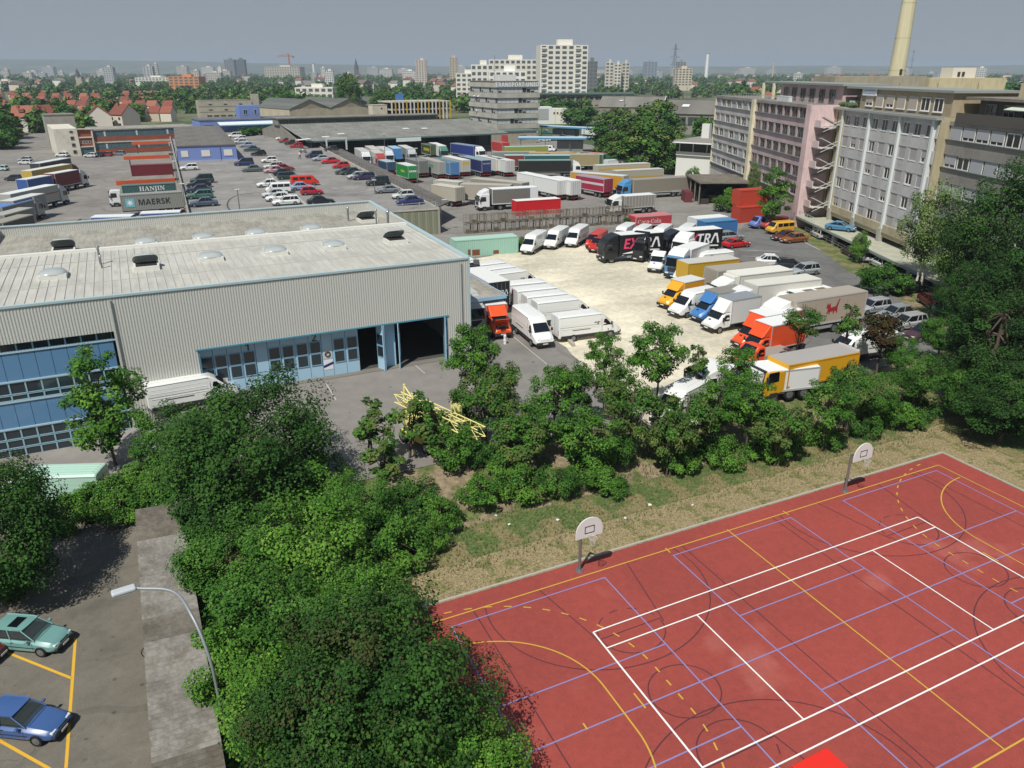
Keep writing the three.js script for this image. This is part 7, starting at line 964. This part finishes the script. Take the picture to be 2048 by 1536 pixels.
// ---- yellow lattice machine behind the saplings ------------------------------------------------------------
{
  const [x, z] = [16.12,-46.01], t = thing('yellow_lattice_crane', 'pale yellow machine with folded lattice booms on the asphalt', 'crane', x, gh(x, z), z, deg(-72)), m = M('#e2d98e', .55), m2 = M('#d3c96e', .6); t.scale.setScalar(1.08);
  bx(t, 'base_frame', m2, 3, .35, 2, -.4, .5, 0); add(t, 'machine_house', rb(1.7, 1.3, 1.7, .08), m, -.9, 1.5, 0); bx(t, 'counterweight', M('#a9a9a4', .8), .7, .9, 1.7, -1.9, .9, 0);
  const boom = (y, zc, len, w, x0) => { const l = []; for (const a of [-1, 1]) for (const b of [-1, 1]) l.push(gbar([x0, y + a * w, zc + b * w], [x0 + len, y + a * w, zc + b * w], .045, .045, 5)); const n = Math.round(len / .7); for (let i = 0; i < n; i++) { const xa = x0 + i * len / n, xb = xa + len / n, f = i % 2 ? 1 : -1; for (const b of [-1, 1]) { l.push(gbar([xa, y - f * w, zc + b * w], [xb, y + f * w, zc + b * w], .025, .025, 4)); l.push(gbar([xa, y + b * w, zc - f * w], [xb, y + b * w, zc + f * w], .025, .025, 4)); } } return join(l); };
  add(t, 'lower_boom', boom(2.2, -.5, 7.4, .32, -3), m); add(t, 'upper_boom', boom(2.75, .55, 6.4, .28, -2.6), m); add(t, 'mast', join([gbar([-2.8, .7, 0], [-2.6, 3.5, 0], .09), gbar([-2.6, 3.4, 0], [-1, 2.2, 0], .05)]), m); const cb = bx(t, 'cab', m, .95, 1.4, .85, 1.3, 1.6, -1.5); bx(cb, 'cab_window', GLASS, .97, .7, .6, 0, -.2, 0); for (const [wx, wz] of [[.8, .95], [.8, -.95], [-1.6, .95], [-1.6, -.95]]) wheel(t, wx, wz, .4, .25);
}
// ---- stacked steel racks ---------------------------------------------------------------------------------
{
  const l = []; for (const a of [-.55, .55]) for (const b of [-.45, .45]) l.push(gbox(.09, 1.5, .09, a, .75, b)); for (const y of [.12, 1.4]) { for (const b of [-.45, .45]) l.push(gbox(1.1, .08, .07, 0, y, b)); for (const a of [-.55, .55]) l.push(gbox(.07, .08, .9, a, y, 0)); } for (let i = 0; i < 4; i++) l.push(gbox(.04, 1.2, .04, -.33 + i * .22, .75, .45));
  const fr = join(l), fl = BG(1.08, .05, .88), m = [M('#7d7a70', .8), M('#8f8b7e', .8), M('#6f675c', .85)], fm = M('#6a5c4a', .9), a = [48.26,-115.21], b = [76.7,-111.19]; reseed(14);
  const n = 25; for (let i = 0; i < n; i++) for (let k = 0; k < 2; k++) { const t = thing('steel_rack', k ? 'rusty grey steel rack in the top layer of the long stacked row' : 'rusty grey steel rack in the bottom layer of the long stacked row', 'rack', mix(a[0], b[0], i / (n - 1)) + rr(-.05, .05), YL + k * 1.53, mix(a[1], b[1], i / (n - 1)) + rr(-.12, .12), rr(-.04, .04), k ? 'stacked steel racks, top layer' : 'stacked steel racks, bottom layer'); add(t, 'frame', fr, m[(i * 2 + k) % 3]); add(t, 'floor', fl, fm, 0, .17, 0); if ((i * 5 + k * 3) % 4 === 0) add(t, 'wooden_block', BG(.8, .4, .6), M('#8d7a5c', .9), 0, .4, 0); }
}
// ---- open shed beside the orange containers; light blue canopies -----------------------------------------------
{
  const p = [105.64,-121.95], s = thing('open_shed', 'dark open shed with a flat grey roof left of the orange containers', 'shed', p[0], YL, p[1], deg(-26)); ub(s, 'roof', roofM('#7d766c', 8), 10.5, .25, 13, 0, 4.1, -3); for (const z of [3, -1, -5, -9]) { bx(s, 'post', M('#7c7568', .9), .22, 4.1, .22, -5, 0, z); bx(s, 'post', M('#7c7568', .9), .22, 4.1, .22, 5, 0, z); } bx(s, 'rear_wall', M('#2a2724', .9), .2, 4, 12.5, 4.6, 0, -3); bx(s, 'far_wall', M('#2a2724', .9), 10, 4, .2, 0, 0, -9.3); for (let i = 0; i < 6; i++) bx(s, 'stored_crate', M(['#3a3532', '#4f3a32', '#2f3336'][i % 3], .9), 1.6, 1 + (i % 3) * .5, 1.4, -3.6 + (i % 2) * 2, 0, 1.5 - i * 1.8); bx(s, 'maroon_skip', M('#6a2f35', .7), 1.4, 2, 4, -6.3, 0, -2);
  const can = (p, w, d, y, label, ry) => { const t = thing('blue_canopy', label, 'canopy', p[0], YL, p[1], ry); bx(t, 'roof', M('#b4cddb', .5), w, .35, d, 0, y, 0); bx(t, 'fascia', M('#4f86a8', .5), w + .1, .5, .12, 0, y - .15, d / 2 + .06); for (let i = 0; i < 5; i++) { bx(t, 'post', STEEL, .2, y, .2, -w / 2 + 1 + i * (w - 2) / 4, 0, d / 2 - 1); } bx(t, 'kiosk', M('#7d7f7c', .8), w * .25, y - .6, d * .6, 0, 0, -.5); };
  can([132.23,-227.74], 34, 7, 4, 'long light blue canopy roof behind the truck yard', -.55); can([156.97,-274.51], 40, 6, 4, 'farther light blue canopy roof in the tower car park', -1.05);
}
// ---- person, motorcycle and parasol on the deck ------------------------------------------------------------------
{
  const [x, z] = [40.06,-203.74], t = thing('person', 'person in pale shirt and dark trousers walking across the rooftop car park', 'person', x, DK + .004, z, .6);
  const J = (a, b, r1, r2) => { const g = gbar(a, b, r1, r2, 10); return [g, new THREE.SphereGeometry(r1, 10, 7).translate(...a), new THREE.SphereGeometry(r2, 10, 7).translate(...b)]; };
  add(t, 'body', join([...J([0, 1.42, 0], [0, 1, 0], .19, .16), ...J([.0, 1.5, 0], [0, 1.6, 0], .06, .06), ...J([.02, 1.4, .2], [.1, 1.12, .26], .055, .045), ...J([.1, 1.12, .26], [.28, .95, .24], .045, .035), ...J([.02, 1.4, -.2], [-.08, 1.12, -.26], .055, .045), ...J([-.08, 1.12, -.26], [-.02, .9, -.28], .045, .035)]), M('#c9a48e', .7)); add(t, 'shirt', join([...J([0, 1.42, 0], [0, 1.02, 0], .205, .175), ...J([.02, 1.42, .19], [.08, 1.18, .25], .075, .06), ...J([.02, 1.42, -.19], [-.06, 1.18, -.25], .075, .06)]), M('#d8cfc4', .8)); add(t, 'trousers', join([...J([0, .98, .08], [.2, .52, .1], .11, .08), ...J([.2, .52, .1], [.12, .08, .1], .08, .06), ...J([0, .98, -.08], [-.12, .52, -.1], .11, .08), ...J([-.12, .52, -.1], [-.32, .12, -.1], .08, .06), gbox(.26, .08, .1, .17, .04, .1), gbox(.26, .08, .1, -.28, .06, -.1)]), M('#22252c', .8)); const hd = add(t, 'head', new THREE.SphereGeometry(.11, 14, 10).scale(.95, 1.2, .85).translate(.02, 1.7, 0), M('#c9a48e', .7)); add(hd, 'nose', new THREE.ConeGeometry(.02, .05, 6).rotateZ(-PI / 2).translate(.14, 1.69, 0), M('#c39c86', .7)); add(hd, 'hair', new THREE.SphereGeometry(.118, 12, 8, 0, 6.3, 0, 1.6).scale(.98, 1.15, .9).translate(0, 1.73, 0), M('#3a2c22', .9));
  const [mx, mz] = [44.1,-218.78], b = thing('motorcycle', 'motorcycle parked behind the walking person', 'motorcycle', mx, DK + .004, mz, 2.4); for (const wx of [-.7, .7]) { const q = add(b, 'wheel', new THREE.TorusGeometry(.3, .07, 8, 20), RUBBER, wx, .36, 0); add(q, 'rim', new THREE.CylinderGeometry(.2, .2, .06, 12).rotateX(PI / 2), STEEL); } add(b, 'tank', rb(.6, .3, .32, .1), M('#d3d6d6', .3), .15, .85, 0); add(b, 'seat', rb(.7, .14, .28, .06), BLACK, -.4, .82, 0); add(b, 'engine', rb(.5, .35, .34, .05), STEEL, 0, .5, 0); add(b, 'fork', join([gbar([.7, .36, .1], [.45, 1.05, .1], .03), gbar([.7, .36, -.1], [.45, 1.05, -.1], .03), gbar([.45, 1.05, -.35], [.45, 1.05, .35], .02)]), CHROME);
  const [ux, uz] = [47.01,-231.86], u = thing('white_awning', 'white awning on posts above the motorcycle', 'awning', ux, DK, uz, .3); add(u, 'cloth', gbox(4.2, .08, 2, 0, 2.5, 0, 0, .05), M('#e2e4e4', .7)); for (const q of [-1.9, 1.9]) for (const w of [-.8, .8]) bx(u, 'post', STEEL, .07, 2.45, .07, q, 0, w);
  const hg = [[51.09,-290.64], [55.98,-293.5], [46.74,-290.2], [42.78,-289.62], [38.69,-286.69]]; hg.forEach(p => tree('farround', 'deck_shrub', p, DK + 1.3, 2.6, 1.5, 'green shrub under the white awning of the blue terminal', 'shrubs under the awning', { far: 1, gy: DK }));
  const [ax, az] = [50.07,-225.35], a = thing('concrete_portal', 'pale concrete portal frame at the corner of the dock roof', 'portal', ax + 2, DK - .2, az); bx(a, 'post', M('#c3c5c1', .7), .4, 3, .4, 0, 0, 0); bx(a, 'beam', M('#c3c5c1', .7), 6, .4, .4, 2.8, 3, 0); bx(a, 'post', M('#c3c5c1', .7), .4, 3, .4, 5.6, 0, 0);
}
// ---- verge by the garage, litter on the grass ---------------------------------------------------------------------
{
  struct('garage_verge', flat(pairs([100.9,-97.31, 98.94,-88.66, 91.86,-74.28, 84.6,-63.81, 81.03,-62.32, 82.65,-69.08, 89.63,-80.81, 95.85,-92]), YL + .03), mm(grassT, 5, .95));
  struct('tree_ground', flat(pairs([84.6,-63.81, 81.81,-57.4, 75.53,-49.59, 69.47,-42.07, 75.39,-39.19, 102.09,-55.28, 89.68,-61.34]), YL + .03), mm(earthT, 7, .95));
  const sp = [[17.23,-37.61], [26.64,-34.5], [24.34,-33.9], [17.55,-36.39], [29.08,-33.31], [20.46,-35.54], [42.47,-32.78]]; reseed(44); sp.forEach(([x, z]) => { const g = new THREE.PlaneGeometry(.2, .15, 3, 3), p = g.attributes.position; for (let i = 0; i < p.count; i++) p.setZ(i, rr(-.05, .05)); g.rotateX(-PI / 2 + .3); g.computeVertexNormals(); const m = add(scene, 'paper_scrap', g, M('#d9dad6', .8, 0, { side: THREE.DoubleSide }), x, gh(x, z) + .12, z, rnd() * 6); tag(m, 'crumpled white paper scrap lying on the grass verge', 'litter', 'paper scraps on the verge'); });
}

// ---- far country -----------------------------------------------------------------------------------------------
{
  const fb = noiseField(61), ft = tex(512, (u, v) => { const a = fb(u, v, 12, 5), b = fb(u + .2, v, 50, 3), g = smooth((a - .45) * 6), s = rnd() * 10 - 5; return [mix(70, 104, g) + (b - .5) * 40 + s, mix(86, 106, g) + (b - .5) * 40 + s, mix(52, 74, g) + (b - .5) * 30 + s]; });
  struct('far_fields', sheet([-9000, -3000, -800, -300, 0, 300, 800, 2500, 9000], [-14000, -6000, -2500, -1200, -700, -430], .02), mm(ft, 700, .95)); struct('far_fields', sheet([150, 400, 1000, 3000, 9000], [-430, -300, -200, -100, 0, 400], .02), mm(ft, 700, .95)); struct('far_fields', sheet([-9000, -2000, -500, -150, -40], [-430, -300, -160, -100, 0, 400], .008), mm(ft, 700, .95));
  const zone = (d, w) => { const x = rr(-w, w); return x; };
  const at = (px, D) => { const c = .92648, x = (px - 1024) / 1540 * D / c, ca = Math.cos(deg(26)), sa = Math.sin(deg(26)); return [x * ca + D * sa, x * sa - D * ca]; }; // a spot at a bearing and a depth
  // hills on the horizon
  { const xs = lin(-9500, 9500, 150), zs = lin(-5200, -9800, 14), q = noiseField(71), g = sheet(xs, zs, 0, (X, Z) => { const t = (-Z - 5200) / 4600; return -6 + Math.sin(Math.min(1, t * 1.15) * PI) * (46 + 78 * q((X + 9500) / 19000, t * .1, 5, 4) + (X < -500 ? 38 * smooth((-500 - X) / 3000) : 0)); }); g.rotateY(-deg(26)); struct('hills', g, mm(ft, 1700, .95)); }
  // woods as one mass of small crowns
  const clump = crown(90, { rx: 5, ry: 4.4, n: 420, leaf: 1.7, clusters: 34, cr: 1.6, tones: DKG.concat(MID, OLV), hollow: .6, low: -.6 });
  reseed(303); const spots = []; const clear = (px, D) => (px > 330 && px < 1440 && D < 500) || (px > 1440 && D < 235) || (px > 1650 && px < 1740 && D < 260) || D < 330 && px > -100 && px < 1440;
  for (let i = 0; i < 14000 && spots.length < 4600; i++) { const px = rr(-500, 2500), D = 300 * Math.pow(16, Math.pow(rnd(), .8)); if (clear(px, D)) continue; const red = px < 420 && D > 380 && D < 800 && rnd() < .62, ind = px > 1180 && px < 1440 && D < 800 && rnd() < .85; if (red || ind) continue; if (px > 420 && px < 1180 && D < 560 && rnd() < .5) continue; spots.push([px, D, rr(.6, 1.25) * (D > 1500 ? 1.4 : 1)]); }
  for (let i = 0; i < 420; i++) { const px = rr(1780, 2500), D = rr(380, 620); spots.push([px, D, rr(1.2, 1.9)]); } for (let i = 0; i < 260; i++) { const px = rr(-300, 130), D = rr(270, 420); spots.push([px, D, rr(.8, 1.3)]); }
  { const m = new THREE.InstancedMesh(clump, leafFar, spots.length), o = new THREE.Object3D(), c = new THREE.Color(); spots.forEach(([px, D, s], i) => { const [x, z] = at(px, D); o.position.set(x, gh(x, z) + 3.6 * s, z); o.rotation.y = rnd() * 6; o.scale.set(s * rr(.9, 1.3), s * rr(.85, 1.3), s * rr(.9, 1.3)); o.updateMatrix(); m.setMatrixAt(i, o.matrix); const k = rr(.75, 1.2); c.setRGB(k * rr(.9, 1.15), k, k * .95); m.setColorAt(i, c); }); m.name = 'distant_woodland'; m.userData = { kind: 'stuff', label: 'belts of trees and gardens stretching to the horizon', category: 'woodland' }; m.castShadow = m.receiveShadow = true; scene.add(m); }
  // single trees that stand out
  const FT = 'single trees behind the yards'; [[740, 470, 1.3, 'farbig', 'tall dark poplar-shaped tree behind the gabled hall', 8, 12], [800, 430, 1, 'farbig', 'round green tree right of the tall dark one', 9, 8], [625, 520, 1, 'farround', 'round tree left of the white block', 10, 7], [690, 500, 1, 'farlight', 'light green tree behind the gabled hall', 7, 6], [860, 560, 1, 'farround', 'dark tree left of the yellow framed block', 9, 7], [590, 470, 1, 'farlight', 'yellowish tree behind the beige hall', 5, 4], [365, 420, 1, 'farlight', 'light green round tree beside the beige building', 6, 5], [30, 275, 1, 'farlight', 'light green tree at the left picture edge', 9, 8], [90, 285, 1, 'farround', 'dark tree beside the concrete stair tower', 8, 7], [60, 330, 1, 'farround', 'round tree behind those at the left edge', 10, 9], [125, 268, 1, 'farround', 'small round tree before the concrete tower', 4, 4], [300, 400, 1, 'farround', 'round tree behind the brick and glass building', 7, 6], [235, 380, 1, 'farround', 'dark tree behind the white end wall', 6, 6], [1420, 700, 1, 'farround', 'tree by the railway masts', 9, 8]].forEach(([px, D, s, k, l, rx, ry]) => { const [x, z] = at(px, D); tree(k, 'standing_tree', [x, z], gh(x, z) + ry * .95, rx, ry, l, FT, { far: 1 }); });
  // red-roofed terraced houses at the left
  const houseGeo = { wall: slab([[-4.5, 0], [4.5, 0], [4.5, 5.4], [0, 9.2], [-4.5, 5.4]], 7.2), roof: join([1, -1].map(d => { const g = new THREE.BoxGeometry(6.4, .3, 7.6); g.rotateZ(-d * Math.atan2(3.8, 4.5)); g.translate(d * 2.35, 7.45, 0); return g; })), ch: BG(.7, 1.6, .7), dorm: BG(1.6, 1.2, 1.8), wn: BG(.08, 1.1, 1) };
  const roofC = ['#8f5342', '#84493a', '#99604e', '#7a4638'], wallC = ['#d9d3c4', '#cfc7b6', '#e2ded3', '#c4b9a6'];
  const house = (x, z, ry, i, label, group, s = 1) => { const t = thing('red_roofed_house', label, 'house', x, gh(x, z), z, ry, group); t.scale.setScalar(s); add(t, 'wall', houseGeo.wall, M(wallC[i % 4], .9)); const r = add(t, 'roof', houseGeo.roof, M(roofC[(i * 3) % 4], .9)); add(r, 'chimney', houseGeo.ch, M('#9a6a58', .9), 1, 9.2, 1.5); if (i % 3 === 0) add(r, 'dormer', houseGeo.dorm, M('#8d5f4e', .9), 2.6, 7.9, 0); for (const y of [1.6, 4]) for (const q of [-2, 2]) add(t, 'window', houseGeo.wn, PANE, 4.52, y, q); };
  reseed(9); let hi = 0; for (let r = 0; r < 5; r++) for (let k = 0; k < 13; k++) { const px = mix(135, 425, k / 12) + rr(-3, 3), D = 800 - r * 82 - k * 4 + (12 - k) * -3; if (rnd() < .1) continue; const [x, z] = at(px, D); house(x, z, deg(64) + rr(-.05, .05), hi++, 'small red-roofed house in the dense rows at the left', 'red-roofed houses in rows', .78); }
  [[0, 470], [30, 455], [60, 470], [-25, 480], [300, 360], [345, 372], [170, 352], [200, 356]].forEach(([px, D], i) => { const [x, z] = at(px, D); house(x, z, deg(20 + i * 40), i, ['red-roofed house at the left edge above the trees', 'red-roofed house second from the left edge', 'red-roofed house third from the left edge', 'red-roofed house cut by the left picture edge', 'red-roofed gabled house left of the white gabled one', 'white gabled house with red roof beside the beige building', 'pale house directly behind the brick and glass building, left one', 'pale house directly behind the brick and glass building, right one'][i], 'single houses by the left building', 1.1); });
  for (let i = 0; i < 26; i++) { const px = rr(1440, 1780), D = rr(520, 900), [x, z] = at(px, D); house(x, z, rr(0, 3), i, 'red-roofed house beyond the railway masts', 'red-roofed houses beyond the railway', 1.2); }
  // small pale houses and blocks of the far town
  reseed(23); const farH = join([new THREE.BoxGeometry(14, 9, 11).translate(0, 4.5, 0)]), farR = slab([[-7.6, 9], [7.6, 9], [0, 13]], 11.6);
  for (let i = 0; i < 190; i++) { const px = rr(-40, 2090), D = rr(850, 3400), [x, z] = at(px, D), t = thing('distant_house', 'pale distant town house among the trees', 'house', x, gh(x, z), z, rr(0, 3), 'pale town houses in the distance'); t.scale.setScalar(rr(.6, 1.15) * (D > 2000 ? 1.3 : 1)); add(t, 'wall', farH, M(['#d9d6cc', '#e4e1d9', '#c9c2b4', '#d3c7b4'][i % 4], .9)); add(t, 'roof', farR, M(['#85574a', '#6d625c', '#8f6254', '#7d7a77'][(i * 7) % 4], .9)); }
  const dw = {}; const block = (px0, px1, top, D, c, label, o = {}) => { // block seen between two bearings with its top on a row
    const [x, z] = at((px0 + px1) / 2, D), w = (px1 - px0) / 1540 * D / .93, h = 25.8 + (142 - top) / 1540 * D * .93 - gh(x, z), t = thing(o.name || 'distant_block', label, 'building', x, gh(x, z), z, deg(-26) + (o.ry || 0), o.group); const dp = o.dp || w * .6; const body = new THREE.BoxGeometry(w, h, dp); add(t, 'wall', body, M(c, .85), 0, h / 2, 0); const fl = o.floors || Math.max(2, Math.round(h / 3.2)), n = o.cols || Math.max(2, Math.round(w / 4)); if (w / D * 1540 > 7) for (let r = 0; r < fl; r++) { if ((fl - r) * (h / fl) < (o.from || 0)) continue; for (let k = 0; k < n; k++) { const ww = w / n * .62, hh = h / fl * .5, y = h - (r + .72) * h / fl; if (y < 4) continue; const b = bx(t, o.balc && o.balc.includes(k) ? 'balcony' : 'window', o.balc && o.balc.includes(k) ? M('#4a4a48', .8) : o.wm || M('#5c6366', .4), ww, hh, .3, -w / 2 + (k + .5) * w / n, y, dp / 2); if (o.balc && o.balc.includes(k)) bx(b, 'parapet', M('#e6e6e0', .8), ww * 1.15, hh * .5, 1.2, 0, -hh * .55, .5); } } bx(t, 'roof_house', M(c, .85), w * .3, h * .05 + 1.5, dp * .4, w * .05, h, 0); return t; };
  const mainT = block(1068, 1150, 95, 560, '#e2ded2', 'tall white apartment tower with balconies behind the office tower', { name: 'apartment_tower', floors: 13, cols: 7, balc: [0, 5], dp: 16, ry: .15 }); 
  block(985, 1066, 121, 620, '#dcd8cc', 'stepped pale apartment block left of the white tower, upper step', { name: 'apartment_block', floors: 9, cols: 9 }); block(954, 992, 130, 600, '#e0ddd2', 'stepped pale apartment block left of the white tower, lower step', { name: 'apartment_block', floors: 7, cols: 4 }); block(985, 1048, 142, 430, '#e3e3dd', 'white low apartment block behind the sign of the office tower', { name: 'apartment_block', cols: 6 }); block(928, 965, 146, 640, '#dfdcd2', 'white low block left of the office tower', { name: 'apartment_block', cols: 4 });
  block(1150, 1170, 124, 800, '#6f7476', 'dark slab tower right of the white apartment tower', { cols: 3 }); block(1184, 1198, 126, 900, '#c9c4b6', 'pale tower slab, left of three right of the dark one', { cols: 2 }); block(1199, 1211, 129, 890, '#d5d1c4', 'pale tower slab, middle of three', { cols: 2 }); block(1212, 1225, 127, 900, '#c4beb0', 'pale tower slab, right of three', { cols: 2 }); block(1250, 1272, 125, 1900, '#8d96a2', 'hazy grey block left of the pylon', { cols: 4 }); block(1306, 1321, 125, 1500, '#8b8f92', 'hazy dark tower right of the pylon', { cols: 3 }); block(1303, 1332, 137, 1100, '#cbc0a8', 'beige block below the hazy dark tower', { cols: 5 });
  block(533, 550, 121, 2300, '#7d8488', 'dark twin tower on the skyline, left one', { cols: 5 }); block(552, 568, 121, 2350, '#5f686e', 'dark twin tower on the skyline, right one', { cols: 5 }); block(604, 664, 134, 1900, '#c4bdb0', 'wide pale block under the red crane', { cols: 14 }); block(860, 878, 122, 1500, '#cfc0b4', 'pinkish white tower on the skyline left of centre', { cols: 4 }); block(917, 931, 117, 1700, '#c4b49c', 'tan slim tower on the skyline', { cols: 3 }); block(393, 409, 133, 1500, '#b9babc', 'pale grey tower on the left skyline', { cols: 3 }); block(410, 417, 129, 1550, '#c4c2be', 'slim pale tower on the left skyline', { cols: 2 }); block(382, 440, 153, 1450, '#d9d6cc', 'low pale block at the foot of the left skyline towers', { cols: 10 }); block(438, 490, 152, 1000, '#c98a5c', 'long orange-roofed hall on the left', { cols: 6 }); block(653, 718, 172, 560, '#dedbd0', 'white flat block behind the gabled hall', { cols: 6 }); block(80, 100, 163, 1100, '#e2dfd6', 'white tower block at the far left', { cols: 3 }); block(132, 168, 160, 1150, '#d9cfc4', 'pale block with reddish roof at the far left', { cols: 7 }); block(10, 50, 173, 900, '#d3ccc2', 'pale long block at the left edge', { cols: 8 });
  reseed(64); for (let i = 0; i < 60; i++) { const px = rr(0, 2048), D = rr(1500, 4200), w = rr(6, 26), t = rr(133, 147); block(px, px + w, t, D, ['#cfcdc6', '#d9d7d1', '#b9bbbd', '#c9c2b8'][i % 4], 'pale distant city block on the hazy skyline', { group: 'far city blocks' }); }
  // slim things on the skyline
  const pole = (px, top, D, r, c, name, label, cat, tip) => { const [x, z] = at(px, D), h = 25.8 + (142 - top) / 1540 * D * .93 - gh(x, z), t = thing(name, label, cat, x, gh(x, z), z); if (tip) { bx(t, 'tower', M(c, .85), r * 2, h * .55, r * 2, 0, 0, 0); add(t, 'spire', new THREE.ConeGeometry(r * 1.25, h * .45, 8).translate(0, h * .775, 0), M('#4a4f52', .8)); } else { add(t, 'shaft', new THREE.CylinderGeometry(r * .75, r, h, 14).translate(0, h / 2, 0), M(c, .8)); add(t, 'rim', new THREE.CylinderGeometry(r * .85, r * .85, h * .02, 14).translate(0, h, 0), M('#8d8f90', .8)); } return t; };
  pole(1358, 110, 1900, 4.5, '#e6e8e8', 'white_stack', 'slim white factory stack on the right skyline', 'chimney'); pole(1472, 122, 2400, 2.6, '#c4b0a4', 'thin_stack', 'thin reddish stack far right on the skyline', 'chimney'); pole(684, 128, 1900, 3.5, '#d9d9d4', 'small_white_stack', 'short white stack left of centre on the skyline', 'chimney'); pole(277, 136, 1300, 4, '#c4b9a4', 'church', 'church tower with dark spire on the left skyline', 'church', 1); pole(757, 118, 2100, 5, '#6d6a66', 'church', 'dark church spire near the middle of the skyline', 'church', 1);
  // lattice pylon, tower crane, railway masts
  { const [x, z] = at(1302, 760), H = 25.8 + (142 - 92) / 1540 * 760 * .93 - YL, t = thing('power_pylon', 'grey lattice power pylon on the right skyline', 'pylon', x, YL, z, .3), l = []; const w = y => mix(3.4, .5, Math.min(1, y / H * 1.15)); for (const a of [-1, 1]) for (const b of [-1, 1]) for (let k = 0; k < 8; k++) { const y0 = H * k / 8, y1 = H * (k + 1) / 8; l.push(gbar([a * w(y0), y0, b * w(y0)], [a * w(y1), y1, b * w(y1)], .16, .14, 4)); } for (let k = 0; k < 8; k++) { const y0 = H * k / 8, y1 = H * (k + 1) / 8; for (const b of [-1, 1]) { l.push(gbar([-w(y0), y0, b * w(y0)], [w(y1), y1, b * w(y1)], .09, .09, 3)); l.push(gbar([w(y0), y0, b * w(y0)], [-w(y1), y1, b * w(y1)], .09, .09, 3)); } } add(t, 'lattice', join(l), M('#7d858c', .6)); for (const [f, q] of [[.9, 5.5], [.76, 7.5], [.63, 6.5]]) add(t, 'cross_arm', join([gbar([-q, H * f, 0], [q, H * f, 0], .16), gbar([-q, H * f, 0], [0, H * f + 1.8, 0], .1), gbar([q, H * f, 0], [0, H * f + 1.8, 0], .1)]), M('#7d858c', .6)); }
  { const [x, z] = at(643, 1900), H = 25.8 + (142 - 110) / 1540 * 1900 * .93, t = thing('tower_crane', 'red tower crane above the pale block on the skyline', 'crane', x, 0, z, deg(-26)), m = M('#a8543f', .7); bx(t, 'mast', m, 2.6, H, 2.6, 0, 0, 0); bx(t, 'jib', m, 30, 1.6, 1.6, -11, H - 6, 0); bx(t, 'counter_jib', m, 10, 1.6, 1.6, 7, H - 6, 0); bx(t, 'counterweight', M('#77726c', .8), 4, 4, 2.5, 10, H - 9, 0); add(t, 'tie', gbar([0, H, 0], [-22, H - 5, 0], .3), m); }
  { const [x, z] = at(1708, 700), t = thing('power_pylon', 'distant lattice pylon behind the tall chimney', 'pylon', x, YL, z, .3), H = 25.8 + (142 - 108) / 1540 * 700; add(t, 'lattice', join([gbar([-2, 0, 0], [-.4, H, 0], .15), gbar([2, 0, 0], [.4, H, 0], .15), ...Array.from({ length: 8 }, (_, k) => gbar([-2 + k * .2, H * k / 8, 0], [1.8 - k * .2, H * (k + 1) / 8, 0], .1))]), M('#8a9096', .6)); for (const f of [.95, .8, .66]) add(t, 'cross_arm', gbar([-4.5, H * f, 0], [4.5, H * f, 0], .14), M('#8a9096', .6)); }
  reseed(72); for (let i = 0; i < 30; i++) { const px = 1190 + i * 9 + rr(-4, 4), D = rr(430, 720), [x, z] = at(px, D), t = thing('railway_mast', 'thin grey railway mast beyond the big tree group', 'mast', x, YL, z, rr(0, 3), 'railway masts'); const h = rr(9, 13); bx(t, 'pole', STEEL, .28, h, .28, 0, 0, 0); bx(t, 'bracket', STEEL, 3.4, .16, .16, 1.5, h - 1.4, 0); }
  { const [x, z] = at(1340, 520), t = thing('railway_viaduct', 'long low grey railway embankment with parapet behind the big trees', 'embankment', x, YL, z, deg(-26)); bx(t, 'bank', concM('#7f7a70', 9), 240, 3.2, 14, 30, 0, 0); bx(t, 'parapet', M('#8b8579', .9), 240, .9, .4, 30, 3.2, 7); bx(t, 'rails', M('#5d5650', .8), 240, .2, 4, 30, 3.2, 0); }
}

renderer.render(scene, camera);
